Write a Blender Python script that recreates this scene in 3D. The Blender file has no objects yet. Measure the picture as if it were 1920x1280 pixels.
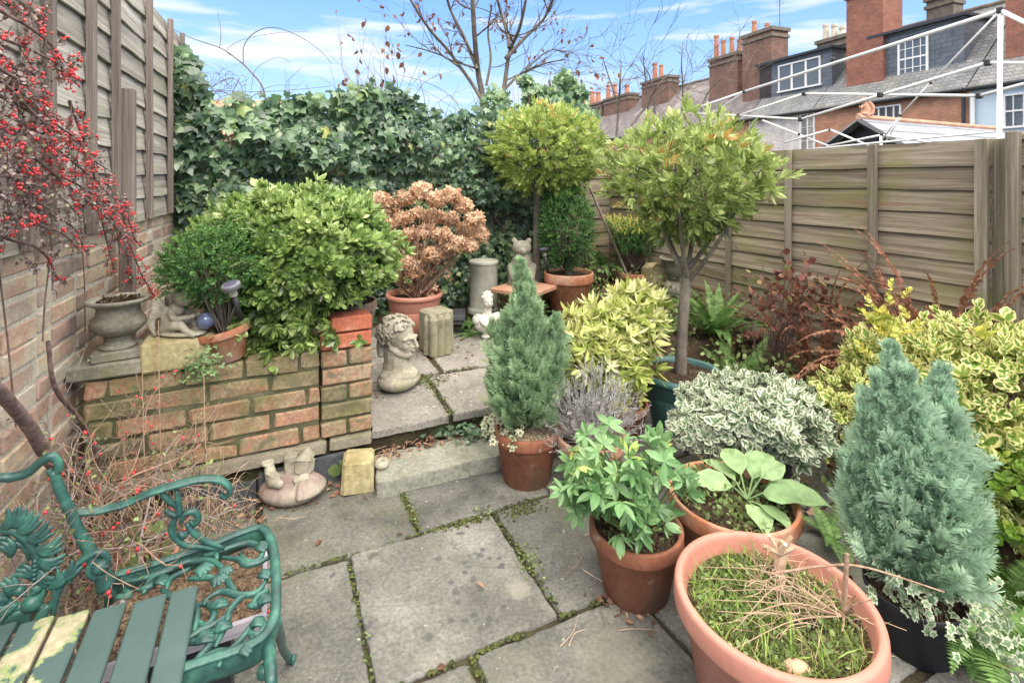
import bpy, math, random
import numpy as np
from mathutils import Vector, Matrix
C = bpy.context.scene.collection
sc = bpy.context.scene
# ------------------------------------------------------------------ camera
cam = bpy.data.objects.new('camera', bpy.data.cameras.new('camera'))
C.objects.link(cam); sc.camera = cam
cam.location = (0, 0, 1.4); cam.rotation_euler = (math.radians(90), 0, 0)
cam.data.lens = 18; cam.data.sensor_width = 36; cam.data.shift_y = -0.1589
cam.data.clip_start = 0.05; cam.data.clip_end = 5000
# ------------------------------------------------------------------ light
SUN_EL, SUN_AZ = math.radians(48), math.radians(150)      # azimuth clockwise from +Y
w = bpy.data.worlds.new('World'); sc.world = w; w.use_nodes = True
nt = w.node_tree; N = nt.nodes; L = nt.links
for n in list(N): N.remove(n)
out = N.new('ShaderNodeOutputWorld'); bg = N.new('ShaderNodeBackground')
sky = N.new('ShaderNodeTexSky'); sky.sky_type = 'NISHITA'; sky.sun_disc = False
sky.sun_elevation = SUN_EL; sky.sun_rotation = SUN_AZ
sky.air_density = 1.0; sky.dust_density = 0.6; sky.ozone_density = 2.2
tc = N.new('ShaderNodeTexCoord'); mp = N.new('ShaderNodeMapping'); mp.inputs['Scale'].default_value = (1.1, 1.1, 8.5); mp.inputs['Location'].default_value = (.35, .2, .4)
nz = N.new('ShaderNodeTexNoise'); nz.inputs['Scale'].default_value = 2.6; nz.inputs['Detail'].default_value = 7
nz.inputs['Roughness'].default_value = 0.55; nz.inputs['Distortion'].default_value = 0.5
rp = N.new('ShaderNodeValToRGB'); rp.color_ramp.elements[0].position = 0.50; rp.color_ramp.elements[1].position = 0.66
sx = N.new('ShaderNodeSeparateXYZ'); hz = N.new('ShaderNodeMapRange')
hz.inputs['From Min'].default_value = 0.30; hz.inputs['From Max'].default_value = 0.0
hz.inputs['To Min'].default_value = 0.0; hz.inputs['To Max'].default_value = 0.75
mx1 = N.new('ShaderNodeMix'); mx1.data_type = 'RGBA'; mx2 = N.new('ShaderNodeMix'); mx2.data_type = 'RGBA'
L.new(tc.outputs['Generated'], mp.inputs['Vector']); L.new(mp.outputs[0], nz.inputs['Vector'])
L.new(nz.outputs['Fac'], rp.inputs[0]); L.new(tc.outputs['Generated'], sx.inputs[0]); L.new(sx.outputs['Z'], hz.inputs['Value'])
L.new(hz.outputs[0], mx1.inputs['Factor']); mg0 = N.new('ShaderNodeMix'); mg0.data_type = 'RGBA'; mg0.blend_type = 'MULTIPLY'; mg0.inputs['Factor'].default_value = 1; mg0.inputs['B'].default_value = (.80, .93, 1.30, 1); L.new(sky.outputs[0], mg0.inputs['A']); L.new(mg0.outputs['Result'], mx1.inputs['A']); mx1.inputs['B'].default_value = (1.7, 2.2, 2.7, 1)
L.new(rp.outputs[0], mx2.inputs['Factor']); gr = N.new('ShaderNodeValToRGB'); ge = gr.color_ramp.elements; ge[0].position = 0.0; ge[0].color = (.70, .82, .93, 1); ge[1].position = .36; ge[1].color = (.18, .42, .90, 1); e3 = ge.new(.12); e3.color = (.46, .68, .94, 1)
gm = N.new('ShaderNodeMix'); gm.data_type = 'RGBA'; gm.blend_type = 'MULTIPLY'; gm.inputs['Factor'].default_value = 1; gm.inputs['B'].default_value = (2.85, 2.85, 2.85, 1); L.new(sx.outputs['Z'], gr.inputs[0]); L.new(gr.outputs[0], gm.inputs['A'])
gx = N.new('ShaderNodeMix'); gx.data_type = 'RGBA'; gx.inputs['Factor'].default_value = .8; L.new(mx1.outputs['Result'], gx.inputs['A']); L.new(gm.outputs['Result'], gx.inputs['B']); L.new(gx.outputs['Result'], mx2.inputs['A']); mx2.inputs['B'].default_value = (2.5, 2.62, 2.7, 1)
mx3 = N.new('ShaderNodeMix'); mx3.data_type = 'RGBA'; hi = N.new('ShaderNodeMapRange'); hi.inputs['From Min'].default_value = 0.36; hi.inputs['From Max'].default_value = 0.56; hi.inputs['To Max'].default_value = 0.9
L.new(sx.outputs['Z'], hi.inputs['Value']); L.new(hi.outputs[0], mx3.inputs['Factor']); L.new(mx2.outputs['Result'], mx3.inputs['A']); mx3.inputs['B'].default_value = (10.5, 9.7, 8.6, 1)   # unseen cloud deck added above the view for bright, soft, warm fill light
L.new(mx3.outputs['Result'], bg.inputs['Color']); bg.inputs['Strength'].default_value = 0.15
L.new(bg.outputs[0], out.inputs[0])
sun = bpy.data.objects.new('sun', bpy.data.lights.new('sun', 'SUN')); C.objects.link(sun)
sun.data.energy = 1.15; sun.data.angle = math.radians(40); sun.data.color = (1, 0.91, 0.78)
sdir = Vector((math.sin(SUN_AZ)*math.cos(SUN_EL), math.cos(SUN_AZ)*math.cos(SUN_EL), math.sin(SUN_EL)))
sun.rotation_euler = sdir.to_track_quat('Z', 'Y').to_euler()
sc.view_settings.view_transform = 'Standard'; sc.view_settings.look = 'None'
sc.view_settings.exposure = 1.5; sc.view_settings.gamma = 1; sc.view_settings.use_curve_mapping = False
sc.cycles.max_bounces = 6; sc.cycles.diffuse_bounces = 3; sc.cycles.transparent_max_bounces = 6
# ------------------------------------------------------------------ coordinates
TH = math.radians(25.4); cT, sT = math.cos(TH), math.sin(TH)
U = np.array([cT, sT, 0.0]); Vd = np.array([-sT, cT, 0.0])
A = np.array
def G(px, py, z=0.0):                     # where the sight line meets the height z
    Y = (1.4-z)*960/(py-335); return A([(px-960)/960*Y, Y, z])
def D(px, py, Y):                         # point at depth Y
    return A([(px-960)/960*Y, Y, 1.4-(py-335)/960*Y])
def UV(u, v, z=0.0): return u*U+v*Vd+A([0, 0, z])
def onV(px, py, v): return D(px, py, v/(cT-(px-960)/960*sT))
def onU(px, py, u): return D(px, py, u/((px-960)/960*cT+sT))
def wallY(px, k=1.0): return 0.916/((px-960)/-960-0.409)*k
def onW(px, py, k=1.0): return D(px, py, wallY(px, k))
def base(px, py, z, r):
    p = G(px, py, z); q = p*(p[1]+r)/p[1]; q[2] = z; return q
# ------------------------------------------------------------------ geometry kit
class Geo:
    def __init__(s): s.V = []; s.F = []; s.n = 0; s.R = []; s.E = []; s.M = []
    def add(s, v, faces, rnd=0.5, edge=0.0, mi=0):
        v = np.asarray(v, float).reshape(-1, 3); m = len(v)
        s.V.append(v); s.R.append(np.broadcast_to(np.asarray(rnd, float), (m,)).copy()); s.E.append(np.broadcast_to(np.asarray(edge, float), (m,)).copy())
        if isinstance(faces, np.ndarray): s.F.append(faces+s.n); s.M.append(np.full(len(faces), mi))
        else:
            by = {}
            for f in faces: by.setdefault(len(f), []).append(f)
            for k, fs in by.items(): s.F.append(np.array(fs, int)+s.n); s.M.append(np.full(len(fs), mi))
        s.n += m
    def inst(s, t, pos, R, sc_, rnd=0.5, mi=0):
        v, fl, tr, te = t; pos = np.asarray(pos, float); n = len(pos)
        if n == 0: return
        sc_ = np.asarray(sc_, float)
        if sc_.ndim == 0: sc_ = np.full((n, 3), float(sc_))
        elif sc_.ndim == 1: sc_ = np.repeat(sc_[:, None], 3, 1)
        W = np.einsum('nij,nmj->nmi', R, v[None]*sc_[:, None, :])+pos[:, None, :]
        m = len(v); off = s.n+np.arange(n)*m
        s.V.append(W.reshape(-1, 3)); rnd = np.broadcast_to(np.asarray(rnd, float), (n,))
        s.R.append(np.clip(rnd[:, None]+tr[None], 0, 1).ravel()); s.E.append(np.tile(te, n))
        for f in fl: s.F.append((f[None]+off[:, None, None]).reshape(-1, f.shape[1])); s.M.append(np.full(n*len(f), mi))
        s.n += n*m
    def build(s, name, mats, parent=None, smooth=False, loc=None):
        me = bpy.data.meshes.new(name)
        v = np.concatenate(s.V); org = A(parent.location) if parent is not None and loc is None else (A(loc) if loc is not None else np.zeros(3))
        wl = A(parent['_w']) if parent is not None and '_w' in parent else org
        if parent is not None and loc is None: org = wl
        v = v-org
        me.vertices.add(len(v)); me.vertices.foreach_set('co', v.astype('f').ravel())
        nl = sum(f.size for f in s.F); nf = sum(len(f) for f in s.F)
        me.loops.add(nl); me.polygons.add(nf)
        me.loops.foreach_set('vertex_index', np.concatenate([f.ravel() for f in s.F]).astype('i'))
        tot = np.concatenate([np.full(len(f), f.shape[1]) for f in s.F])
        me.polygons.foreach_set('loop_start', (np.cumsum(tot)-tot).astype('i'))
        me.polygons.foreach_set('material_index', np.concatenate(s.M).astype('i'))
        me.polygons.foreach_set('use_smooth', np.full(nf, bool(smooth)))
        me.update(calc_edges=True)
        for nm, ar in (('rnd', s.R), ('edge', s.E)):
            a = me.attributes.new(nm, 'FLOAT', 'POINT'); a.data.foreach_set('value', np.concatenate(ar).astype('f'))
        for m in (mats if isinstance(mats, (list, tuple)) else [mats]): me.materials.append(m)
        o = bpy.data.objects.new(name, me); C.objects.link(o)
        if parent is not None: o.parent = parent
        else: o.location = tuple(org)
        return o
def tag(o, label=None, cat=None, group=None, kind=None):
    if label: o['label'] = label
    if cat: o['category'] = cat
    if group: o['group'] = group
    if kind: o['kind'] = kind
    return o
def thing(name, label, cat, loc, group=None):
    o = bpy.data.objects.new(name, None); C.objects.link(o); o.location = tuple(loc); o.empty_display_size = 0.1
    return tag(o, label, cat, group)
def struct(g, name, m, smooth=False): return tag(g.build(name, m, smooth=smooth), kind='structure')
def nrm(a): return a/np.maximum(np.linalg.norm(a, axis=-1, keepdims=True), 1e-9)
def frames(y, z):                         # rotation: local y -> y, local z near z
    y = nrm(y); x = nrm(np.cross(y, z)); z = np.cross(x, y); return np.stack([x, y, z], -1)
def box(g, c, s, rz=0.0, rnd=0.5, mi=0, ax=None, bev=0.0, seed=0, jit=0):
    c = np.asarray(c, float); s = np.asarray(s, float)/2
    if ax is None: ax = [A([math.cos(rz), math.sin(rz), 0]), A([-math.sin(rz), math.cos(rz), 0]), A([0, 0, 1.0])]
    t = BRICK if bev else CUBE
    v = t[0]*s
    if bev:
        v = np.sign(t[0])*np.where(np.abs(t[0]) > .99, s, np.maximum(s-bev, s*.5))
    if jit: v = v+np.random.default_rng(seed).normal(0, jit, v.shape)
    v = v[:, :1]*ax[0]+v[:, 1:2]*ax[1]+v[:, 2:]*ax[2]+c
    for f in t[1]: pass
    faces = [tuple(r) for f in t[1] for r in f]
    g.add(v, faces, rnd, 0, mi)
def T(v, faces, tr=None, te=None):
    v = np.array(v, float); by = {}
    for f in faces: by.setdefault(len(f), []).append(f)
    return (v, [np.array(x, int) for x in by.values()], np.zeros(len(v)) if tr is None else np.array(tr, float), np.zeros(len(v)) if te is None else np.array(te, float))
CUBE = T([(x, y, z) for x in (-1, 1) for y in (-1, 1) for z in (-1, 1)], [(0, 1, 3, 2), (4, 6, 7, 5), (0, 4, 5, 1), (2, 3, 7, 6), (0, 2, 6, 4), (1, 5, 7, 3)])
def _bevcube():
    V_ = []; idx = {}
    for sx_ in (-1, 1):
        for sy in (-1, 1):
            for sz in (-1, 1):
                for k in range(3):
                    p = [sx_*.9, sy*.9, sz*.9]; p[k] = (sx_, sy, sz)[k]; idx[(sx_, sy, sz, k)] = len(V_); V_.append(p)
    F_ = []
    for k in range(3):
        a, b = [i for i in range(3) if i != k]
        for s_ in (-1, 1):
            q = []
            for sa, sb in ((-1, -1), (1, -1), (1, 1), (-1, 1)):
                t = [0, 0, 0]; t[k] = s_; t[a] = sa; t[b] = sb; q.append(idx[(*t, k)])
            if (s_ == 1) != (k != 1): q = q[::-1]
            F_.append(tuple(q))
    for k in range(3):                     # edges along k
        a, b = [i for i in range(3) if i != k]
        for sa in (-1, 1):
            for sb in (-1, 1):
                def P(sk, f):
                    t = [0, 0, 0]; t[k] = sk; t[a] = sa; t[b] = sb; return idx[(*t, f)]
                F_.append((P(-1, a), P(1, a), P(1, b), P(-1, b)))
    for sx_ in (-1, 1):
        for sy in (-1, 1):
            for sz in (-1, 1): F_.append(tuple(idx[(sx_, sy, sz, k)] for k in range(3)))
    return T(V_, F_)
BRICK = _bevcube()
def sphere_t(n=10, m=6):
    v = [(0, 0, 1)]+[(math.sin(math.pi*i/m)*math.cos(2*math.pi*j/n), math.sin(math.pi*i/m)*math.sin(2*math.pi*j/n), math.cos(math.pi*i/m)) for i in range(1, m) for j in range(n)]+[(0, 0, -1)]
    f = [(0, 1+j, 1+(j+1) % n) for j in range(n)]
    for i in range(m-2):
        for j in range(n): a = 1+i*n; f.append((a+j, a+n+j, a+n+(j+1) % n, a+(j+1) % n))
    a = 1+(m-2)*n; f += [(a+(j+1) % n, a+j, len(v)-1) for j in range(n)]
    return T(v, f)
SPH = sphere_t(20, 12); BALL = sphere_t(6, 4)
I3 = np.eye(3)
def ell(g, c, r, R=None, rnd=0.5, mi=0, t=None):
    g.inst(t or SPH, [c], [I3 if R is None else R], np.array([r if hasattr(r, '__len__') else (r, r, r)], float), rnd, mi)
def rotm(ax, ang): return np.array(Matrix.Rotation(ang, 3, ax))
def tube(g, pts, rad, n=6, rnd=0.5, mi=0, cap=True, flat=None):
    P = np.array(pts, float); m = len(P)
    r = np.broadcast_to(np.array(rad, float), (m,)) if np.ndim(rad) == 0 or len(rad) == m else np.interp(np.linspace(0, 1, m), np.linspace(0, 1, len(rad)), rad)
    t = nrm(np.gradient(P, axis=0)); up = A([0, 0, 1.0]) if abs(t[0][2]) < .9 else A([1.0, 0, 0])
    x = nrm(np.cross(t[0], up)); fr = []
    for i in range(m):
        x = nrm(x-t[i]*np.dot(x, t[i])); fr.append((x, np.cross(t[i], x)))
    an = np.arange(n)*2*math.pi/n; ca, sa = np.cos(an), np.sin(an)
    v = []
    for i in range(m):
        X, Y = fr[i]
        if flat is not None:              # flat = (vector, factor): widen along one direction
            off = r[i]*(ca[:, None]*X+sa[:, None]*Y); fv, ff = flat; off = off+np.outer(off@fv, fv)*(ff-1)
            v.append(P[i]+off)
        else: v.append(P[i]+r[i]*(ca[:, None]*X+sa[:, None]*Y))
    v = np.concatenate(v); i = np.arange(m-1)[:, None]*n; j = np.arange(n)[None]
    q = np.stack([i+j, i+(j+1) % n, i+n+(j+1) % n, i+n+j], -1).reshape(-1, 4)
    g.add(v, q, rnd, 0, mi)
    if cap and n >= 4:
        g.F.append(np.array([list(range(n))[::-1]])+g.n-m*n); g.M.append(np.full(1, mi))
        g.F.append(np.array([list(range(n))])+g.n-n); g.M.append(np.full(1, mi))
def smooth_path(pts, k=6):
    P = np.array(pts, float); m = len(P)
    if m < 3: return P
    Q = np.vstack([2*P[0]-P[1], P, 2*P[-1]-P[-2]]); o = []
    for i in range(m-1):
        a, b, c, d = Q[i:i+4]
        for t in np.linspace(0, 1, k, endpoint=False): o.append(.5*((2*b)+(-a+c)*t+(2*a-5*b+4*c-d)*t*t+(-a+3*b-3*c+d)*t**3))
    o.append(P[-1]); return np.array(o)
def lathe(g, prof, c=(0, 0, 0), n=48, rnd=0.5, mi=0, rib=None, bev=0.0025, ax=None):
    p = [tuple(x) for x in prof]
    if bev:
        q = [p[0]]
        for i in range(1, len(p)-1):
            a, b, d = A(p[i-1]), A(p[i]), A(p[i+1]); la = np.linalg.norm(a-b); ld = np.linalg.norm(d-b); e = min(bev, la*.4, ld*.4)
            q += [tuple(b+(a-b)/max(la, 1e-9)*e), tuple(b+(d-b)/max(ld, 1e-9)*e)]
        q.append(p[-1]); p = q
    an = np.arange(n)*2*math.pi/n; v = []
    for r, z in p:
        rr = np.full(n, r)
        if rib and r > rib[2] and rib[0] < z < rib[1]: rr = rr-rib[3]*(np.abs(np.sin(an*rib[4]/2)) < .35)
        v.append(np.stack([rr*np.cos(an), rr*np.sin(an), np.full(n, z)], -1))
    v = np.concatenate(v)
    if ax is not None: v = v@ax.T
    v = v+np.asarray(c); m = len(p); i = np.arange(m-1)[:, None]*n; j = np.arange(n)[None]
    g.add(v, np.stack([i+j, i+(j+1) % n, i+n+(j+1) % n, i+n+j], -1).reshape(-1, 4), rnd, 0, mi)
def wob(p, s=1.0, ph=0.0):                # cheap smooth noise for arrays of points, about -1..1
    p = np.asarray(p)*s; x, y, z = p[..., 0], p[..., 1], p[..., 2]
    return (np.sin(1.7*x+2.3*y+ph)+np.sin(2.9*y-1.3*z+1.7*ph+1)+np.sin(3.1*z+1.9*x+2.1*ph+2)+.6*np.sin(5.3*x-4.1*y+3.7*z+ph))/3.6
# ------------------------------------------------------------------ materials
def newmat(name):
    m = bpy.data.materials.new(name); m.use_nodes = True; n = m.node_tree.nodes; l = m.node_tree.links
    return m, n, l, n['Principled BSDF']
def ramp(n, stops):
    r = n.new('ShaderNodeValToRGB'); e = r.color_ramp.elements
    while len(e) < len(stops): e.new(.5)
    for k, (p, c) in enumerate(stops): e[k].position = p; e[k].color = (*c, 1)
    return r
def noise(n, l, vec, scale, detail=5, rough=.6, dist=0.0):
    t = n.new('ShaderNodeTexNoise'); t.inputs['Scale'].default_value = scale; t.inputs['Detail'].default_value = detail
    t.inputs['Roughness'].default_value = rough; t.inputs['Distortion'].default_value = dist; l.new(vec, t.inputs['Vector']); return t.outputs['Fac']
def coords(n, l, scale=(1, 1, 1), rot=(0, 0, 0)):
    c = n.new('ShaderNodeTexCoord'); m = n.new('ShaderNodeMapping'); m.inputs['Scale'].default_value = scale; m.inputs['Rotation'].default_value = rot
    l.new(c.outputs['Object'], m.inputs['Vector']); return m.outputs[0]
def mix(n, l, f, a, b, mode='MIX'):
    m = n.new('ShaderNodeMix'); m.data_type = 'RGBA'; m.blend_type = mode
    for k, x in (('Factor', f), ('A', a), ('B', b)):
        if isinstance(x, (int, float)): m.inputs[k].default_value = x
        elif isinstance(x, tuple): m.inputs[k].default_value = (*x, 1)
        else: l.new(x, m.inputs[k])
    return m.outputs['Result']
def bump(n, l, b, h, strength, dist=0.01):
    u = n.new('ShaderNodeBump'); u.inputs['Strength'].default_value = strength; u.inputs['Distance'].default_value = dist
    l.new(h, u.inputs['Height']); l.new(u.outputs[0], b.inputs['Normal'])
def M_stone(name, stops, scale=3, rough=.9, bstr=.6, bscale=60, spots=None, moss=None, stretch=(1, 1, 1), attr=0.0, moss_s=2.0, moss_t=(.55, .68), fine=.35, rot=(0, 0, 0), spec=.3):
    m, n, l, b = newmat(name); v = coords(n, l, stretch, rot)
    f = noise(n, l, v, scale, 8, .62); r = ramp(n, stops)
    if attr:
        at = n.new('ShaderNodeAttribute'); at.attribute_name = 'rnd'; ma = n.new('ShaderNodeMath'); ma.operation = 'MULTIPLY_ADD'
        l.new(at.outputs['Fac'], ma.inputs[0]); ma.inputs[1].default_value = attr; mb = n.new('ShaderNodeMath'); mb.operation = 'SUBTRACT'
        l.new(f, mb.inputs[0]); mb.inputs[1].default_value = attr/2; l.new(mb.outputs[0], ma.inputs[2]); l.new(ma.outputs[0], r.inputs[0])
    else: l.new(f, r.inputs[0])
    col = r.outputs[0]
    g = noise(n, l, v, bscale, 4, .7); rg = ramp(n, [(.3, (1-fine,)*3), (.7, (1+fine*.4,)*3)]); l.new(g, rg.inputs[0]); col = mix(n, l, 1.0, col, rg.outputs[0], 'MULTIPLY')
    if spots:
        for (sc_, th, c) in spots:
            s_ = noise(n, l, v, sc_, 3, .5); rs = ramp(n, [(th, (0, 0, 0)), (th+.05, (1, 1, 1))]); l.new(s_, rs.inputs[0]); col = mix(n, l, rs.outputs[0], col, c)
    if moss:
        s_ = noise(n, l, v, moss_s, 6, .7); rs = ramp(n, [(moss_t[0], (0, 0, 0)), (moss_t[1], (1, 1, 1))]); l.new(s_, rs.inputs[0]); col = mix(n, l, rs.outputs[0], col, moss)
    l.new(col, b.inputs['Base Color']); b.inputs['Roughness'].default_value = rough; b.inputs['Specular IOR Level'].default_value = spec
    if bstr: bump(n, l, b, g, bstr, 0.004)
    return m
def M_leaf(name, stops, margin=None, th=.6, rough=.45, trans=.25, spec=.4, vary=.25, tip=None):
    m, n, l, b = newmat(name); at = n.new('ShaderNodeAttribute'); at.attribute_name = 'rnd'
    r = ramp(n, stops); l.new(at.outputs['Fac'], r.inputs[0]); col = r.outputs[0]
    v = coords(n, l); f = noise(n, l, v, 25, 3); rf = ramp(n, [(.3, (1-vary,)*3), (.7, (1+vary,)*3)]); l.new(f, rf.inputs[0]); col = mix(n, l, 1.0, col, rf.outputs[0], 'MULTIPLY')
    if margin:
        ae = n.new('ShaderNodeAttribute'); ae.attribute_name = 'edge'; f2 = noise(n, l, v, 60, 2)
        ma = n.new('ShaderNodeMath'); ma.operation = 'MULTIPLY_ADD'; l.new(f2, ma.inputs[0]); ma.inputs[1].default_value = .5; l.new(ae.outputs['Fac'], ma.inputs[2])
        rm = ramp(n, [(min(.97, th+.2), (0, 0, 0)), (min(1.0, th+.27), (1, 1, 1))]); l.new(ma.outputs[0], rm.inputs[0]); col = mix(n, l, rm.outputs[0], col, margin)
    l.new(col, b.inputs['Base Color']); b.inputs['Roughness'].default_value = rough; b.inputs['Specular IOR Level'].default_value = spec
    if trans:
        tr = n.new('ShaderNodeBsdfTranslucent'); l.new(col, tr.inputs[0]); ms = n.new('ShaderNodeMixShader'); ms.inputs[0].default_value = trans
        l.new(b.outputs[0], ms.inputs[1]); l.new(tr.outputs[0], ms.inputs[2]); l.new(ms.outputs[0], n['Material Output'].inputs[0])
    return m
def M_flat(name, c, rough=.6, spec=.4, metal=0, vary=.12, scale=8, bstr=0.15, bscale=80):
    m, n, l, b = newmat(name); v = coords(n, l); f = noise(n, l, v, scale, 6, .6); r = ramp(n, [(.3, tuple(x*(1-vary) for x in c)), (.7, tuple(min(1, x*(1+vary)) for x in c))]); l.new(f, r.inputs[0])
    l.new(r.outputs[0], b.inputs['Base Color']); b.inputs['Roughness'].default_value = rough; b.inputs['Metallic'].default_value = metal; b.inputs['Specular IOR Level'].default_value = spec
    if bstr: bump(n, l, b, noise(n, l, v, bscale, 3), bstr, 0.002)
    return m
def M_wood(name, stops, along=(1, 0, 0), rot=0.0, green=None, red=None, rough=.85, grain=1.0, gt=(.5, .66), vert=False):
    m, n, l, b = newmat(name); v = coords(n, l, (26, 26, .9) if vert else (.75, 14, 24), (0, 0, rot)); at = n.new('ShaderNodeAttribute'); at.attribute_name = 'rnd'
    cm = n.new('ShaderNodeVectorMath'); cm.operation = 'ADD'; cx = n.new('ShaderNodeCombineXYZ'); mu = n.new('ShaderNodeMath'); mu.operation = 'MULTIPLY'; mu.inputs[1].default_value = 37
    l.new(at.outputs['Fac'], mu.inputs[0]); l.new(mu.outputs[0], cx.inputs[0]); l.new(mu.outputs[0], cx.inputs[1]); l.new(v, cm.inputs[0]); l.new(cx.outputs[0], cm.inputs[1]); vv = cm.outputs[0]
    f = noise(n, l, vv, 1.5*grain, 9, .7, .55); r = ramp(n, stops); l.new(f, r.inputs[0]); col = r.outputs[0]
    fine = n.new('ShaderNodeMapping'); fine.inputs['Scale'].default_value = (3.0, 3.0, 1.1) if vert else (1.1, 3, 3.0); l.new(vv, fine.inputs[0]); g = noise(n, l, fine.outputs[0], 3, 7, .7, .2)
    rg = ramp(n, [(.32, (.58, .56, .54)), (.56, (1.1, 1.1, 1.1))]); l.new(g, rg.inputs[0]); col = mix(n, l, 1.0, col, rg.outputs[0], 'MULTIPLY')
    v0 = coords(n, l, (1, 1, 2.4), (0, 0, rot))
    if green:
        s_ = noise(n, l, v0, 1.8, 6, .65); rs = ramp(n, [(gt[0], (0, 0, 0)), (gt[1], (.75, .75, .75))]); l.new(s_, rs.inputs[0]); col = mix(n, l, rs.outputs[0], col, green)
    if red:
        s_ = noise(n, l, v, 1.1, 3, .5); rs = ramp(n, [(.63, (0, 0, 0)), (.72, (.7, .7, .7))]); l.new(s_, rs.inputs[0]); col = mix(n, l, rs.outputs[0], col, red)
    rv = ramp(n, [(0, (.8, .8, .8)), (1, (1.15, 1.15, 1.15))]); l.new(at.outputs['Fac'], rv.inputs[0]); col = mix(n, l, 1.0, col, rv.outputs[0], 'MULTIPLY')
    l.new(col, b.inputs['Base Color']); b.inputs['Roughness'].default_value = rough; b.inputs['Specular IOR Level'].default_value = .25
    bump(n, l, b, g, .5, 0.004); return m
def M_course(name, c1, c2, mortar, bw, bh, ms=.01, rough=.85, off=.5, moss=None, zs=1.0, mt=(.55, .7)):   # coursed far surfaces: x+y along, z up
    m, n, l, b = newmat(name); tc_ = n.new('ShaderNodeTexCoord'); s = n.new('ShaderNodeSeparateXYZ'); l.new(tc_.outputs['Object'], s.inputs[0])
    a = n.new('ShaderNodeMath'); a.operation = 'ADD'; l.new(s.outputs[0], a.inputs[0]); l.new(s.outputs[1], a.inputs[1]) if zs == 1.0 else a.inputs.__getitem__(1).__setattr__('default_value', 0)
    zz = n.new('ShaderNodeMath'); zz.operation = 'MULTIPLY'; zz.inputs[1].default_value = zs; l.new(s.outputs[2], zz.inputs[0])
    c = n.new('ShaderNodeCombineXYZ'); l.new(a.outputs[0], c.inputs[0]); l.new(zz.outputs[0], c.inputs[1])
    t = n.new('ShaderNodeTexBrick'); l.new(c.outputs[0], t.inputs['Vector']); t.inputs['Scale'].default_value = 1
    for k, x in (('Color1', c1), ('Color2', c2), ('Mortar', mortar)): t.inputs[k].default_value = (*x, 1)
    t.inputs['Mortar Size'].default_value = ms; t.inputs['Brick Width'].default_value = bw; t.inputs['Row Height'].default_value = bh; t.inputs['Mortar Smooth'].default_value = .2; t.offset = off
    v = coords(n, l); f = noise(n, l, v, 1.7, 7, .7); r = ramp(n, [(.3, (.62, .62, .64)), (.7, (1.25, 1.22, 1.2))]); l.new(f, r.inputs[0]); col = mix(n, l, 1.0, t.outputs['Color'], r.outputs[0], 'MULTIPLY')
    if moss:
        s_ = noise(n, l, v, .6, 5, .6); rs = ramp(n, [(mt[0], (0, 0, 0)), (mt[1], (.85, .85, .85))]); l.new(s_, rs.inputs[0]); col = mix(n, l, rs.outputs[0], col, moss)
    l.new(col, b.inputs['Base Color']); b.inputs['Roughness'].default_value = rough
    iv = n.new('ShaderNodeMath'); iv.operation = 'SUBTRACT'; iv.inputs[0].default_value = 1; l.new(t.outputs['Fac'], iv.inputs[1]); bump(n, l, b, iv.outputs[0], .6, .02)
    return m
# real-world base colours
m_slab = M_stone('paving_stone', [(.30, (.08, .081, .076)), (.44, (.138, .138, .128)), (.56, (.19, .189, .174)), (.72, (.285, .283, .262))], 3.4, bscale=75, spots=[(17.0, .655, (.095, .095, .10)), (7.0, .66, (.10, .098, .09)), (3.1, .69, (.34, .33, .26)), (42.0, .69, (.34, .335, .30))], moss=(.155, .165, .095), moss_s=1.3, moss_t=(.50, .78), attr=.12, fine=.45)
m_terrace = M_stone('terrace_stone', [(.3, (.20, .19, .17)), (.5, (.29, .275, .25)), (.72, (.38, .365, .33))], 3, bscale=70, spots=[(30, .64, (.42, .41, .37)), (3.6, .66, (.21, .22, .14))], attr=.2, fine=.45)
m_step = M_stone('step_stone', [(.3, (.20, .205, .165)), (.5, (.29, .295, .245)), (.7, (.38, .38, .33))], 6, bscale=60, moss=(.20, .22, .14), moss_s=2.5, moss_t=(.58,.8), fine=.4)
m_soil = M_stone('soil', [(.3, (.035, .022, .014)), (.55, (.085, .058, .038)), (.75, (.16, .115, .08))], 28, bstr=1, bscale=120, fine=.5)
m_joint = M_stone('joint_soil', [(.3, (.028, .024, .015)), (.5, (.06, .05, .03)), (.72, (.075, .09, .03))], 9, bstr=1, bscale=150)
m_ground = M_stone('ground_soil', [(.3, (.05, .042, .03)), (.55, (.10, .085, .05)), (.75, (.09, .12, .045))], 4, bstr=1, bscale=60)
m_moss = M_leaf('moss', [(0, (.03, .032, .014)), (.5, (.05, .06, .018)), (1, (.105, .125, .03))], trans=0, rough=.95)
BR = [(.18, (.15, .12, .10)), (.34, (.30, .16, .11)), (.46, (.42, .24, .17)), (.58, (.40, .33, .20)), (.70, (.52, .38, .28)), (.85, (.30, .28, .22))]
m_brickL = M_stone('old_brick', [(.16, (.30, .25, .22)), (.30, (.49, .33, .26)), (.42, (.44, .38, .33)), (.52, (.60, .50, .35)), (.62, (.52, .34, .26)), (.74, (.58, .50, .38)), (.88, (.54, .50, .43))], 5, bscale=70, attr=.75, fine=.25, moss=(.30, .31, .17), moss_s=1.6, moss_t=(.6, .8))
m_mortarL = M_stone('pale_mortar', [(.3, (.52, .49, .42)), (.7, (.72, .69, .61))], 8, bscale=90)
m_brickP = M_stone('mossy_brick', [(.14, (.17, .15, .10)), (.28, (.32, .26, .16)), (.42, (.40, .22, .15)), (.54, (.42, .34, .22)), (.66, (.45, .23, .16)), (.78, (.36, .30, .20)), (.92, (.43, .20, .14))], 9, bscale=60, attr=.6, fine=.5, spots=[(14, .62, (.19, .16, .11))], moss=(.13, .145, .05), moss_s=2.6, moss_t=(.41, .64))
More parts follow.
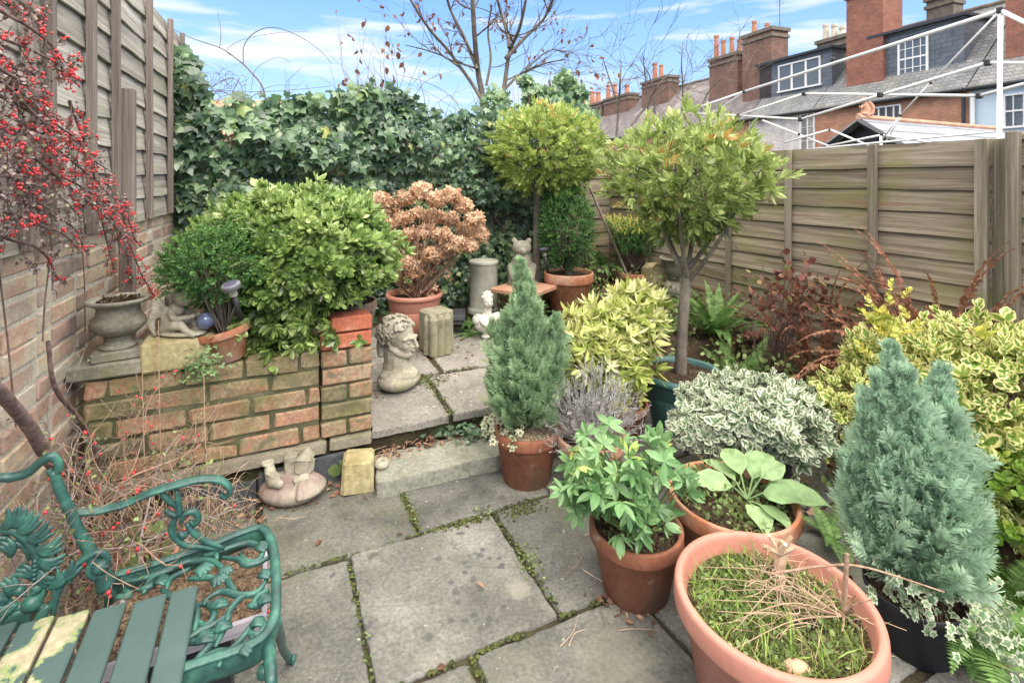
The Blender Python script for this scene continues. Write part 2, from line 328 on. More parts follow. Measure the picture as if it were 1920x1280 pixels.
m_mortarP = M_stone('mossy_mortar', [(.3, (.055, .06, .03)), (.55, (.12, .125, .07)), (.75, (.23, .21, .15))], 10, bscale=90)
m_redbrick = M_stone('red_brick', [(.3, (.38, .10, .06)), (.6, (.50, .17, .10)), (.8, (.55, .40, .32))], 6, bscale=60, fine=.3)
m_kerb = M_stone('kerb_concrete', [(.3, (.19, .17, .13)), (.5, (.29, .265, .20)), (.72, (.36, .33, .27))], 7, bscale=90, moss=(.17, .18, .08), moss_s=3)
m_slate = M_stone('slate', [(.3, (.035, .04, .048)), (.7, (.09, .10, .11))], 6, bscale=50, rough=.7)
m_woodL = M_wood('grey_wood', [(.28, (.13, .11, .095)), (.42, (.31, .285, .255)), (.55, (.44, .415, .38)), (.75, (.60, .575, .535))], rot=0, green=(.36, .37, .26), gt=(.5, .75), grain=.8)
m_battenL = M_wood('grey_brown_wood', [(.3, (.15, .12, .105)), (.6, (.28, .24, .215)), (.8, (.40, .36, .33))], vert=True)
m_woodR = M_wood('brown_wood', [(.28, (.075, .06, .048)), (.42, (.19, .155, .12)), (.55, (.30, .255, .195)), (.75, (.46, .405, .32))], green=(.20, .205, .075), red=(.27, .12, .075), gt=(.47, .64), grain=.8)
m_postR = M_wood('weathered_post_wood', [(.3, (.12, .10, .078)), (.5, (.225, .195, .155)), (.75, (.36, .33, .28))], green=(.19, .21, .10), vert=True)
m_terra = M_stone('terracotta', [(.25, (.34, .125, .06)), (.5, (.46, .185, .10)), (.75, (.56, .27, .165))], 5, bscale=40, rough=.8, bstr=.25, fine=.28, spots=[(3, .62, (.40, .22, .14)), (5, .64, (.33, .15, .09)), (14, .68, (.56, .44, .36))], moss=(.50, .38, .30), moss_s=5.5, moss_t=(.44, .74), spec=.3)
m_terra2 = M_stone('dark_terracotta', [(.25, (.20, .075, .045)), (.5, (.30, .12, .07)), (.75, (.42, .19, .11))], 4, bscale=40, rough=.72, bstr=.25, fine=.28, spots=[(3.5, .60, (.24, .11, .07)), (12, .66, (.46, .35, .29))], moss=(.17, .13, .08), moss_s=5.5, moss_t=(.48, .75), spec=.35)
m_terra3 = M_stone('pale_terracotta', [(.25, (.40, .20, .13)), (.5, (.50, .28, .19)), (.75, (.58, .40, .30))], 6, bscale=50, rough=.85, bstr=.2, fine=.15)
m_plast = M_stone('pink_plastic', [(.3, (.44, .185, .14)), (.7, (.53, .245, .19))], 4, rough=.5, bstr=.06, bscale=60, fine=.1, spots=[(9, .70, (.50, .33, .26))], moss=(.38, .19, .13), moss_s=7, moss_t=(.55, .8), spec=.4)
m_blackp = M_flat('black_plastic', (.022, .023, .028), rough=.5, vary=.3, bstr=.1)
m_greenp = M_flat('blue_green_glaze', (.055, .14, .145), rough=.4, vary=.25, bstr=.05)
m_stonew = M_stone('cast_stone', [(.3, (.22, .205, .15)), (.5, (.40, .375, .30)), (.7, (.56, .535, .45))], 9, bscale=50, moss=(.22, .23, .08), moss_s=4.5, moss_t=(.54, .72), fine=.3)
m_stoneg = M_stone('grey_cast_stone', [(.3, (.13, .125, .095)), (.5, (.24, .23, .185)), (.7, (.36, .35, .29))], 9, bscale=60, moss=(.16, .17, .08), moss_s=4, fine=.35)
m_sand = M_stone('sandstone', [(.3, (.30, .25, .12)), (.5, (.46, .40, .22)), (.7, (.56, .50, .32))], 9, bscale=50, moss=(.22, .21, .07), moss_s=5, moss_t=(.55, .7), fine=.35)
m_mossst = M_stone('mossy_stone', [(.3, (.18, .17, .12)), (.5, (.29, .275, .20)), (.7, (.42, .40, .32))], 8, bscale=50, moss=(.21, .225, .09), moss_s=4, moss_t=(.5, .75), fine=.4)
m_white = M_stone('white_stone', [(.3, (.48, .46, .40)), (.6, (.70, .68, .62))], 12, bscale=60, fine=.2)
m_pipe = M_stone('grey_clay', [(.3, (.30, .30, .25)), (.6, (.42, .42, .37))], 8, bscale=50, moss=(.25, .27, .15), fine=.15)
m_bark = M_stone('bark', [(.3, (.10, .085, .07)), (.55, (.19, .165, .14)), (.8, (.28, .26, .22))], 20, bscale=90, stretch=(1, 1, .4))
m_twig = M_stone('dark_twig', [(.3, (.11, .065, .06)), (.7, (.27, .20, .185))], 30, bstr=0)
m_twigp = M_stone('pale_twig', [(.3, (.26, .15, .10)), (.7, (.46, .33, .25))], 30, bstr=0)
m_straw = M_leaf('straw', [(0, (.30, .20, .13)), (.5, (.48, .34, .24)), (1, (.66, .52, .38))], trans=.1, rough=.8)
m_berry = M_flat('red_berry', (.66, .045, .055), rough=.3, vary=.25, spec=.6, bstr=0)
m_green = M_stone('bench_green_paint', [(.34, (.018, .055, .052)), (.50, (.03, .10, .088)), (.64, (.045, .165, .125)), (.8, (.15, .28, .225))], 22, rough=.38, bscale=70, bstr=.25, fine=.2, spots=[(60, .73, (.26, .31, .28))], spec=.5)
m_leafA = M_leaf('glossy_leaf', [(0, (.07, .12, .035)), (.35, (.15, .25, .06)), (.7, (.30, .43, .13)), (1, (.55, .65, .28))], rough=.25, spec=.7, vary=.35, trans=.3)
m_box = M_leaf('box_leaf', [(0, (0.032, 0.088, 0.0288)), (.5, (0.08, 0.2, 0.056)), (1, (0.192, 0.352, 0.096))], rough=.4)
m_bay = M_leaf('bay_leaf', [(0, (.17, .25, .06)), (.4, (.33, .44, .11)), (.75, (.50, .60, .19)), (.97, (.64, .70, .28)), (1, (.55, .36, .12))], rough=.33, spec=.6, trans=.35)
m_bay2 = M_leaf('bay_leaf_green', [(0, (.12, .17, .05)), (.4, (.27, .36, .10)), (.75, (.45, .55, .19)), (.97, (.64, .70, .34)), (1, (.52, .32, .10))], rough=.3, spec=.6, trans=.35)
m_ivy = M_leaf('ivy_leaf', [(0, (.04, .085, .05)), (.35, (.11, .19, .12)), (.6, (.16, .28, .13)), (.8, (.25, .37, .22)), (.93, (.40, .52, .22)), (1, (.62, .60, .16))], rough=.28, spec=.7, trans=.35)
m_con = M_leaf('conifer_green', [(0, (.14, .22, .12)), (.5, (.30, .45, .26)), (1, (.54, .68, .44))], rough=.7, trans=.4, spec=.2)
m_con2 = M_leaf('conifer_blue', [(0, (.16, .26, .19)), (.5, (.34, .51, .37)), (1, (.58, .74, .56))], rough=.7, trans=.4, spec=.2)
m_choL = M_leaf('lime_leaf', [(0, (.20, .27, .05)), (.4, (.40, .47, .12)), (.7, (.64, .66, .26)), (1, (.82, .80, .50))], rough=.42)
m_choG = M_leaf('mid_green_leaf', [(0, (0.0607, 0.149, 0.054)), (.5, (0.149, 0.297, 0.115)), (.85, (0.257, 0.419, 0.189)), (1, (0.486, 0.621, 0.162))], rough=.36, spec=.5)
m_euW = M_leaf('white_edged_leaf', [(0, (.08, .16, .08)), (1, (.20, .29, .16))], margin=(.64, .67, .54), th=.5)
m_euY = M_leaf('gold_edged_leaf', [(0, (.09, .19, .035)), (.6, (.20, .32, .06)), (1, (.34, .44, .10))], margin=(.80, .76, .36), th=.52)
m_euY2 = M_leaf('gold_leaf', [(0, (.40, .46, .10)), (.5, (.68, .62, .16)), (1, (.82, .80, .52))])
m_dry = M_leaf('dry_petal', [(0, (.42, .24, .14)), (.5, (.72, .48, .32)), (1, (.88, .70, .53))], rough=.8)
m_fern = M_leaf('fern_green', [(0, (0.0675, 0.149, 0.0405)), (.6, (0.176, 0.324, 0.0945)), (1, (0.297, 0.459, 0.162))], rough=.55)
m_dead = M_leaf('dead_bracken', [(0, (.13, .055, .035)), (.5, (.30, .14, .09)), (1, (.50, .29, .18))], rough=.85)
m_lav = M_leaf('lavender_grey', [(0, (.26, .25, .25)), (.5, (.42, .41, .41)), (1, (.58, .57, .56))], rough=.8)
m_grass = M_leaf('grass_blade', [(0, (0.108, 0.216, 0.0405)), (.5, (0.23, 0.392, 0.081)), (.8, (0.392, 0.513, 0.135)), (1, (0.621, 0.54, 0.27))], rough=.6)
m_weed = M_leaf('weed_leaf', [(0, (.11, .10, .05)), (.4, (.14, .20, .07)), (.7, (.20, .29, .10)), (1, (.32, .40, .18))], rough=.6)
m_lett = M_leaf('foxglove_leaf', [(0, (0.165, 0.286, 0.121)), (.5, (0.264, 0.407, 0.187)), (1, (0.374, 0.506, 0.264))], rough=.55)
m_litter = M_leaf('dead_leaf', [(0, (.09, .045, .03)), (.5, (.24, .12, .08)), (1, (.42, .28, .19))], trans=.05, rough=.85)
m_whitep = M_flat('white_frame_paint', (.78, .79, .80), rough=.35, vary=.04, bstr=0)
m_dark = M_flat('dark_joint', (.03, .03, .035), rough=.5, bstr=0)
def stain(m, items):                      # round lichen and water stains at fixed places on the stone
    n = m.node_tree.nodes; l = m.node_tree.links; b = n['Principled BSDF']; lk = b.inputs['Base Color'].links[0]; col = lk.from_socket; v = coords(n, l); nf = noise(n, l, v, 30, 4)
    for p, rad, c, a in items:
        d = n.new('ShaderNodeVectorMath'); d.operation = 'DISTANCE'; l.new(v, d.inputs[0]); d.inputs[1].default_value = tuple(p)
        ad = n.new('ShaderNodeMath'); ad.operation = 'MULTIPLY_ADD'; l.new(nf, ad.inputs[0]); ad.inputs[1].default_value = rad*1.3; l.new(d.outputs['Value'], ad.inputs[2])
        mr = n.new('ShaderNodeMapRange'); mr.inputs['From Min'].default_value = rad*1.9; mr.inputs['From Max'].default_value = rad*1.3; mr.inputs['To Max'].default_value = a; l.new(ad.outputs[0], mr.inputs['Value']); col = mix(n, l, mr.outputs[0], col, c)
    l.new(col, b.inputs['Base Color'])
_dk = (.075, .078, .085)
stain(m_slab, [(G(972, 1104), .040, (.34, .335, .28), .5)]+[(G(x, y), q, _dk, .75) for x, y, q in ((872, 1164, .013), (917, 1161, .013), (845, 1164, .012), (854, 1109, .013), (845, 1092, .011), (805, 1195, .016), (872, 1073, .011), (900, 1040, .014), (918, 1046, .010), (936, 1046, .010), (870, 1056, .009), (822, 1048, .013), (888, 1153, .012), (858, 1130, .009), (944, 1137, .009), (905, 1030, .010))]+[(G(1150, 1230), .12, (.27, .27, .20), .28)])
# ------------------------------------------------------------------ leaf templates (x across, y along, z up)
def ovate(w=.28, fold=.06, droop=.1, wide=.45):
    ys = (.0, .22, .55, .82, 1.0); ws = (0, w*.8, w, w*.55, 0)
    rib = [(0, y, -droop*y*y) for y in ys]; v = list(rib); e = [.0]*5; e[4] = .9
    for i in (1, 2, 3):
        for s in (-1, 1): v.append((s*ws[i], ys[i]+.02, -droop*ys[i]**2+fold)); e.append(1.0)
    f = [(0, 6, 1), (0, 1, 5), (1, 6, 8, 2), (1, 2, 7, 5), (2, 8, 10, 3), (2, 3, 9, 7), (3, 10, 4), (3, 4, 9)]
    return T(v, f, te=e)
def combine(parts):                       # parts: (template, R, offset, scale, rnd)
    V_ = []; F_ = {}; tr = []; te = []; n = 0
    for t, R, o, s, r in parts:
        V_.append((t[0]*s)@np.asarray(R).T+np.asarray(o)); tr.append(t[2]+r); te.append(t[3])
        for f in t[1]: F_.setdefault(f.shape[1], []).append(f+n)
        n += len(t[0])
    return (np.concatenate(V_), [np.concatenate(x) for x in F_.values()], np.concatenate(tr), np.concatenate(te))
def zrot(a): return rotm('Z', a)
def xrot(a): return rotm('X', a)
def sprig(leaf, n=8, length=.9, size=.5, ang=55, rs=0, spread=.25, top=True, stem=True):   # shoot along +y with leaves round it
    r = random.Random(rs); P = []
    for i in range(n):
        t = (i+.5)/n; a = i*2.4+r.uniform(-.4, .4); el = math.radians(ang*(1-.55*t)+r.uniform(-10, 10))
        R = rotm('Y', a)@rotm('X', el)
        P.append((leaf, R, (0, length*t*(1-.15), 0), size*r.uniform(.75, 1.1)*(1-.25*t), r.uniform(-spread, spread)))
    if stem:
        P.append((T([(-.012, 0, 0), (.012, 0, 0), (0, length, .0), (0, 0, .02)], [(0, 1, 2), (1, 3, 2)]), I3, (0, 0, 0), 1, -.5))
    return combine(P)
def palm(leaf, n=5, tilt=25, rs=0, size=1.0, spread=.12, arc=300):    # leaflets fanned round +y, facing +z
    r = random.Random(rs); P = []
    for i in range(n):
        a = math.radians(-arc/2+arc*(i+.5)/n); P.append((leaf, zrot(a)@xrot(-math.radians(tilt*r.uniform(.2, 1.2))), (0, 0, 0), size*r.uniform(.8, 1.05), r.uniform(-spread, spread)))
    return combine(P)
def rosette(leaf, n=7, el=25, rs=0, size=1.0, spread=.15):            # round the +y axis
    r = random.Random(rs); P = []
    for i in range(n):
        a = i*2*math.pi/n*1.0+r.uniform(-.3, .3)+(i % 2)*.3; e = math.radians(90-el-(i % 2)*22+r.uniform(-10, 10))
        P.append((leaf, rotm('Y', a)@xrot(e), (0, .02*i, 0), size*r.uniform(.75, 1.1), r.uniform(-spread, spread)+(.12 if i % 2 else 0)))
    return combine(P)
OV = ovate(.2, .05, .12); OVW = ovate(.3, .05, .1); OVN = ovate(.13, .03, .2); OVR = ovate(.38, .04, .05)
DIA = T([(0, 0, 0), (.28, .5, .05), (0, 1, 0), (-.28, .5, .05)], [(0, 1, 2, 3)], te=[0, 1, 1, 1])
_iv = [(0, 0, 0), (.16, -.1, -.02), (.5, .02, -.06), (.40, .3, .0), (.62, .55, -.08), (.24, .62, .0), (0, 1.05, -.12), (-.24, .62, 0), (-.62, .55, -.08), (-.40, .3, 0), (-.5, .02, -.06), (-.16, -.1, -.02), (0, .42, .05)]
IVY = T(_iv, [(12, i, i+1) for i in range(0, 11)]+[(12, 11, 0)], te=[.4]+[1]*11+[0])
def spray_t(n=8, L_=1.0, w=.32, rs=0, th=.05):
    r = random.Random(rs); v = [(-th*.4, 0, 0), (th*.4, 0, 0), (0, L_, .03)]; f = [(0, 1, 2)]; tr = [-.15]*3
    for i in range(n):
        y = L_*(.12+.8*i/n); ww = w*(math.sin(math.pi*(.25+.7*i/n)))*r.uniform(.8, 1.15)
        for s in (-1, 1):
            k = len(v); dz = r.uniform(-.05, .08)
            v += [(0, y-th, 0), (s*ww*.6, y+ww*.35-th*.6, dz), (s*ww, y+ww*.9, dz*1.6), (s*ww*.45, y+ww*.75, dz), (0, y+th, 0)]; tr += [0, 0, .18, .05, 0]
            f.append((k, k+1, k+2, k+3, k+4) if s > 0 else (k+4, k+3, k+2, k+1, k))
    return T(v, f, tr)
def feather(n=13, rs=0):
    r = random.Random(rs); v = [(-.012, 0, 0), (.012, 0, 0), (0, 1.0, .05)]; f = [(0, 1, 2)]; tr = [-.3, -.3, 0]
    for i in range(n):
        y = .08+.86*i/n; ww = (.24*math.sin(math.pi*min(1, .22+.72*i/n))+.03)*r.uniform(.8, 1.2)
        for sd_ in (-1, 1):
            k = len(v); dz = r.uniform(-.04, .07); v += [(0, y-.012, 0), (sd_*ww*.55, y+ww*.45-.022, dz), (sd_*ww, y+ww*1.15, dz*1.7), (sd_*ww*.35, y+ww*.55+.02, dz)]; tr += [-.05, .02, .2, .05]
            f.append((k, k+1, k+2, k+3) if sd_ > 0 else (k+3, k+2, k+1, k))
    return T(v, f, tr)
SPR = [feather(13, i) for i in range(3)]
TWT = T([(-.5, 0, 0), (.5, 0, 0), (0, 0, .8), (-.3, 1, 0), (.3, 1, 0), (0, 1, .5)], [(0, 1, 4, 3), (1, 2, 5, 4), (2, 0, 3, 5)])
BLADE = T([(-.02, 0, 0), (.02, 0, 0), (-.014, .5, .05), (.014, .5, .05), (0, 1, .25)], [(0, 1, 3, 2), (2, 3, 4)])
def rng_(s): return np.random.default_rng(s)
def rdirs(r, n): return nrm(r.normal(size=(n, 3)))
def blob(r, n, c, rad, lump=.12, ls=2.6, inner=.55, zmin=-1, ph=0.0):
    d = rdirs(r, int(n*1.6)); d = d[d[:, 2] > zmin][:n]
    k = 1+lump*wob(d, ls*2, ph)+lump*.5*wob(d, ls*5, ph+3)
    t = inner+(1-inner)*r.random(len(d))**.45
    return np.asarray(c)+d*np.asarray(rad)*(k*t)[:, None], d, t
def foliage(g, ts, r, P, axis, size, rnd, jit=.35, upw=None, mi=0):
    n = len(P); ax = nrm(nrm(axis)+r.normal(0, jit, (n, 3))); up = nrm(r.normal(size=(n, 3))) if upw is None else nrm(np.asarray(upw)+r.normal(0, .3, (n, 3)))
    R = frames(ax, up); s = size*(.75+.5*r.random(n)); k = r.integers(0, len(ts), n)
    for i, t in enumerate(ts):
        q = k == i; g.inst(t, P[q], R[q], s[q], rnd[q], mi)
def branch(g, r, p, d, ln, rad, depth, kids=3, spread=.6, droop=0.0, segs=5, n=5, tips=None, shrink=.68, wig=.12, rnd=.5, minr=.0012):
    pts = [A(p)]; d = nrm(A(d)); q = A(p)
    for i in range(segs): d = nrm(d+r.normal(0, wig, 3)+A([0, 0, -droop])); q = q+d*ln/segs; pts.append(q)
    tube(g, pts, np.linspace(rad, max(minr, rad*.55), len(pts)), n=n if rad > .004 else 3, rnd=rnd, cap=False)
    if tips is not None: tips.append((pts[-1], d, depth)); tips += [(x, d, depth) for x in pts[2:-1]] if depth < 2 else []
    if depth > 0:
        for k in range(kids):
            i = r.integers(1, len(pts)) if k else len(pts)-1
            branch(g, r, pts[i], nrm(d+r.normal(0, spread, 3)), ln*shrink*r.uniform(.7, 1.15), max(minr, rad*.55), depth-1, kids, spread, droop, segs, n, tips, shrink, wig, rnd, minr)
# ================================================================== SETTING
g = Geo(); g.add([(-300, -60, -.06), (300, -60, -.06), (300, 500, -.06), (-300, 500, -.06)], [(0, 1, 2, 3)]); struct(g, 'ground', m_ground)
def slab(g, pu, z, th=.04, gap=.012, seed=0, rnd=.5, rough_=.005, tilt=.004):
    r = rng_(seed); P = A([UV(*q) for q in pu]); c = P.mean(0); out_ = []; m = len(P)
    for i in range(m):
        a, b = P[i], P[(i+1) % m]; L_ = np.linalg.norm(b-a); k = max(3, int(L_/.02)); t = np.linspace(0, 1, k, endpoint=False)
        q = a+(b-a)*t[:, None]; nn = nrm(np.cross(b-a, A([0, 0, 1.0]))); off = rough_*wob(q, 14, seed)+rough_*.7*wob(q, 45, seed*2.)
        q = q-nn*(gap/2+off[:, None]); e = np.minimum(t, 1-t)*L_; q = q-nn*(np.maximum(0, .02-e)*.45)[:, None]; out_.append(q)
    Q = np.concatenate(out_); n = len(Q); tx, ty = r.normal(0, tilt, 2)
    def ring(s, dz):
        q = c+(Q-c)*s; q[:, 2] = z+dz+(q[:, 0]-c[0])*tx+(q[:, 1]-c[1])*ty; return q
    vv = np.concatenate([ring(.972, 0), ring(.988, -.0015), ring(1.0, -.008), ring(1.0, -th)])
    f = [(k*n+i, (k+1)*n+i, (k+1)*n+(i+1) % n, k*n+(i+1) % n) for k in range(3) for i in range(n)]
    ar = .5*np.sum(Q[:, 0]*np.roll(Q[:, 1], -1)-np.roll(Q[:, 0], -1)*Q[:, 1])
    f.append(tuple(range(n)) if ar > 0 else tuple(range(n))[::-1]); g.add(vv, f, rnd)
g = Geo(); S = 0; rr = random.Random(4)
rows = [(1.98, 2.56, [-.66, -.036, .54, 1.13, 1.72, 2.3]), (1.415, 1.975, [-.76, -.33, .262, .85, 1.44, 2.02, 2.5]), (.82, 1.405, [-.9, -.05, .535, 1.125, 1.72, 2.35]), (.22, .81, [-.9, -.33, .27, .86, 1.45, 2.1]), (-.4, .21, [-.9, .0, .6, 1.2, 1.9])]
for v0, v1, us in rows:
    for a, b in zip(us[:-1], us[1:]):
        S += 1; j = lambda: rr.uniform(-.008, .008)
        slab(g, [(a+j(), v0+j()), (b+j(), v0+j()), (b+j(), v1+j()), (a+j(), v1+j())], rr.uniform(-.003, .003), seed=S, gap=.011, rnd=rr.random())
struct(g, 'patio', m_slab)
g = Geo(); g.add([UV(-1.2, -.6, -.010), UV(2.9, -.6, -.010), UV(2.9, 2.6, -.010), UV(-1.2, 2.6, -.010)], [(0, 1, 2, 3)]); struct(g, 'patio_bed', m_joint)
# terrace
g = Geo()
for k, q in enumerate([[(.452, 2.52), (.85, 2.52), (.87, 3.10), (.452, 3.13)], [(.865, 2.52), (1.5, 2.52), (1.52, 3.06), (.88, 3.09)], [(.30, 3.14), (.98, 3.11), (.99, 3.75), (.30, 3.75)], [(1.0, 3.11), (1.6, 3.08), (1.62, 3.75), (1.01, 3.75)], [(.3, 3.77), (.9, 3.77), (.9, 4.3), (.3, 4.3)], [(.92, 3.77), (1.7, 3.77), (1.7, 4.3), (.92, 4.3)]]):
    slab(g, q, .18, seed=40+k, gap=.014, rnd=[.45, .6, .3, .5, .4, .5][k], tilt=.001)
struct(g, 'terrace', m_terrace)
g = Geo(); box(g, UV(.6, 3.5, .075), (2.5, 1.9, .182), TH); struct(g, 'terrace_bed', m_joint)
g = Geo()
for a, b in ((-.66, .245), (.255, .45)): slab(g, [(a, 2.505), (b, 2.50), (b, 2.62), (a, 2.62)], .18, th=.045, seed=int(abs(a)*100), gap=.006, rough_=.002, tilt=0)
struct(g, 'kerb', m_kerb)
g = Geo(); slab(g, [(.43, 2.275), (.86, 2.255), (1.35, 2.235), (1.35, 2.50), (.45, 2.51)], .072, th=.07, seed=77, gap=.0, rough_=.006, tilt=.0); o = struct(g, 'step', m_step)
# soil beds
def hsoil(u, v):
    a = np.clip((u-2.25+.12*np.sin(v*3))/.35, 0, 1); b = np.clip((v-2.6)/.12, 0, 1)*np.clip((u-1.45)/.15, 0, 1); c = np.clip((v-4.15)/.2, 0, 1)*.9
    P = np.stack([u, v, u*0], -1); return -.05+a*(.10+.05*wob(P, 3))+np.maximum(b, c)*(.26+.02*wob(P, 4)-a*.08)+.085*np.clip((v-3.75)/.12, 0, 1)+.012*wob(P, 19)+.008*wob(P, 47)
uu, vv = np.meshgrid(np.linspace(-.6, 3.3, 150), np.linspace(.0, 4.66, 180)); zz = hsoil(uu, vv)
P = uu[..., None]*U+vv[..., None]*Vd+zz[..., None]*A([0, 0, 1.0]); n0, n1 = uu.shape; i = np.arange(n0-1)[:, None]*n1; j = np.arange(n1-1)[None]
q = np.stack([i+j, i+j+1, i+n1+j+1, i+n1+j], -1).reshape(-1, 4); g = Geo(); g.add(P.reshape(-1, 3), q); struct(g, 'soil_bed', m_soil, True)
g = Geo(); box(g, UV(-.115, 3.5, .30), (1.07, 1.78, .44), TH); struct(g, 'raised_bed', m_soil)
# ------------------------------------------------------------------ left brick wall
W0 = A([-1.55, 1.55, 0]); Wd = nrm(A([-.88, 2.15, 0])); Wn = A([Wd[1], -Wd[0], 0]); ZZ = A([0, 0, 1.0]); WAX = [Wd, Wn, ZZ]
def Wp(a, n=0, z=0): return W0+Wd*a+Wn*n+ZZ*z
def brickwork(g, org, d, nn, length, courses, z0, ch=.078, seed=0, bond='flemish', depth=.1, jit=.004, joint=.011):
    r = random.Random(seed)
    for c in range(courses):
        x = -(.05 if c % 2 else .16); k = c % 2
        while x < length:
            ln = (.24*r.uniform(.88, 1.04) if bond == 'stretcher2' else .215 if k % 2 else .103); k += 1; x0, x1 = max(0, x), min(length, x+ln)
            if x1-x0 > .03:
                q = org+d*(x0+x1)/2+ZZ*(z0+ch*(c+.5)+r.uniform(-.002, .002))-nn*(depth/2-r.uniform(-.004, .004))
                box(g, q, (x1-x0-r.uniform(0, .005), depth, ch-joint-r.uniform(0, .004)), ax=[d, nn, ZZ], bev=r.uniform(.004, .009) if bond == 'flemish' else r.uniform(.005, .009), rnd=r.random(), jit=.0016 if bond == 'flemish' else .0028, seed=r.randint(0, 9999))
            x += ln+joint
wall = thing('brick_wall', 'old pinkish brick garden wall with pale mortar under the grey fence panels', 'wall', Wp(0)); wall['_w'] = [float(x) for x in Wp(0)]
g = Geo(); brickwork(g, Wp(-1.3), Wd, Wn, 3.75, 15, 0, seed=3); g.build('brick_face', m_brickL, wall)
g = Geo(); box(g, Wp(.575, -.063, .585), (3.75, .115, 1.165), ax=WAX); g.build('mortar', m_mortarL, wall)
# ------------------------------------------------------------------ waney boards
def waney(g, org, d, nn, length, z0, z1, seed, rnd, lap=.02, n=70, wav=.010):
    x = np.linspace(0, length, n); P = org+x[:, None]*d; w1 = wav*wob(P, 2.6, seed)+wav*.35*wob(P, 9, seed*2); w0 = wav*.3*wob(P, 3, seed+4)
    wv = .004*wob(P, 5, seed)
    top = P+nn*(.002+wv[:, None])+ZZ*(z1+w0)[:, None]; mid = P+nn*((lap*.6)+wv[:, None])+ZZ*((z0+z1)/2+w1*.4)[:, None]
    bf = P+nn*(lap+wv[:, None])+ZZ*(z0+w1)[:, None]; bb = P+nn*(lap-.011+wv[:, None])+ZZ*(z0+w1-.002)[:, None]
    i = np.arange(n-1)
    f = [(k*n+a, (k+1)*n+a, (k+1)*n+a+1, k*n+a+1) for k in range(3) for a in i]; g.add(np.concatenate([top, mid, bf, bb]), f, rnd)
def fence_panel(name, label, pt, d, nn, length, z0, z1, pitch, battens, mb, mw, seed, group, capmat=None, rotz=0, lap=.02, bw=.035, wav=.010):
    o = thing(name, label, 'fence', pt, group)
    # boards are built in a local frame turned with the fence so that the grain runs along them
    o.rotation_euler = (0, 0, rotz); r = random.Random(seed)
    g = Geo(); z = z0; k = 0; X = A([1.0, 0, 0]); Yn = A([0, 1.0, 0]) if np.dot(np.cross(ZZ, d), nn) > 0 else A([0, -1.0, 0])
    while z < z1-.02:
        waney(g, A([0, 0, 0.]), X, Yn, length, z, min(z+pitch+.015, z1), seed+k, r.random(), lap=lap, wav=wav); z += pitch; k += 1
    p = g.build('boards', mb, loc=(0, 0, 0)); p.parent = o
    g = Geo(); box(g, (length/2, 0, (z0+z1)/2), (length, .006, z1-z0)); p = g.build('backing', mb, loc=(0, 0, 0)); p.parent = o
    for (x, w_, zb, zt, pr) in battens:
        g = Geo(); box(g, (x, Yn[1]*(lap+pr/2+.002), (zb+zt)/2), (w_, pr, zt-zb), bev=.003, jit=.0008, rnd=r.random()); v_ = g.V[0]; g.V[0] = v_+(wob(v_, 3, x)[:, None]*.003)
        p = g.build('batten', mw, loc=(0, 0, 0)); p.parent = o
    return o
def Wa(px): return float(np.dot(onW(px, 335)-W0, Wd)*1.0) if True else 0
LZ0, LZ1 = 1.168, 2.45
lr = math.atan2(Wd[1], Wd[0]); a0 = -1.3
bt = [(Wa(px)-a0, w_, LZ0+.0, LZ1+.01, .03) for px, w_ in ((25, .03), (68, .03), (151, .036), (200, .034), (266, .034), (308, .034), (331, .03))]
P_ = Wp(a0)
fl = fence_panel('wooden_fence', 'tall grey weathered waney board fence standing on the brick wall', P_, Wd, Wn, Wa(336)-a0, LZ0, LZ1, .128, bt, m_woodL, m_battenL, 5, None, rotz=lr, wav=.010)
# wooden post fixed in front
q = Wp(Wa(214), .055); po = thing('wooden_post', 'short brown wooden post fixed to the brick wall behind the stone urn', 'post', (q[0], q[1], .6))
g = Geo(); box(g, (q[0], q[1], 1.22), (.055, .06, 1.24), ax=WAX, bev=.004); po['_w'] = [q[0], q[1], .6]; g.build('shaft', m_battenL, po)
# ------------------------------------------------------------------ right fence
Rr = math.atan2(Vd[1], Vd[0]); RU = 3.29
def Rv(px): return float(np.dot(onU(px, 335, RU), Vd))
v_main = Rv(1862); v_next = Rv(1890)
def rb(px, w_=.04, pr=.03): return (Rv(px)-v_main, w_, .12, 1.6, pr)
fence_panel('wooden_fence', 'brown green waney board fence panel behind the two bay trees', UV(RU, v_main), Vd, -U, 4.49-v_main, .1, 1.6, .124, [(0.03, .05, .1, 1.6, .035), rb(1643, .045), rb(1484), rb(1371), rb(1215)], m_woodR, m_postR, 21, 'waney fence panels along the right', rotz=Rr, lap=.018, wav=.006)
fence_panel('wooden_fence', 'waney board fence panel cut off by the right edge of the photo', UV(RU, v_next-1.83), Vd, -U, 1.83, .1, 1.62, .124, [(1.80, .05, .1, 1.63, .035), (1.35, .04, .1, 1.6, .03), (.9, .04, .1, 1.6, .03), (.45, .04, .1, 1.6, .03)], m_woodR, m_postR, 51, 'waney fence panels along the right', rotz=Rr, lap=.018, wav=.006)
g = Geo(); q = UV(RU+.02, (v_main+v_next)/2-.002, .8); box(g, q+U*.012, (.05, abs(v_main-v_next)+.03, 1.6), TH, bev=.003); tag(g.build('fence_post', m_postR, loc=(q[0], q[1], 0)), 'square wooden post standing between the two right fence panels', 'post')
# ------------------------------------------------------------------ back fence
bk = fence_panel('wooden_fence', 'dark board fence at the back hidden under the ivy', UV(-.62, 4.5), U, -Vd, 3.9, 0, 1.72, .14, [(x, .05, 0, 1.74, .03) for x in (.03, .9, 1.8, 2.7, 3.6)], m_woodR, m_postR, 71, None, rotz=TH)
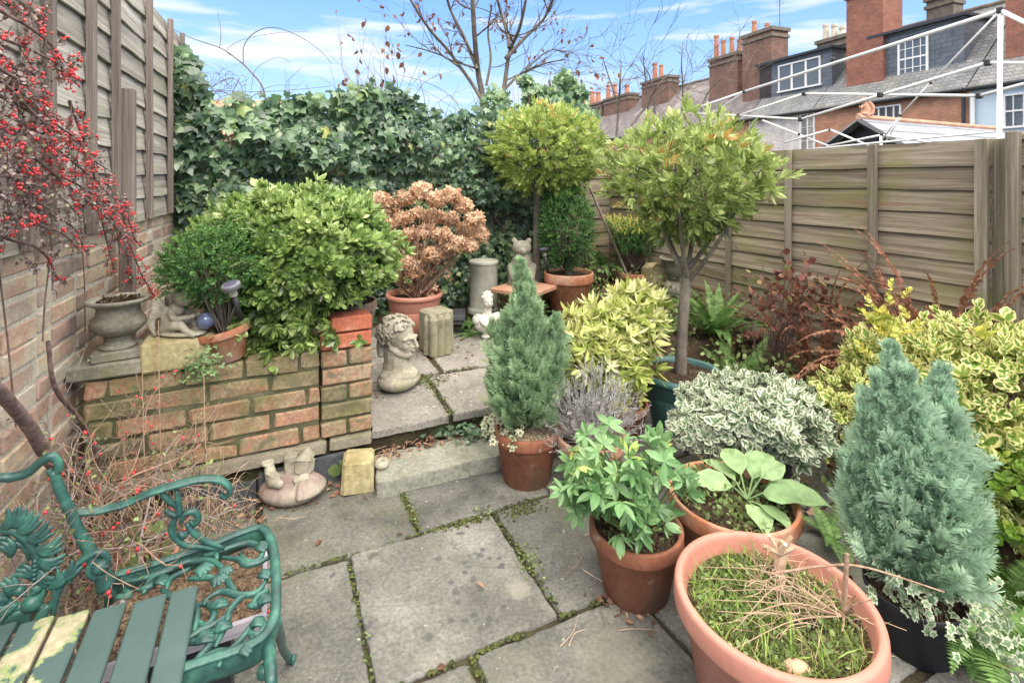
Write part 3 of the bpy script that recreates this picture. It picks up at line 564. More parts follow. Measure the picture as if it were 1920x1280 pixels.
# ------------------------------------------------------------------ low brick wall with pillar
lw = thing('low_brick_wall', 'low mossy brick retaining wall with its end pillar on the kerb', 'wall', UV(-.15, 2.56, .18)); lw['_w'] = [float(x) for x in UV(-.15, 2.56, .18)]
g = Geo(); o0 = UV(-.655, 2.53, 0); brickwork(g, o0, U, -Vd, .868, 5, .185, ch=.084, seed=9, bond='stretcher2', jit=.005, joint=.010)
g.build('brick_face', m_brickP, lw)
g = Geo(); box(g, UV(-.222, 2.59, .388), (.864, .105, .40), TH); g.build('mortar', m_mortarP, lw)
PU0, PU1 = .219, .452; pl = Geo(); r = random.Random(2); ch = .082; zc = .184
for c in range(5):
    parts_ = ((0, .115), (.125, .233)) if c % 2 == 0 else ((0, .233),)
    for a, b in parts_: box(pl, UV(PU0+(a+b)/2, 2.585, zc+ch*(c+.5)), (b-a-.003, .12, ch-.012), TH, bev=.007, rnd=r.random(), jit=.002, seed=c)
pl.build('pillar', m_brickP, lw)
g = Geo(); box(g, UV((PU0+PU1)/2, 2.59, zc+ch*2.5), (.225, .105, ch*5-.012), TH); g.build('pillar_mortar', m_mortarP, lw)
for k, (z, w_, uo) in enumerate(((zc+ch*5, .232, 0), (zc+ch*6-.004, .19, .02))):
    g = Geo(); c = UV((PU0+PU1)/2+uo, 2.59, z+.036); box(g, c, (w_, .12, .070), TH+k*.05, bev=.007, jit=.002, seed=k); o = g.build('loose_brick', m_redbrick, loc=(c[0], c[1], z))
    tag(o, ['bright red brick laid on top of the wall pillar', 'upper orange brick on the pillar just under the brown pot'][k], 'brick')
# slates and stones by the riser
g = Geo(); box(g, UV(.3, 2.60, .065), (1.95, .08, .13), TH, bev=.01); struct(g, 'riser', m_step)
for k, (px, py, w_, h_) in enumerate(((385, 925, .17, .10), (452, 917, .12, .085), (520, 905, .15, .11), (600, 880, .22, .12))):
    c = base(px, py+18, 0, .0); c = UV(np.dot(c, U), 2.50, h_/2); g = Geo(); tl = [U, nrm(-Vd*1+ZZ*-.15), nrm(ZZ+Vd*.15)]
    box(g, c, (w_, .012, h_), ax=tl, bev=.002, jit=.002, seed=k); tag(g.build('slate', m_slate, loc=(c[0], c[1], 0)), ['dark slate leaning on the step riser nearest the brick wall', 'second dark slate along the riser behind the bench arm', 'dark slate standing behind the pink shell ornament', 'long dark slate leaning behind the yellow sandstone block'][k], 'slate', 'slates leaning against the riser')
# ================================================================== HOUSES BEYOND THE RIGHT FENCE
HX = nrm(A([.34, -.94, 0])); HY = nrm(A([.94, .34, 0])); HO = A([18.0, 18.0, 0]); HR = math.atan2(HX[1], HX[0])
def HP(px, py, yo=0.0):                   # local (x, z) on the upright plane y = yo
    k = (px-960)/960; d = A([k, 1.0, 0]); s = (yo+np.dot(HO, HY))/np.dot(d, HY); p = d*s-HO; return float(np.dot(p, HX)), 1.4+(335-py)/960*s
m_hb = M_course('house_brick', (.52, .22, .12), (.42, .17, .10), (.42, .33, .26), .225, .075, .012)
m_hbw = M_course('white_painted_brick', (.70, .70, .70), (.62, .60, .58), (.50, .42, .38), .225, .075, .012)
m_hblue = M_flat('pale_blue_render', (.52, .64, .74), rough=.8, vary=.04)
m_chb = M_course('chimney_brick', (.36, .115, .07), (.24, .085, .06), (.24, .17, .13), .225, .075, .012)
m_chd = M_course('sooty_chimney_brick', (.24, .105, .075), (.15, .08, .065), (.20, .16, .13), .225, .075, .012)
m_roof = M_course('roof_slate', (.22, .225, .235), (.15, .16, .175), (.07, .07, .075), .25, .15, .012, zs=1.0, moss=(.21, .22, .12), mt=(.52, .75), rough=.6)
m_roofo = M_course('old_tile_roof', (.24, .21, .21), (.16, .14, .15), (.07, .06, .06), .2, .13, .02, moss=(.30, .28, .26), mt=(.5, .7), rough=.8)
m_dorm = M_course('slate_cladding', (.13, .155, .19), (.11, .135, .17), (.05, .06, .075), .42, .20, .010, rough=.5)
m_pot = M_flat('orange_clay', (.42, .19, .12), rough=.8, vary=.2)
m_potw = M_flat('pale_clay', (.55, .50, .42), rough=.8, vary=.15)
m_gutter = M_flat('black_gutter', (.035, .04, .05), rough=.4)
m_winw = M_flat('white_window_paint', (.78, .78, .78), rough=.4, vary=.03)
mg, n_, l_, b_ = newmat('window_glass'); b_.inputs['Base Color'].default_value = (.10, .12, .14, 1); b_.inputs['Roughness'].default_value = .08; b_.inputs['Specular IOR Level'].default_value = .8; m_glass = mg
m_cap = M_stone('chimney_cap', [(.3, (.13, .11, .09)), (.7, (.24, .21, .18))], 4)
def HT(name, label, cat, x, y, z, group=None):
    p = HO+HX*x+HY*y+ZZ*z; o = thing(name, label, cat, p, group); o.rotation_euler = (0, 0, HR); o['_h'] = [x, y, z]; return o
def hpart(g, name, mat, par, kindloc=None):
    h = A(par['_h']); 
    for k in range(len(g.V)): g.V[k] = g.V[k]-h
    o = g.build(name, mat, loc=(0, 0, 0)); o.parent = par; return o
def sub(g, name, mat, par, house):
    h = A(house['_h']); 
    for k in range(len(g.V)): g.V[k] = g.V[k]-h
    o = g.build(name, mat, loc=(0, 0, 0)); o.parent = par; return o
EZ, RZ, RY = 4.9, 8.75, 3.5; SL = (RZ-EZ)/(RY+.15)
def rz(y): return EZ+(y+.15)*SL if y < RY else RZ-(y-RY)*SL
def house(name, label, x0, x1, mw, mr, dz=0.0):
    o = HT(name, label, 'house', (x0+x1)/2, 0, 0, 'terraced houses beyond the right fence')
    g = Geo(); v = [(x0, 0, -.05), (x1, 0, -.05), (x1, 0, EZ+.1+dz), (x0, 0, EZ+.1+dz), (x0, 7, -.05), (x1, 7, -.05), (x1, 7, EZ+.1+dz), (x0, 7, EZ+.1+dz), (x0, RY, RZ-.12+dz), (x1, RY, RZ-.12+dz)]
    g.add(v, [(0, 1, 2, 3), (5, 4, 7, 6), (4, 0, 3, 8, 7), (1, 5, 6, 9, 2)]); hpart(g, 'wall', mw, o)
    g = Geo(); e = .02
    for s in (0, 1):
        ya, yb = (-.2, RY) if s == 0 else (7.2, RY); za = rz(-.2)+dz
        v = [(x0+e, ya, za), (x1-e, ya, za), (x1-e, yb, RZ+dz), (x0+e, yb, RZ+dz)]; v2 = [(a, b, c-.10) for a, b, c in v]
        g.add(v+v2, [(0, 1, 2, 3), (4, 5, 6, 7), (0, 1, 5, 4), (1, 2, 6, 5), (3, 0, 4, 7)])
    rf = hpart(g, 'roof', mr, o)
    g = Geo(); tube(g, [((x0+e), RY, RZ+dz+.02), ((x1-e), RY, RZ+dz+.02)], .11, n=8); sub(g, 'ridge_tiles', m_cap, rf, o)
    g = Geo(); tube(g, [(x0+.03, -.28, EZ-.10+dz), (x1-.03, -.28, EZ-.10+dz)], .07, n=8); box(g, ((x0+x1)/2, -.13, EZ-.12+dz), (x1-x0-.06, .12, .16)); hpart(g, 'gutter', m_gutter, o)
    return o, rf
def window(g_o, parent, x0, x1, z0, z1, y, nx, nz, sash=False, name='window', fr=.07):
    g = Geo()
    for c, s in ((((x0+x1)/2, y, z1-fr/2), (x1-x0, .08, fr)), (((x0+x1)/2, y-.02, z0+fr/2), (x1-x0+.08, .12, fr)), ((x0+fr/2, y, (z0+z1)/2), (fr, .078, z1-z0-2*fr)), ((x1-fr/2, y, (z0+z1)/2), (fr, .078, z1-z0-2*fr))): box(g, c, s)
    for i in range(1, nx): box(g, (x0+(x1-x0)*i/nx, y+.012, (z0+z1)/2), (.028 if sash else .06, .045, z1-z0-2*fr))
    for i in range(1, nz): box(g, ((x0+x1)/2, y+.016, z0+(z1-z0)*i/nz), (x1-x0-2*fr, .04, .028 if not (sash and i == nz//2) else .06))
    w_ = sub(g, name, m_winw, parent, g_o)
    g = Geo(); box(g, ((x0+x1)/2, y+.035, (z0+z1)/2), (x1-x0-2*fr, .01, z1-z0-2*fr)); sub(g, 'pane', m_glass, w_, g_o); return w_
xs = [HP(px, 180)[0] for px in (1817, 1528, 1404, 1290, 1215, 1165, 1125)]
h1, r1 = house('blue_house', 'pale blue rendered house cut off by the right edge behind the white frame', xs[0]+.01, xs[0]+6, m_hblue, m_roof)
h2, r2 = house('brick_house', 'orange brick house with a grey slate dormer and a tall brick chimney', xs[1]+.01, xs[0]-.01, m_hb, m_roof)
h3, r3 = house('white_brick_house', 'white painted brick house with a three pane grey dormer', xs[2]+.01, xs[1]-.01, m_hbw, m_roof)
h4, r4 = house('terraced_house', 'far house with an old tiled roof next to the three pane dormer', xs[3]+.01, xs[2]-.01, m_hb, m_roofo)
h5, r5 = house('terraced_house', 'far house whose mottled roof carries the chimney with two tall pots', xs[4]+.01, xs[3]-.01, m_hb, m_roofo)
h6, r6 = house('terraced_house', 'far house whose small chimney carries three orange pots', xs[5]+.01, xs[4]-.01, m_hb, m_roofo)
h7, r7 = house('terraced_house', 'farthest house of the row just right of the ivy clump', xs[6]-8, xs[5]-.01, m_hb, m_roofo)
def dormer(ho, rf, pxl, pxr, pyt, yf, win, nx, nz, sash, wide=0.0):
    x0, x1 = HP(pxl, 100, yf)[0], HP(pxr, 100, yf)[0]; zt = HP((pxl+pxr)/2, pyt, yf)[1]; zb = rz(yf)-.05; yb = min(RY-.2, (zt-EZ)/SL-.15)
    g = Geo(); g.add([(x0, yf, zb), (x1, yf, zb), (x1, yf, zt), (x0, yf, zt), (x0, yb, zt), (x1, yb, zt)], [(0, 1, 2, 3), (0, 3, 4), (1, 5, 2), (3, 2, 5, 4)])
    d = sub(g, 'dormer', m_dorm, ho, ho)
    g = Geo(); box(g, ((x0+x1)/2, (yf+yb)/2-.05, zt+.06), (x1-x0+.3, yb-yf+.35, .12)); sub(g, 'dormer_roof', m_gutter, d, ho)
    wx0, wz1 = HP(win[0], win[1], yf-.02); wx1, wz0 = HP(win[2], win[3], yf-.02); 
    # sub-part of the dormer
    window_flat(ho, d, wx0, wx1, min(wz0, wz1), max(wz0, wz1), yf-.03, nx, nz, sash)
def window_flat(ho, par, x0, x1, z0, z1, y, nx, nz, sash):
    g = Geo(); fr = .08
    for c, s in ((((x0+x1)/2, y, z1-fr/2), (x1-x0, .08, fr)), (((x0+x1)/2, y-.02, z0+fr/2), (x1-x0+.08, .12, fr)), ((x0+fr/2, y, (z0+z1)/2), (fr, .078, z1-z0-2*fr)), ((x1-fr/2, y, (z0+z1)/2), (fr, .078, z1-z0-2*fr))): box(g, c, s)
    for i in range(1, nx): box(g, (x0+(x1-x0)*i/nx, y+.008, (z0+z1)/2), (.03 if sash else .12, .045, z1-z0-2*fr))
    for i in range(1, nz): box(g, ((x0+x1)/2, y+.012, z0+(z1-z0)*i/nz), (x1-x0-2*fr, .04, .03 if i != nz//2 else .07))
    sub(g, 'window_frame', m_winw, par, ho); g = Geo(); box(g, ((x0+x1)/2, y+.024, (z0+z1)/2), (x1-x0-2*fr, .008, z1-z0-2*fr)); sub(g, 'pane', m_glass, par, ho)
dormer(h2, r2, 1637, 1808, 52, .95, (1684, 78, 1741, 140), 4, 4, True)
dormer(h3, r3, 1424, 1560, 108, .95, (1460, 124, 1539, 160), 3, 1, False)
for ho, rf, a, pb, ny, nz_, sa in ((h1, r1, (1881, 178), (1960, 236), 4, 2, True), (h2, r2, (1634, 202), (1690, 232), 4, 1, False), (h3, r3, (1500, 214), (1528, 290), 2, 3, False)):
    a_, b__ = HP(*a, -.03), HP(*pb, -.03); x0, x1 = a_[0], b__[0]; z0, z1 = min(a_[1], b__[1]), max(a_[1], b__[1]); window(ho, ho, x0, x1, z0, z1, -.03, ny, nz_, sa)
g = Geo(); x = xs[0]-.12; tube(g, [(x, -.12, 0), (x, -.12, EZ-.3)], .06, n=8); sub(g, 'drainpipe', m_gutter, h2, h2)
g = Geo(); x = xs[0]+.18; tube(g, [(x, -.12, 0), (x, -.12, EZ-.3)], .07, n=8); sub(g, 'drainpipe', m_winw, h1, h1)
def chimney(ho, rf, pxl, pxr, pyt, y, dy, pots, mat, zb=None, pot_m=None, pr=.13, cap=True):
    x0, x1 = HP(pxl, 100, y)[0], HP(pxr, 100, y)[0]; zt = HP((pxl+pxr)/2, pyt, y)[1]; zb = zb or min(rz(y), rz(y+dy))-.3
    x1 = x0+(x1-x0)*.92
    g = Geo(); box(g, ((x0+x1)/2, y+dy/2, (zb+zt)/2), (x1-x0, dy, zt-zb)); c = sub(g, 'chimney', mat, ho, ho)
    if cap:
        g = Geo(); box(g, ((x0+x1)/2, y+dy/2, zt-.35), (x1-x0+.14, dy+.14, .16)); box(g, ((x0+x1)/2, y+dy/2, zt+.03), (x1-x0+.2, dy+.2, .2)); sub(g, 'chimney_cap', m_cap if mat is not m_chb else mat, c, ho)
    for (px, pt, wpx) in pots:
        xx, zz_ = HP(px, pt, y+.25); rr_ = pr*wpx; g = Geo(); lathe(g, [(rr_*1.15, zt+.1), (rr_*1.1, zt+.25), (rr_*.85, zz_-.2), (rr_*1.05, zz_-.12), (rr_*1.05, zz_), (rr_*.8, zz_), (rr_*.8, zz_-.3)], (xx, y+dy/2 if dy < .8 else y+.35, 0), n=14); sub(g, 'chimney_pot', pot_m or m_pot, c, ho)
chimney(h2, r2, 1587, 1662, -28, .75, 1.3, [(1605, -50, 1), (1640, -52, 1)], m_chb)
chimney(h1, r1, 1885, 1975, -75, .75, 1.3, [(1910, -100, 1)], m_chb)
chimney(h3, r3, 1392, 1452, 62, .95, 1.25, [(1412, 40, 1.1), (1436, 44, 1.1)], m_chd)
chimney(h4, r4, 1330, 1388, 107, 1.4, 1.1, [(1341, 67, 1.2), (1354, 76, 1.2), (1370, 70, 1.2), (1384, 74, 1.2)], m_chd)
chimney(h5, r5, 1203, 1258, 150, 2.2, 1.0, [(1226, 119, 1.5), (1238, 122, 1.4)], m_chd)
chimney(h6, r6, 1132, 1184, 182, 2.2, 1.0, [(1139, 160, 1.7), (1151, 158, 1.7), (1174, 160, 1.7)], m_chd)
chimney(h7, r7, 1098, 1131, 196, 2.2, 1.2, [(1096, 173, 2), (1109, 172, 2), (1120, 173, 2)], m_chd)
chimney(h3, r3, 1532, 1592, 74, 3.2, .7, [(1546, 46, 1.25), (1562, 46, 1.25), (1577, 50, 1.25)], m_cap, pot_m=m_potw)
chimney(h2, r2, 1737, 1792, -6, 3.2, .7, [], m_cap, cap=True)
g = Geo(); q = HP(1462, 100, 2.0); tube(g, [(q[0], 2.0, rz(2.0)-.1), (q[0], 2.0, HP(1462, -30, 2.0)[1])], .025, n=6)
for k in range(5): tube(g, [(q[0]-.3, 2.0, 11.6+k*.12), (q[0]+.3, 2.0, 11.6+k*.12)], .01, n=4)
sub(g, 'aerial', m_cap, h3, h3)
# red tiled house far left behind the ivy
b = D(430, 300, 13); o = thing('far_house', 'red tiled house roof showing behind the ivy at the far left', 'house', (b[0], b[1], 0))
g = Geo(); box(g, (b[0]-.6, b[1]+2, 1.25), (3.4, 4, 2.6)); o['_w'] = [b[0], b[1], 0]; g.build('wall', m_hb, o)
g = Geo(); x0, x1, y0 = b[0]-2.5, b[0]+1.3, b[1]-.2; g.add([(x0, y0, 2.5), (x1, y0, 2.5), (x1, y0+2.2, 3.7), (x0, y0+2.2, 3.7), (x1, y0+4.4, 2.5), (x0, y0+4.4, 2.5)], [(0, 1, 2, 3), (3, 2, 4, 5), (1, 4, 2), (0, 3, 5)]); g.build('roof', m_hb, o)
# ------------------------------------------------------------------ neighbour's shed
s0 = D(1622, 222, 9.0); zr = s0[2]; sh = thing('garden_shed', 'dark grey shed with a pitched slate roof behind the right fence', 'shed', (s0[0], s0[1], 0)); sh['_w'] = [s0[0], s0[1], 0]
ln, hw, ze = 4.6, 1.0, zr-.72; org = A([s0[0], s0[1], 0])
def SP(a, b, z): return org+U*a+Vd*b+ZZ*z
m_shroof = M_course('shed_slate', (.27, .30, .36), (.22, .25, .31), (.09, .10, .13), 3.0, .17, .014, rough=.5)
g = Geo(); g.add([SP(0, -hw, 0), SP(0, hw, 0), SP(0, hw, ze), SP(0, 0, zr-.04), SP(0, -hw, ze), SP(ln, -hw, 0), SP(ln, hw, 0), SP(ln, hw, ze), SP(ln, 0, zr-.04), SP(ln, -hw, ze)], [(0, 1, 2, 3, 4), (5, 9, 8, 7, 6), (0, 4, 9, 5), (1, 6, 7, 2)]); g.build('wall', m_dark, sh)
g = Geo()
for s in (-1, 1):
    k = (zr-ze)/hw; v = [SP(-.15, 0, zr), SP(ln+.15, 0, zr), SP(ln+.15, s*(hw+.15), ze-k*.15), SP(-.15, s*(hw+.15), ze-k*.15)]; g.add(v+[x-ZZ*.05 for x in v], [(0, 1, 2, 3), (4, 5, 6, 7), (0, 3, 7, 4), (2, 3, 7, 6), (1, 2, 6, 5)])
rf = g.build('roof', m_shroof, sh)
g = Geo(); tube(g, [SP(-.2, 0, zr+.01), SP(ln+.2, 0, zr+.01)], .05, n=8); g.build('ridge_tiles', m_terra3, sh)
g = Geo()
for s in (-1, 1): tube(g, [SP(-.19, 0, zr-.06), SP(-.19, s*(hw+.15), ze-.13)], .05, n=4)
g.build('barge_board', m_gutter, sh)
g = Geo(); box(g, SP(-.02, 0, zr-.62), (.03, .5, .3), TH); g.build('vent', m_glass, sh)
# ------------------------------------------------------------------ statues helper: one fused surface
def fuse(name, g, mat, parent, vox=.006, sm=6, disp=None, loc=None):
    o = g.build(name, mat, parent, smooth=True, loc=loc)
    m = o.modifiers.new('r', 'REMESH'); m.mode = 'VOXEL'; m.voxel_size = vox; m.use_smooth_shade = True
    if sm: s = o.modifiers.new('s', 'SMOOTH'); s.iterations = sm; s.factor = .5
    return o
def chain(g, pts, rad, n=16):
    P = smooth_path(pts, 5) if len(pts) > 2 else np.linspace(pts[0], pts[1], 8); R = np.interp(np.linspace(0, 1, len(P)), np.linspace(0, 1, len(rad)), rad)
    for p, r_ in zip(P, R): ell(g, p, r_, t=SPHM)
SPHM = sphere_t(12, 8)
# terracotta animal on the shed ridge
p0 = SP(0, 0, zr+.04); fx = -Vd*.8-U*.3; an = thing('roof_ornament', 'small terracotta squirrel figure sitting on the shed ridge end', 'ornament', p0); an['_w'] = [float(x) for x in p0]; g = Geo()
F_ = nrm(-U*.9+Vd*.2); chain(g, [p0+ZZ*.02, p0+ZZ*.10-F_*.02, p0+ZZ*.20+F_*.0], [.075, .075, .05]); ell(g, p0+ZZ*.27+F_*.04, (.05, .05, .045)); ell(g, p0+ZZ*.26+F_*.085, .026)
for s in (-1, 1): chain(g, [p0+ZZ*.30+F_*.02+np.cross(ZZ, F_)*s*.025, p0+ZZ*.345+F_*.015+np.cross(ZZ, F_)*s*.032], [.014, .006]); chain(g, [p0+ZZ*.18+F_*.03+np.cross(ZZ, F_)*s*.03, p0+ZZ*.14+F_*.09, p0+ZZ*.17+F_*.12], [.02, .016, .013]); ell(g, p0+ZZ*.03+F_*.07+np.cross(ZZ, F_)*s*.05, (.05, .03, .025))
chain(g, [p0+ZZ*.02-F_*.06, p0+ZZ*.05-F_*.14, p0+ZZ*.16-F_*.15, p0+ZZ*.24-F_*.10], [.03, .04, .045, .025]); fuse('body', g, m_terra3, an, .010, 3)
# ------------------------------------------------------------------ white pop-up frame
m_tub = m_whitep; fr = D(1868, 250, 3.35); fo = thing('gazebo_frame', 'white metal folding gazebo frame with black joints beyond the right fence', 'gazebo', (fr[0], fr[1], 0)); fo['_w'] = [fr[0], fr[1], 0]
def rod(a, b, r_=.017, nm='tube'):
    g = Geo(); tube(g, [a, b], r_*.68, n=10); g.build(nm, m_tub, fo, smooth=True)
def joint(p, r_=.028):
    r_ *= .75; g = Geo(); box(g, p, (r_*2, r_*1.6, r_*2), .4, bev=.006); g.build('joint', m_dark, fo)
J = D(1876, 20, 3.3); JL = D(1396, 172, 5.6); LEGB = D(1868, 330, 3.3); LEGB[2] = 0
rod(J, LEGB, .02, 'leg'); rod(J, JL, .019); rod(J, D(1960, 62, 3.0), .019); rod(JL, D(1280, 212, 6.4), .019); rod(JL, D(1340, 212, 6.1)); joint(J); joint(D(1562, 112, 4.45), .022); joint(JL, .026)
a1 = D(1852, 118, 3.5); a2 = D(1650, 178, 4.2); a3 = D(1501, 224, 5.0); rod(a1, a3, .017); rod(a1, D(1960, 119, 3.2)); joint(a1); joint(a2); joint(a3)
b1 = D(1508, 176, 5.0); b2 = D(1385, 217, 5.8); b3 = D(1836, 180, 3.7); rod(b1, b2); rod(b1, b3); rod(b3, D(1960, 147, 3.2)); rod(b2, a3); rod(b2, D(1300, 213, 6.3)); joint(b1); joint(b3); joint(b2)
c1_ = D(1745, 155, 4.0); c2 = D(1688, 217, 4.35); rod(D(1870, 26, 3.4), c1_, .010); rod(c1_, c2, .010); rod(c2, D(1654, 262, 4.5), .010); rod(D(1690, 215, 4.5), D(1660, 268, 4.7), .010); joint(c1_, .016); joint(c2, .016)
d1 = D(1654, 253, 4.6); rod(D(1430, 226, 5.9), D(1553, 274, 5.2), .014); rod(D(1470, 268, 5.6), D(1556, 243, 5.2), .014); rod(D(1556, 243, 5.2), D(1640, 278, 4.8), .014); rod(D(1553, 274, 5.2), d1, .014); rod(d1, D(1745, 268, 4.2), .014); joint(d1, .022); joint(D(1556, 243, 5.2), .018); joint(D(1498, 252, 5.4), .018)
rod(D(1652, 255, 4.6), A([D(1652, 255, 4.6)[0], D(1652, 255, 4.6)[1], 0]), .018, 'leg')
rod(D(1500, 282, 4.9), D(1862, 247, 3.32), .012)
# ================================================================== ORNAMENTS AND SMALL STONES
def gthing(name, label, cat, p, group=None):
    o = thing(name, label, cat, p, group); o['_w'] = [float(x) for x in p]; return o
def fr3(ang):                              # facing direction, left, up
    f = A([math.cos(ang), math.sin(ang), 0]); return f, np.cross(ZZ, f)
def bustL(p, f, l):
    return lambda a, b, c: p+f*a+l*b+ZZ*c
# curly head bust
p = base(748, 742, .18, .11); f, l = fr3(math.radians(-22)); Q_ = bustL(p, f, l); Rf = np.stack([f, l, ZZ], -1)
o = gthing('stone_bust', 'large pale stone head of a curly haired youth on the paving beside the brick pillar', 'statue', p); g = Geo()
ell(g, Q_(0, 0, .058), (.118, .138, .064), Rf); ell(g, Q_(.02, 0, .085), (.095, .105, .05), Rf); ell(g, Q_(-.02, .06, .09), (.06, .06, .04), Rf); ell(g, Q_(-.02, -.06, .09), (.06, .06, .04), Rf)
chain(g, [Q_(-.005, 0, .07), Q_(-.012, 0, .15), Q_(-.012, 0, .22)], [.10, .078, .076]); chain(g, [Q_(.055, .02, .09), Q_(.0, .062, .22)], [.016, .014]); chain(g, [Q_(.055, -.02, .09), Q_(.0, -.062, .22)], [.016, .014])
ell(g, Q_(-.02, 0, .318), (.105, .088, .092), Rf); ell(g, Q_(.042, 0, .272), (.056, .058, .084), Rf); ell(g, Q_(.074, 0, .208), (.025, .026, .022), Rf)
for s in (-1, 1):
    chain(g, [Q_(.07, s*.012, .203), Q_(.035, s*.05, .218), Q_(-.01, s*.064, .25)], [.02, .018, .018]); ell(g, Q_(.058, s*.032, .262), (.033, .026, .028), Rf); ell(g, Q_(.087, s*.030, .284), (.012, .015, .009), Rf)
    chain(g, [Q_(.102, s*.006, .303), Q_(.096, s*.03, .307), Q_(.07, s*.052, .300)], [.009, .010, .008]); chain(g, [Q_(-.005, s*.068, .292), Q_(-.018, s*.076, .28), Q_(-.006, s*.07, .26)], [.010, .012, .007]); ell(g, Q_(.104, s*.011, .254), (.010, .008, .007), Rf)
chain(g, [Q_(.101, 0, .302), Q_(.116, 0, .278), Q_(.124, 0, .258)], [.0085, .009, .0115]); ell(g, Q_(.103, 0, .238), (.011, .022, .0055), Rf); ell(g, Q_(.099, 0, .228), (.011, .018, .0055), Rf)
r = rng_(11)
for k in range(150):
    d = rdirs(r, 1)[0]
    a = nrm(A([d[0], d[1], d[2]])); 
    if a[2] < -.55 or (a[0] > .35 and a[2] < .42) or (a[0] > .1 and a[2] < -.1): continue
    c0 = Q_(-.02+a[0]*.108, a[1]*.09, .318+a[2]*.095); t1 = nrm(np.cross(a, rdirs(r, 1)[0])); t2 = np.cross(a, t1); t1 = Rf@t1; t2 = Rf@t2; nn = Rf@a; rad_ = r.uniform(.010, .017)
    chain(g, [c0+t1*rad_*math.cos(q)+t2*rad_*math.sin(q)+nn*.006*(1+q/3) for q in np.linspace(0, 4.4, 6)], [.0075, .0055, .0035], 8)
for k in range(30): ell(g, Q_(-.09-.01*r.random(), r.uniform(-.06, .06), r.uniform(.17, .29)), (.02, .017, .02), t=SPHM)
fuse('bust', g, m_stonew, o, .0034, 1)
# small roman bust
p = base(914, 640, .18, .07); f, l = fr3(math.radians(-70)); Q_ = bustL(p, f, l); Rf = np.stack([f, l, ZZ], -1)
o = gthing('roman_bust', 'small white draped Roman bust half hidden behind the tall conifer', 'statue', p); g = Geo()
ell(g, Q_(0, 0, .02), (.05, .05, .02)); chain(g, [Q_(0, 0, .02), Q_(0, 0, .07)], [.03, .04]); ell(g, Q_(0, 0, .12), (.06, .105, .075), Rf); ell(g, Q_(0, .075, .15), (.045, .045, .045)); ell(g, Q_(0, -.075, .15), (.045, .045, .045))
chain(g, [Q_(0, 0, .17), Q_(0, 0, .25)], [.035, .032]); ell(g, Q_(-.005, 0, .305), (.052, .043, .052), Rf); ell(g, Q_(.02, 0, .275), (.036, .034, .045), Rf); chain(g, [Q_(.055, 0, .295), Q_(.064, 0, .275)], [.006, .009]); ell(g, Q_(.05, 0, .258), (.008, .014, .005), Rf)
for s in (-1, 1): ell(g, Q_(.03, s*.02, .272), (.02, .014, .016), Rf); chain(g, [Q_(.052, s*.006, .297), Q_(.042, s*.026, .297)], [.006, .006])
for k in range(9): chain(g, [Q_(.02+.01*k % .03, -.09+.02*k, .19-.008*k), Q_(.068, -.05+.015*k, .13-.006*k), Q_(.05, .03+.008*k, .07)], [.008, .010, .007])
for k in range(50):
    d = rdirs(r, 1)[0]
    if d[2] > .05 and not (d[0] > .3 and d[2] < .5): ell(g, Q_(-.005+d[0]*.053, d[1]*.044, .305+d[2]*.053), .010, t=SPHM)
fuse('bust', g, m_white, o, .0042, 2)
# fluted stone block
p = base(818, 668, .18, .11); o = gthing('fluted_stone', 'short mossy stone block with fluted front edge behind the curly head', 'stone block', p)
g = Geo(); box(g, p+ZZ*.15, (.19, .17, .29), math.radians(38), bev=.012, jit=.003)
for k, (dx, dy) in enumerate(((0, -.118), (.045, -.092), (-.045, -.085), (.085, -.06))): lathe(g, [(0, .0), (.032, .005), (.032, .25), (.018, .275), (0, .28)], p+A([dx, dy, 0]), n=14)
g.build('block', m_mossst, o, smooth=False)
# plain cylinder
p = D(907, 590, 4.33); p[2] = .275; o = gthing('chimney_flue', 'pale grey clay cylinder standing upright in front of the ivy', 'cylinder', p); g = Geo()
lathe(g, [(.135, 0), (.135, .03), (.122, .045), (.118, .05), (.118, .405), (.125, .41), (.125, .43), (.118, .437), (0, .44)], p, n=40); g.build('flue', m_pipe, o, smooth=True)
# black slab
p = D(845, 578, 4.05); g = Geo(); c = A([p[0], p[1], .325]); box(g, c, (.23, .24, .035), .1, bev=.004); box(g, c-ZZ*.035, (.2, .2, .035), .1); tag(g.build('slate_slab', m_slate, loc=(c[0], c[1], .27)), 'black slate slab lying between the brown hydrangea pot and grey cylinder', 'slab')
# terracotta paver table
c = D(984, 541, 4.15); o = gthing('paver_table', 'square terracotta paving slab raised as a low table behind the conifer', 'table', (c[0], c[1], .18)); g = Geo(); box(g, c, (.40, .40, .035), TH+.55, bev=.006, jit=.001); g.build('tabletop', m_terra3, o)
g = Geo()
for k in range(4): box(g, (c[0], c[1], .18+.038+k*.073), (.215, .20, .066), .3+.1*k, bev=.006, rnd=.2+.2*k)
g.build('brick_stack', m_brickP, o)
# bear-like figure
p = D(978, 586, 4.25); p[2] = .25; f, l = fr3(math.radians(-88)); Q_ = bustL(p, f, l); Rf = np.stack([f, l, ZZ], -1)
o = gthing('stone_animal', 'tall stone animal figure with small round ears behind the paver table', 'statue', p); g = Geo()
chain(g, [Q_(0, 0, .06), Q_(0, 0, .25), Q_(0, 0, .42), Q_(0, 0, .50)], [.12, .125, .095, .07]); ell(g, Q_(.01, 0, .575), (.075, .082, .065), Rf); ell(g, Q_(.075, 0, .555), (.035, .035, .028), Rf); ell(g, Q_(.105, 0, .565), .011)
for s in (-1, 1): ell(g, Q_(0, s*.06, .635), (.018, .024, .026), Rf); ell(g, Q_(.062, s*.03, .59), .010); chain(g, [Q_(.02, s*.09, .42), Q_(.09, s*.07, .34), Q_(.12, s*.03, .30)], [.035, .03, .028]); ell(g, Q_(.09, s*.07, .04), (.07, .045, .04), Rf)
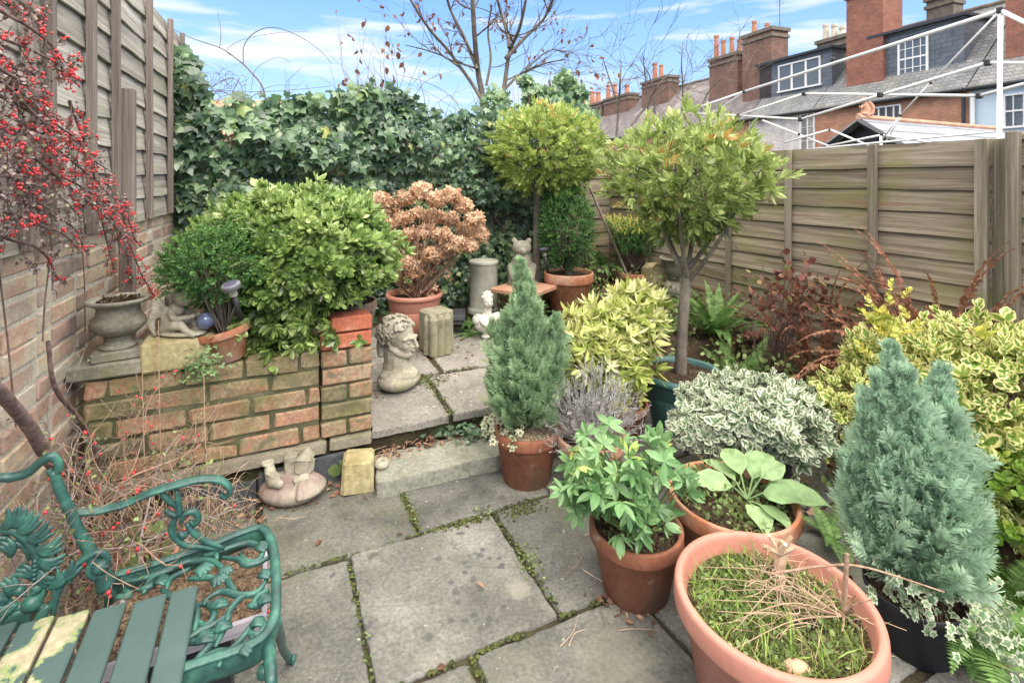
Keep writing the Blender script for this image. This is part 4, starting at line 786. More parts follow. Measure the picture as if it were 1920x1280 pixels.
fuse('body', g, m_stoneg, o, .008, 3)
# stone urn at the wall
def onVz(px, z, v): q = onV(px, 335, v); return A([q[0], q[1], z])
ub = onVz(222, .605, 2.60); g = Geo(); box(g, UV(np.dot(ub, U), 2.60, .605+.033), (.30, .17, .062), TH, bev=.008, jit=.002); tag(g.build('coping_stone', m_stoneg, loc=(ub[0], ub[1], .605)), 'long grey coping stone under the urn at the wall corner', 'stone block')
ub = UV(np.dot(ub, U), 2.60, .669); o = gthing('stone_urn', 'weathered grey stone garden urn with flared rim on a square foot', 'urn', ub); g = Geo(); box(g, ub+ZZ*.02, (.165, .15, .038), TH+.12, bev=.005, jit=.001); g.build('plinth', m_stoneg, o)
g = Geo(); pr_ = [(0, .04), (.065, .04), (.065, .052), (.048, .062), (.046, .075), (.052, .082), (.046, .09), (.07, .10), (.092, .122), (.097, .142), (.092, .158), (.078, .172), (.073, .20), (.078, .215), (.103, .222), (.112, .232), (.108, .242), (.096, .240), (.085, .228), (0, .226)]
lathe(g, pr_, ub, n=56, bev=.003); g.build('bowl', m_stoneg, o, smooth=True)
g = Geo(); r = rng_(5); n = 260; a = r.random(n)*6.28; q = np.sqrt(r.random(n))*.08; foliage(g, [DIA], r, ub+np.stack([np.cos(a)*q, np.sin(a)*q, .231+0*a], -1), A([[1, 0, .1]]*n), .018, r.random(n), jit=1.2); g.build('soil', m_soil, o)
# sandstone block and cherub
c = onVz(337, .67, 2.575); c = UV(np.dot(c, U), 2.59, .668); g = Geo(); box(g, c, (.262, .15, .122), TH+.03, bev=.008, jit=.002, seed=4); tag(g.build('sandstone_block', m_sand, loc=(c[0], c[1], .605)), 'rectangular yellow sandstone block under the winged cherub', 'stone block')
p = A([c[0], c[1], .730]); f, l = fr3(math.radians(-8)); Q_ = bustL(p, f, l); Rf = np.stack([f, l, ZZ], -1)
o = gthing('cherub', 'grey stone winged cherub crouching on the yellow block and facing right', 'statue', p); g = Geo()
ell(g, Q_(0, 0, .012), (.115, .055, .014), Rf); chain(g, [Q_(-.055, 0, .035), Q_(-.045, 0, .075), Q_(-.015, 0, .11)], [.036, .038, .032]); ell(g, Q_(.012, 0, .158), (.037, .036, .036), Rf); ell(g, Q_(.035, 0, .148), (.018, .024, .022), Rf); ell(g, Q_(.055, 0, .149), .006)
for s in (-1, 1):
    chain(g, [Q_(-.045, s*.025, .035), Q_(.0, s*.038, .052), Q_(.035, s*.035, .05)], [.026, .023, .018]); chain(g, [Q_(.035, s*.035, .05), Q_(.055, s*.032, .03), Q_(.085, s*.03, .014)], [.018, .013, .013])
    chain(g, [Q_(-.015, s*.034, .108), Q_(.01, s*.042, .082), Q_(.055, s*.022, .085)], [.015, .013, .011]); ell(g, Q_(.068, s*.015, .088), (.014, .012, .010), Rf)
    for k in range(6): chain(g, [Q_(-.045, s*.02, .105), Q_(-.085-.003*k, s*(.03+.004*k), .155-.018*k), Q_(-.10+.006*k, s*(.036+.004*k), .125-.022*k)], [.011, .012, .007])
for k in range(60):
    d = rdirs(r, 1)[0]
    if d[2] > -.1 and not (d[0] > .35 and d[2] < .55): ell(g, Q_(.008+d[0]*.040, d[1]*.038, .163+d[2]*.038), .0095, t=SPHM)
fuse('body', g, m_stonew, o, .0033, 2)
p = D(386, 601, 2.20); g = Geo(); ell(g, p, .036); mb, n_, l_, b_ = newmat('blue_glass'); b_.inputs['Base Color'].default_value = (.12, .15, .26, 1); b_.inputs['Roughness'].default_value = .12; b_.inputs['Coat Weight'].default_value = .6
tag(g.build('glass_ball', mb, loc=(p[0], p[1], p[2]-.043), smooth=True), 'blue glass ball between the cherub and the tilted terracotta pot', 'ball')
g = Geo(); q = UV(np.dot(p, U), 2.63, .605); box(g, q+ZZ*.04, (.07, .07, .078), TH, bev=.006); box(g, q+ZZ*.10, (.05, .05, .04), TH+.3, bev=.006); tag(g.build('stone_chunk', m_sand, loc=tuple(q)), 'small stone chunk beneath the blue glass ball', 'stone')
# yellow stone by the step, ring stone
c = base(672, 932, 0, .07); g = Geo(); box(g, c+ZZ*.075, (.135, .12, .15), math.radians(12), bev=.012, jit=.003, seed=8); tag(g.build('sandstone_block', m_sand, loc=tuple(c)), 'upright yellow sandstone block on the patio at the left end of the step', 'stone block')
c = D(716, 868, 2.36); c[2] = .072; g = Geo(); lathe(g, [(.006, .012), (.008, .028), (.02, .036), (.033, .026), (.035, .012), (.026, .0), (.008, .0), (.006, .012)], c, n=24); tag(g.build('ring_stone', m_stonew, loc=tuple(c), smooth=True), 'small round pale stone with a hole on the left end of the step', 'stone')
# shell ornament
c = base(545, 962, 0, .10); o = gthing('shell_ornament', 'pink and grey stone shell ornament carrying a little boot and stones', 'ornament', c); g = Geo(); ell(g, c+ZZ*.045, (.135, .10, .055)); ell(g, c+A([.0, .02, .075]), (.105, .075, .03))
for k in range(9):
    a = -1.35+k*.24; d = A([math.cos(a), math.sin(a), 0]); c0 = c+A([.055, -.005, .095]); chain(g, [c0, c0+d*.05-ZZ*.005, c0+d*.085-ZZ*.04], [.006, .012, .014])
m_shell = M_stone('pink_stone', [(.3, (.22, .13, .12)), (.5, (.33, .27, .235)), (.7, (.40, .37, .30))], 7, bscale=50, fine=.25)
fuse('shell', g, m_shell, o, .005, 3)
g = Geo(); q = c+A([-.055, -.035, .105])                      # boot lying down
chain(g, [q+A([-.035, .03, .03]), q+A([-.02, .01, .012]), q+A([0, -.02, .0])], [.022, .024, .022]); chain(g, [q+A([0, -.02, 0]), q+A([.035, -.03, -.004])], [.022, .019]); lathe(g, [(.0, 0), (.027, 0), (.029, .01), (.022, .012), (0, .008)], q+A([-.045, .035, .045]), n=20)
for k in range(4): chain(g, [q+A([-.025+k*.012, -.015-k*.004, .03-k*.003]), q+A([.0+k*.01, .01-k*.004, .024-k*.003])], [.006, .006])
fuse('boot', g, m_stonew, o, .0038, 2)
g = Geo(); box(g, c+A([-.01, .035, .135]), (.055, .05, .085), .2, bev=.008, jit=.002); g.build('block', m_stonew, o)
g = Geo(); box(g, c+A([.055, .02, .135]), (.065, .055, .06), -.3, bev=.006, jit=.004, seed=3); v = [c+A([.055, .02, .168])+x for x in (A([-.036, -.03, 0]), A([.036, -.03, 0]), A([.036, .03, 0]), A([-.036, .03, 0]), A([.015, .0, .05]))]; g.add(v, [(0, 1, 4), (1, 2, 4), (2, 3, 4), (3, 0, 4)]); box(g, c+A([.06, -.03, .09]), (.07, .05, .05), .5, bev=.01, jit=.005, seed=5); g.build('rocks', m_stonew, o)
# ------------------------------------------------------------------ solar lights
m_lens, n_, l_, b_ = newmat('clear_plastic'); b_.inputs['Base Color'].default_value = (.48, .48, .40, 1); b_.inputs['Roughness'].default_value = .2; b_.inputs['Transmission Weight'].default_value = .3
m_panel = M_flat('solar_cell', (.10, .09, .16), rough=.15, bstr=0, vary=.3); m_silver = M_flat('silver_plastic', (.15, .155, .18), rough=.35, bstr=0)
def solar(label, top, bot, s, rim):
    ax = nrm(top-bot); o = gthing('solar_light', label, 'garden light', bot, 'solar stake lights'); o['_w'] = [float(x) for x in bot]; x = nrm(np.cross(ax, A([0, 1.0, 0]))); R = np.stack([x, np.cross(ax, x), ax])
    g = Geo(); tube(g, [bot, top-ax*s*.9], s*.17, n=10); g.build('stake', m_blackp, o, smooth=True)
    g = Geo(); lathe(g, [(s*.22, -s*.85), (s*.25, -s*.35)], top, n=20, ax=R, bev=0); g.build('lens', m_lens, o, smooth=True)
    g = Geo(); lathe(g, [(s*.30, -s*.38), (s*.52, -s*.34), (s*.56, -s*.05), (s*.50, 0), (s*.40, .001)], top, n=24, ax=R, bev=.0005); g.build('head', rim, o, smooth=True)
    g = Geo(); lathe(g, [(s*.42, .0012), (.0001, .0022)], top, n=24, ax=R, bev=0); g.build('solar_panel', m_panel, o)
solar('silver topped solar stake light leaning in the box bush pot on the wall', D(432, 532, 1.98), D(452, 600, 2.03), .062, m_silver)
solar('black solar stake light standing in the large pot with the upright box', D(1019, 466, 3.92), D(1028, 512, 3.94), .065, m_blackp)
# ================================================================== BENCH
SZ = .42; bo = gthing('garden_bench', 'green cast iron garden bench with scrolled arm and slatted seat in the lower left corner', 'bench', UV(-.2, 1.4, 0))
def cp(x, y): return (x/2.977, 850+y/2.977)
def gc(x, y, z=SZ): return G(*cp(x, y), z)
def curve(name, pts, rad, n=8, flat=None, k=6, mat=None):
    g = Geo(); tube(g, smooth_path(pts, k), [x*.84 for x in rad], n=n, flat=flat); return g.build(name, mat or m_green, bo, smooth=True)
# seat rim
rim = [(600, 735), (800, 680), (1000, 615), (1200, 545), (1330, 490), (1450, 455), (1500, 500), (1530, 600), (1540, 750), (1540, 900), (1520, 1000), (1450, 1090), (1330, 1150), (1180, 1200), (1000, 1262), (880, 1310)]
g = Geo(); pth = smooth_path([gc(*q, z=.405) for q in rim], 6); tube(g, pth, .0085, n=10, flat=(ZZ, 3.2)); tube(g, pth+ZZ*.022, .0115, n=10, flat=(ZZ, .5)); g.build('seat_rim', m_green, bo, smooth=True)
sc_c = [[(670, 720), (820, 690), (960, 640), (1060, 600), (1180, 600), (1250, 650), (1290, 740)], [(800, 780), (850, 690), (980, 640)], [(1130, 830), (1230, 770), (1340, 790), (1440, 770), (1500, 680)], [(1250, 700), (1290, 740), (1320, 790)],
 [(1180, 560), (1240, 540), (1330, 510), (1400, 500), (1460, 530), (1450, 590), (1380, 600), (1340, 560)], [(1200, 1080), (1260, 960), (1280, 880), (1350, 800), (1440, 770)], [(1000, 1240), (1120, 1130), (1250, 960), (1280, 900)],
 [(1180, 1110), (1290, 1090), (1400, 970), (1440, 930), (1475, 960), (1440, 1010), (1395, 1000), (1400, 970)], [(1060, 1190), (1200, 1110), (1350, 1110), (1420, 1060), (1400, 1020)], [(930, 760), (950, 700), (1060, 640)], [(1080, 850), (1160, 840), (1195, 900), (1150, 960), (1100, 930)],
 [(1000, 1060), (1100, 1000), (1220, 940), (1280, 890)], [(1130, 570), (1200, 560), (1210, 590)], [(1400, 860), (1440, 800), (1500, 760)], [(1030, 1060), (1150, 1030), (1230, 950)], [(1240, 580), (1330, 590), (1370, 620), (1440, 610), (1500, 580)], [(1380, 850), (1450, 840), (1490, 800)], [(760, 760), (840, 740), (900, 690)], [(1050, 700), (1150, 690), (1230, 700)], [(690, 760), (720, 790), (650, 800)],
 [(1080, 1000), (1100, 900), (1090, 830)], [(1220, 1190), (1240, 1130), (1180, 1110)], [(900, 760), (960, 800), (1010, 790)]]
for i, cvs in enumerate(sc_c): curve('scrollwork', [gc(x, y, .418) for x, y in cvs], [.005, .0095, .0085, .006], k=5)
r = rng_(8)
for (x, y, a, s) in ((1100, 640, -.3, 1.3), (1200, 690, -.6, 1.2), (1440, 840, .8, 1.1), (1440, 690, .4, 1.0), (1250, 640, -.9, 1), (1180, 870, .9, 1.1), (1090, 1060, .7, 1.2), (1420, 530, .2, 1.2), (1400, 960, .5, .9), (1200, 1000, 1.0, 1.1), (860, 720, .3, 1), (1330, 1100, .1, 1)):
    c = gc(x, y, .424); g = Geo()
    for k in range(4):
        d = zrot(a+k*.33-.5)@A([1.0, 0, 0]); tube(g, smooth_path([c, c+d*.014*s+ZZ*.005, c+d*.030*s], 4), [.004, .0085*s, .0035], n=8, flat=(ZZ, .6))
    g.build('leaf_casting', m_green, bo, smooth=True)
# arm
def pa(x, y, v=1.55): return onV(*cp(x, y), v)
curve('armrest', [pa(*q) for q in ((410, 310), (440, 325), (560, 315), (700, 280), (850, 215), (1000, 170), (1120, 143), (1220, 145), (1275, 180), (1285, 215), (1255, 240), (1232, 222))], [.007, .0085, .009, .009, .008, .006], n=10, flat=(Vd, 2.2))
for i, cvs in enumerate([[(985, 205), (1000, 300), (990, 345), (950, 335), (925, 315)], [(1010, 380), (1035, 335), (1085, 325), (1108, 365), (1085, 395), (1060, 375)], [(1010, 300), (965, 390), (965, 450), (1030, 510), (1130, 520), (1230, 535)], [(1040, 390), (1080, 440), (1150, 490), (1250, 530)], [(900, 215), (940, 260), (985, 300)], [(1000, 440), (1030, 460), (1040, 430)]]):
    curve('arm_scroll', [pa(*q) for q in cvs], [.007, .0105, .009, .006], n=8)
# back post, rail and leaf casting
curve('back_post', [pa(*q, 1.53) for q in ((295, 100), (330, 190), (370, 280), (440, 430), (510, 560), (560, 650), (600, 740))], [.011, .013, .0135, .014, .017, .02, .026], n=10)
curve('top_rail', [pa(*q, 1.53) for q in ((-160, 175), (0, 135), (60, 133), (150, 108), (220, 52), (285, 14), (322, 45), (325, 90), (292, 112), (270, 90))], [.011, .012, .012, .011, .010, .008], n=10)
for cvs, rd in (([(590, 640), (602, 590), (560, 550), (480, 580), (400, 650), (340, 740), (310, 830), (295, 900)], .010), ([(-60, 430), (0, 420), (100, 435), (180, 520), (212, 600), (205, 700), (185, 800)], .013), ([(30, 520), (80, 500), (140, 520), (165, 590)], .009), ([(-60, 790), (0, 790), (80, 850), (180, 850), (270, 860), (310, 780), (285, 740)], .010), ([(-30, 940), (60, 890), (130, 850), (180, 830)], .009), ([(110, 640), (130, 620), (150, 650), (180, 660)], .008), ([(-60, 480), (20, 470), (60, 490)], .008), ([(400, 720), (350, 690), (390, 650)], .007), ([(520, 600), (500, 650), (540, 690), (590, 650)], .011), ([(200, 745), (235, 730), (235, 790), (190, 780)], .008), ([(140, 745), (105, 735), (105, 780), (150, 785)], .008)):
    curve('back_casting', [pa(*q, 1.52) for q in cvs], [rd*.7, rd, rd, rd*.6], n=8)
g = Geo()
for (x, y, a, s) in ((100, 430, 1.2, 1.3), (160, 470, .9, 1.3), (215, 530, .6, 1.3), (235, 590, .2, 1.2), (60, 400, 1.4, 1.2), (20, 410, 1.6, 1.2), (80, 850, -1.9, 1.2), (30, 820, -2.2, 1.2), (130, 880, -1.6, 1.2), (40, 880, -2.6, 1.3), (290, 740, 1.5, 1.1), (350, 690, 1.3, 1.1), (260, 860, -1.2, 1), (180, 690, 2.9, 1.1), (60, 560, 2.6, 1.1), (60, 780, 2.4, 1.2), (230, 660, -.4, 1.1), (180, 860, -1.5, 1.2)):
    c = pa(x, y, 1.515); d0 = math.cos(a)*U+math.sin(a)*ZZ
    for k in (-1, 0, 1):
        d1, d2 = [math.cos(a+k*.35+q_)*U+math.sin(a+k*.35+q_)*ZZ for q_ in (-.95, .15)]; tube(g, smooth_path([c-d1*.006, c+d1*.016*s-Vd*.004, c+d1*.026*s+d2*.016*s-Vd*.002], 5), [.005, .0078*s, .0062*s, .0022], n=8, flat=(Vd, .6))
for x, y, s in ((180, 830, .02), (205, 750, .012), (110, 760, .012), (560, 630, .018)): ell(g, pa(x, y, 1.515), s)
for k in range(8): ell(g, pa(195-k*1.5, 600+k*25, 1.508), .0045, t=SPHM)
g.build('back_leaves', m_green, bo, smooth=True)
# bosses, legs
for k, pts in enumerate([[gc(1535, 930, .40), G(526, 1196, .25), G(531, 1216, .12), G(543, 1234, .02), G(553, 1236, .012)], [gc(1500, 1040, .40), D(508, 1262, 1.02), D(512, 1310, 1.01), D(520, 1420, 1.0), A([D(530, 1500, .98)[0], .98, .01])], [gc(620, 770, .40), gc(610, 800, .3)-Vd*0, UV(-.37, 1.62, .12), UV(-.40, 1.68, .012)]]):
    curve('leg', pts, [.016, .013, .012, .016], n=10)
for q_ in (gc(1475, 1215, .37), gc(1130, 1262, .36)): g = Geo(); ell(g, q_, .015); g.build('boss', m_green, bo, smooth=True)
# slats
m_slat = M_flat('painted_slat', (.055, .098, .095), rough=.5, vary=.14, scale=9, bstr=.25, bscale=60)
ms2, n_, l_, b_ = newmat('worn_painted_slat'); vv_ = coords(n_, l_, (1, 1, 1)); f_ = noise(n_, l_, vv_, 8.5, 6, .6, .3); rw = ramp(n_, [(.56, (0, 0, 0)), (.59, (1, 1, 1))]); l_.new(f_, rw.inputs[0]); f3 = noise(n_, l_, vv_, 60, 5, .7); rc = ramp(n_, [(.3, (.24, .21, .13)), (.7, (.46, .43, .31))]); l_.new(f3, rc.inputs[0])
re_ = ramp(n_, [(.535, (0, 0, 0)), (.56, (1, 1, 1)), (.59, (0, 0, 0))]); l_.new(f_, re_.inputs[0]); c_ = mix(n_, l_, rw.outputs[0], (.055, .098, .095), rc.outputs[0]); c_ = mix(n_, l_, re_.outputs[0], c_, (.27, .33, .13)); l_.new(c_, b_.inputs['Base Color']); b_.inputs['Roughness'].default_value = .6; bump(n_, l_, b_, f3, .3, .002)
ends = [(1105, 735, 958, 762), (930, 785, 752, 815), (705, 830, 528, 862), (500, 868, 325, 905), (300, 905, 118, 938), (90, 942, -110, 975), (-130, 978, -330, 1010)]
for k, (x1, y1, x0, y0) in enumerate(ends):
    e1, e0 = gc(x1, y1, .445), gc(x0, y0, .445); u0, u1 = np.dot(e0, U), np.dot(e1, U); vt = (np.dot(e0, Vd)+np.dot(e1, Vd))/2; va = .45
    g = Geo(); c = UV((u0+u1)/2, (vt+va)/2, .437); box(g, c, (u1-u0, vt-va, .016), TH, bev=.003, jit=.0004); o = g.build('slat', ms2 if k in (3, 4) else m_slat, bo)
    if k in (3, 4): tag(o, 'green slat with yellow patches of bare worn wood')
# tray of gritty soil under the scrollwork
c = G(365, 1118, .34); c[2] = .14; o = gthing('soil_tray', 'pale plastic tray of gritty brown soil under the bench seat', 'tray', c); g = Geo()
for a, b, w_, d_ in ((0, -.14, .33, .012), (0, .14, .33, .012), (-.16, 0, .012, .27), (.16, 0, .012, .27)): box(g, c+U*a+Vd*b+ZZ*.195, (w_, d_, .025), TH, bev=.002)
box(g, c+ZZ*.178, (.325, .285, .012), TH); m_lil = M_flat('lilac_plastic', (.50, .47, .55), rough=.5); g.build('tray', m_lil, o)
g = Geo()
box(g, c+ZZ*.015, (.17, .15, .31), TH)

g.build('tray_stand', m_blackp, o)
m_grit = M_stone('gritty_soil', [(.3, (.20, .135, .09)), (.55, (.36, .26, .18)), (.75, (.54, .43, .32))], 60, bscale=200, bstr=1, fine=.4)
r = rng_(3); x = np.linspace(-.153, .153, 30); X_, Y_ = np.meshgrid(x, x*.85); Z_ = .197+.008*wob(np.stack([X_, Y_, X_*0], -1), 40); P = c+X_[..., None]*U+Y_[..., None]*Vd+Z_[..., None]*ZZ; i = np.arange(29)[:, None]*30; j = np.arange(29)[None]; g = Geo(); g.add(P.reshape(-1, 3), np.stack([i+j, i+j+1, i+31+j, i+30+j], -1).reshape(-1, 4))
n = 900; gx = c+U*r.uniform(-.15, .15, (n, 1))+Vd*r.uniform(-.13, .13, (n, 1))+ZZ*.202; g.inst(CUBE, gx, frames(rdirs(r, n), rdirs(r, n)), r.uniform(.001, .0035, n), r.random(n)); g.build('gritty_soil', m_grit, o)
# ================================================================== POTS AND PLANTS
def pot(o, c, rt, rb, h, mat, style='clay', tilt=None, soil=m_soil, fill=.028, litter=200, seed=1):
    if style == 'clay': pr_ = [(0, .0), (rb, .0), (rb+(rt-rb)*.72, h*.765), (rt*.965, h*.77), (rt*1.0, h*.80), (rt, h*.985), (rt-.006, h), (rt-.016, h-.002), (rt*.86, h*.72), (0, h*.7)]
    elif style == 'plastic': pr_ = [(0, 0), (rb, 0), (rb+(rt-rb)*.6, h*.60), (rb+(rt-rb)*.62-.004, h*.61), (rb+(rt-rb)*.62, h*.62), (rb+(rt-rb)*.84, h*.84), (rt*.97, h*.86), (rt*1.03, h*.90), (rt*1.04, h*.95), (rt*1.0, h), (rt*.93, h*.99), (rt*.89, h*.9), (rt*.85, h*.7), (0, h*.7)]
    elif style == 'ribbed': pr_ = [(0, 0), (rb, 0), (rb+(rt-rb)*.74, h*.80), (rt*1.02, h*.81), (rt*1.035, h*.84), (rt*1.0+.006, h*.975), (rt, h), (rt-.014, h), (rt-.02, h*.95), (rt*.86, h*.7), (0, h*.7)]
    else: pr_ = [(0, 0), (rb, 0), (rt*.92, h*.86), (rt*.99, h*.87), (rt, h), (rt-.006, h), (rt*.9, h*.8), (0, h*.75)]
    g = Geo(); lathe(g, pr_, (0, 0, 0), n=72, rib=(.01, h*.80, rb*.5, .006, 40) if style == 'ribbed' else None)
    R = I3 if tilt is None else tilt
    g.V = [v@R.T+c for v in g.V]; g.build('pot', mat, o, smooth=True)
    zs = h-fill; rs = (rt*.9); r = rng_(seed); g = Geo(); n = 28; m = 9; ring = [(0, 0, zs+.006)]
    for i in range(1, m+1):
        for j in range(n): a = j*2*math.pi/n; q = rs*i/m; ring.append((q*math.cos(a), q*math.sin(a), zs+.006*(1-i/m)+.004*math.sin(a*3+i*2.3)+.003*math.sin(a*7-i*4)))
    f = [(0, 1+j, 1+(j+1) % n) for j in range(n)]+[(1+i*n+j, 1+i*n+n+j, 1+i*n+n+(j+1) % n, 1+i*n+(j+1) % n) for i in range(m-1) for j in range(n)]
    g.add(A(ring)@R.T+c, f)
    if litter: a = r.random(litter)*6.28; q = np.sqrt(r.random(litter))*rs*.95; P = np.stack([q*np.cos(a), q*np.sin(a), zs+.007+0*a], -1)@R.T+c; g.inst(CUBE, P, frames(rdirs(r, litter), rdirs(r, litter)), r.uniform(.0015, .005, (litter, 3)), r.random(litter))
    g.build('soil', soil, o); return c+R@A([0, 0, zs])
def pthing(label, cat, c, name='potted_plant', group=None): return gthing(name, label, cat, c, group)
def stems(o, top, targets, r_, mat=m_bark, name='stems', seed=0, sag=.05):
    r = rng_(seed); g = Geo()
    for t in targets:
        m_ = (top+t)/2+r.normal(0, sag, 3)*np.linalg.norm(t-top); tube(g, smooth_path([top+A([r.normal(0, r_*2), r.normal(0, r_*2), -.01]), m_, t], 5), [r_, r_*.8, r_*.4], n=5, cap=False)
    return g.build(name, mat, o, smooth=True)
def outward(P, c): return nrm(P-c)
# ---- conifers
def conifer(o, c0, spires, n, size, mat, seed):
    """spires: (tip point, radius, base z, share); feathery sprays stand on slim upright cones and point up and out"""
    r = rng_(seed); g2 = Geo(); P = []; AX = []; UP = []; RN = []; SZ_ = []
    for tip, rad, zb, w_ in spires:
        bx = A([c0[0], c0[1], zb]); k = int(n*w_); t = r.random(k)**.78; a = r.random(k)*6.283; lead = bx+(tip-bx)*t[:, None]+.012*np.stack([np.sin(t*7+seed), np.cos(t*6), 0*t], -1)
        tube(g2, smooth_path([bx-ZZ*.03, bx+(tip-bx)*.5+r.normal(0, .008, 3), tip-ZZ*.03], 6), [.009, .006, .0015], n=5)
        prof = rad*np.where(t < .2, .6+2.0*t, np.maximum(.05, 1-((t-.2)/.8)**1.05)); lob = 1+.26*np.sin(a*4+t*11+seed)+.20*np.sin(a*7-t*19)
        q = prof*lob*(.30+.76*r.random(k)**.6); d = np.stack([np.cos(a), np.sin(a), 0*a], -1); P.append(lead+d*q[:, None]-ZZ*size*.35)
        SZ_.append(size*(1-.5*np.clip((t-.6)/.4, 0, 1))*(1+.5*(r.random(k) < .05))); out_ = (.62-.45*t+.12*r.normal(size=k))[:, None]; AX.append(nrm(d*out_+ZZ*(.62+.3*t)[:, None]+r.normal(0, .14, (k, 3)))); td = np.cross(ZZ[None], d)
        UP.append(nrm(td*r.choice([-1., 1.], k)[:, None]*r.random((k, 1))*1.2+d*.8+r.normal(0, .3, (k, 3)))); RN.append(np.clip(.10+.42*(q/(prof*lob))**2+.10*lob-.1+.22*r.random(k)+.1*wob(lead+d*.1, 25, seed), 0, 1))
        for i in range(22):
            tt = r.uniform(.02, .8); b_ = bx+(tip-bx)*tt; a_ = r.random()*6.28; rr_ = rad*(1-tt*.9)*.9; dd = A([math.cos(a_), math.sin(a_), 0]); tube(g2, smooth_path([b_, b_+dd*rr_*.55+ZZ*.02, b_+dd*rr_*.95+ZZ*.10], 4), [.0045, .003, .001], n=4, cap=False)
    g2.build('trunk', m_bark, o, smooth=True)
    g = Geo(); foliage(g, SPR, r, np.concatenate(P), np.concatenate(AX), np.concatenate(SZ_), np.concatenate(RN), jit=.05, upw=np.concatenate(UP)); return g.build('foliage', mat, o)
c = base(988, 922, 0, .105); o = pthing('slim upright green conifer in a terracotta pot beside the step', 'potted conifer', c, 'potted_conifer')
t = pot(o, c, .153, .108, .245, m_terra2, fill=.02, soil=M_stone('pale_gravel_soil', [(.3, (.22, .16, .10)), (.7, (.50, .42, .30))], 60, bscale=150, bstr=1, fine=.5), litter=500)
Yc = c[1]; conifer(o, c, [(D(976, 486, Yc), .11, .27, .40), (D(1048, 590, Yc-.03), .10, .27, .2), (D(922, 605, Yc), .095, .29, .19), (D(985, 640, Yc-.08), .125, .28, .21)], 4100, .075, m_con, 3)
g = Geo(); r = rng_(6); n = 60; a = r.uniform(2.2, 4.6, n); P = c+np.stack([np.cos(a)*r.uniform(.1, .2, n), np.sin(a)*r.uniform(.08, .17, n), r.uniform(.20, .30, n)], -1); foliage(g, [IVY], r, P, A([[-.5, -.6, -.3]]*n), .028, r.random(n)*.8+.2, jit=.6, upw=A([-.3, -.7, .6])); g.build('ivy_trail', M_leaf('cream_edged_ivy', [(0, (.06, .12, .05)), (1, (.18, .26, .12))], margin=(.55, .55, .40), th=.5), o)
c = base(1712, 1262, 0, .10); o = pthing('bushy blue green conifer with several spires in a black plastic pot', 'potted conifer', c, 'potted_conifer'); pot(o, c, .128, .10, .165, m_blackp, 'thin')
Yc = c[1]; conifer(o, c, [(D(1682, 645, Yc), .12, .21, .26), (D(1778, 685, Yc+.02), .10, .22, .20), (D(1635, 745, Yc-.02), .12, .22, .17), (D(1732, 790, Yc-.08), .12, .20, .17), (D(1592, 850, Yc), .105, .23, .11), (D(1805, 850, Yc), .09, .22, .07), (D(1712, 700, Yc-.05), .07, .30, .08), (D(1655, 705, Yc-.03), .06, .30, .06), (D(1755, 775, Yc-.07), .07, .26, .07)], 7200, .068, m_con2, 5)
# ---- bay standards
def crown(o, c, rad, n, size, mat, seed, ts, zmin=-.75, lump=.13, name='crown', inner=.72, upb=.45, cut=None, jit=.38, ph=0, cone=0):
    r = rng_(seed); P, d, t = blob(r, n, c, rad, lump, 2.6, inner, zmin, ph); g = Geo()
    if cone: P = P.copy(); P[:, :2] = np.asarray(c)[:2]+(P[:, :2]-np.asarray(c)[:2])*(1-cone*np.clip(-d[:, 2:], 0, 1))
    if cut is not None: k = ~cut(P); P = P[k]; d = d[k]
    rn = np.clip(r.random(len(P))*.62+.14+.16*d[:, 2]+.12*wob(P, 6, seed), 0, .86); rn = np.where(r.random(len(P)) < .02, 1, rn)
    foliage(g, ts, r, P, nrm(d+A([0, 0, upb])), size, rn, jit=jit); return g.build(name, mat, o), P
SB = [sprig(OVN, 9, .85, .62, 48, s) for s in (1, 2, 3)]+[rosette(OV, 6, 35, 4, .75)]
SL = [rosette(ovate(.24, .05, .1), 7, 28, s, 1.0, .22) for s in (1, 2, 3)]+[sprig(ovate(.24, .05, .1), 9, .8, .6, 60, 5)]
SX = [sprig(ovate(.34, .05, .02), 12, 1.0, .26, 60, s, .3) for s in (1, 2, 3)]
def tree_limbs(o, base_, fork, cc, rad, r0, seed, nb=7, mat=m_bark, name='trunk', reach=.75):
    r = rng_(seed); g = Geo(); tube(g, smooth_path([base_, (base_*.6+fork*.4)+r.normal(0, .006, 3), fork], 6), [r0*1.15, r0, r0*.95], n=12)
    for k in range(nb):
        a = k*2*math.pi/nb+r.uniform(-.3, .3); e = cc+A([math.cos(a)*rad[0]*reach*r.uniform(.5, 1), math.sin(a)*rad[1]*reach*r.uniform(.5, 1), rad[2]*r.uniform(-.3, .6)])
        m1 = fork+(e-fork)*.4+A([math.cos(a), math.sin(a), 0])*.04-ZZ*.02; s_ = fork-ZZ*r.uniform(0, .09); tube(g, smooth_path([s_, m1, e], 6), [r0*.5, r0*.35, r0*.15], n=7, cap=False)
        for q in range(5): p_ = m1+(e-m1)*r.uniform(.1, .9); tube(g, [p_, p_+r.normal(0, .06, 3), p_+nrm(r.normal(0, 1, 3)+ZZ*.6)*rad[2]*.5], [r0*.18, r0*.12, .002], n=4, cap=False)
    return g.build(name, mat, o, smooth=True)
b0 = A([.9525, 2.90, 0]); o = pthing('large bay tree with a ball crown in a blue green glazed pot', 'tree', b0, 'bay_tree'); t = pot(o, b0, .225, .15, .32, m_greenp, 'plastic', fill=.03, litter=500)
cc = D(1290, 336, 2.9); tree_limbs(o, t-ZZ*.02, D(1288, 505, 2.9), cc, (.5, .5, .36), .030, 4, 6)
crown(o, cc, (.47, .46, .34), 1050, .088, m_bay2, 12, SB, zmin=-.97, lump=.22, inner=.3, jit=.55, cone=.55)
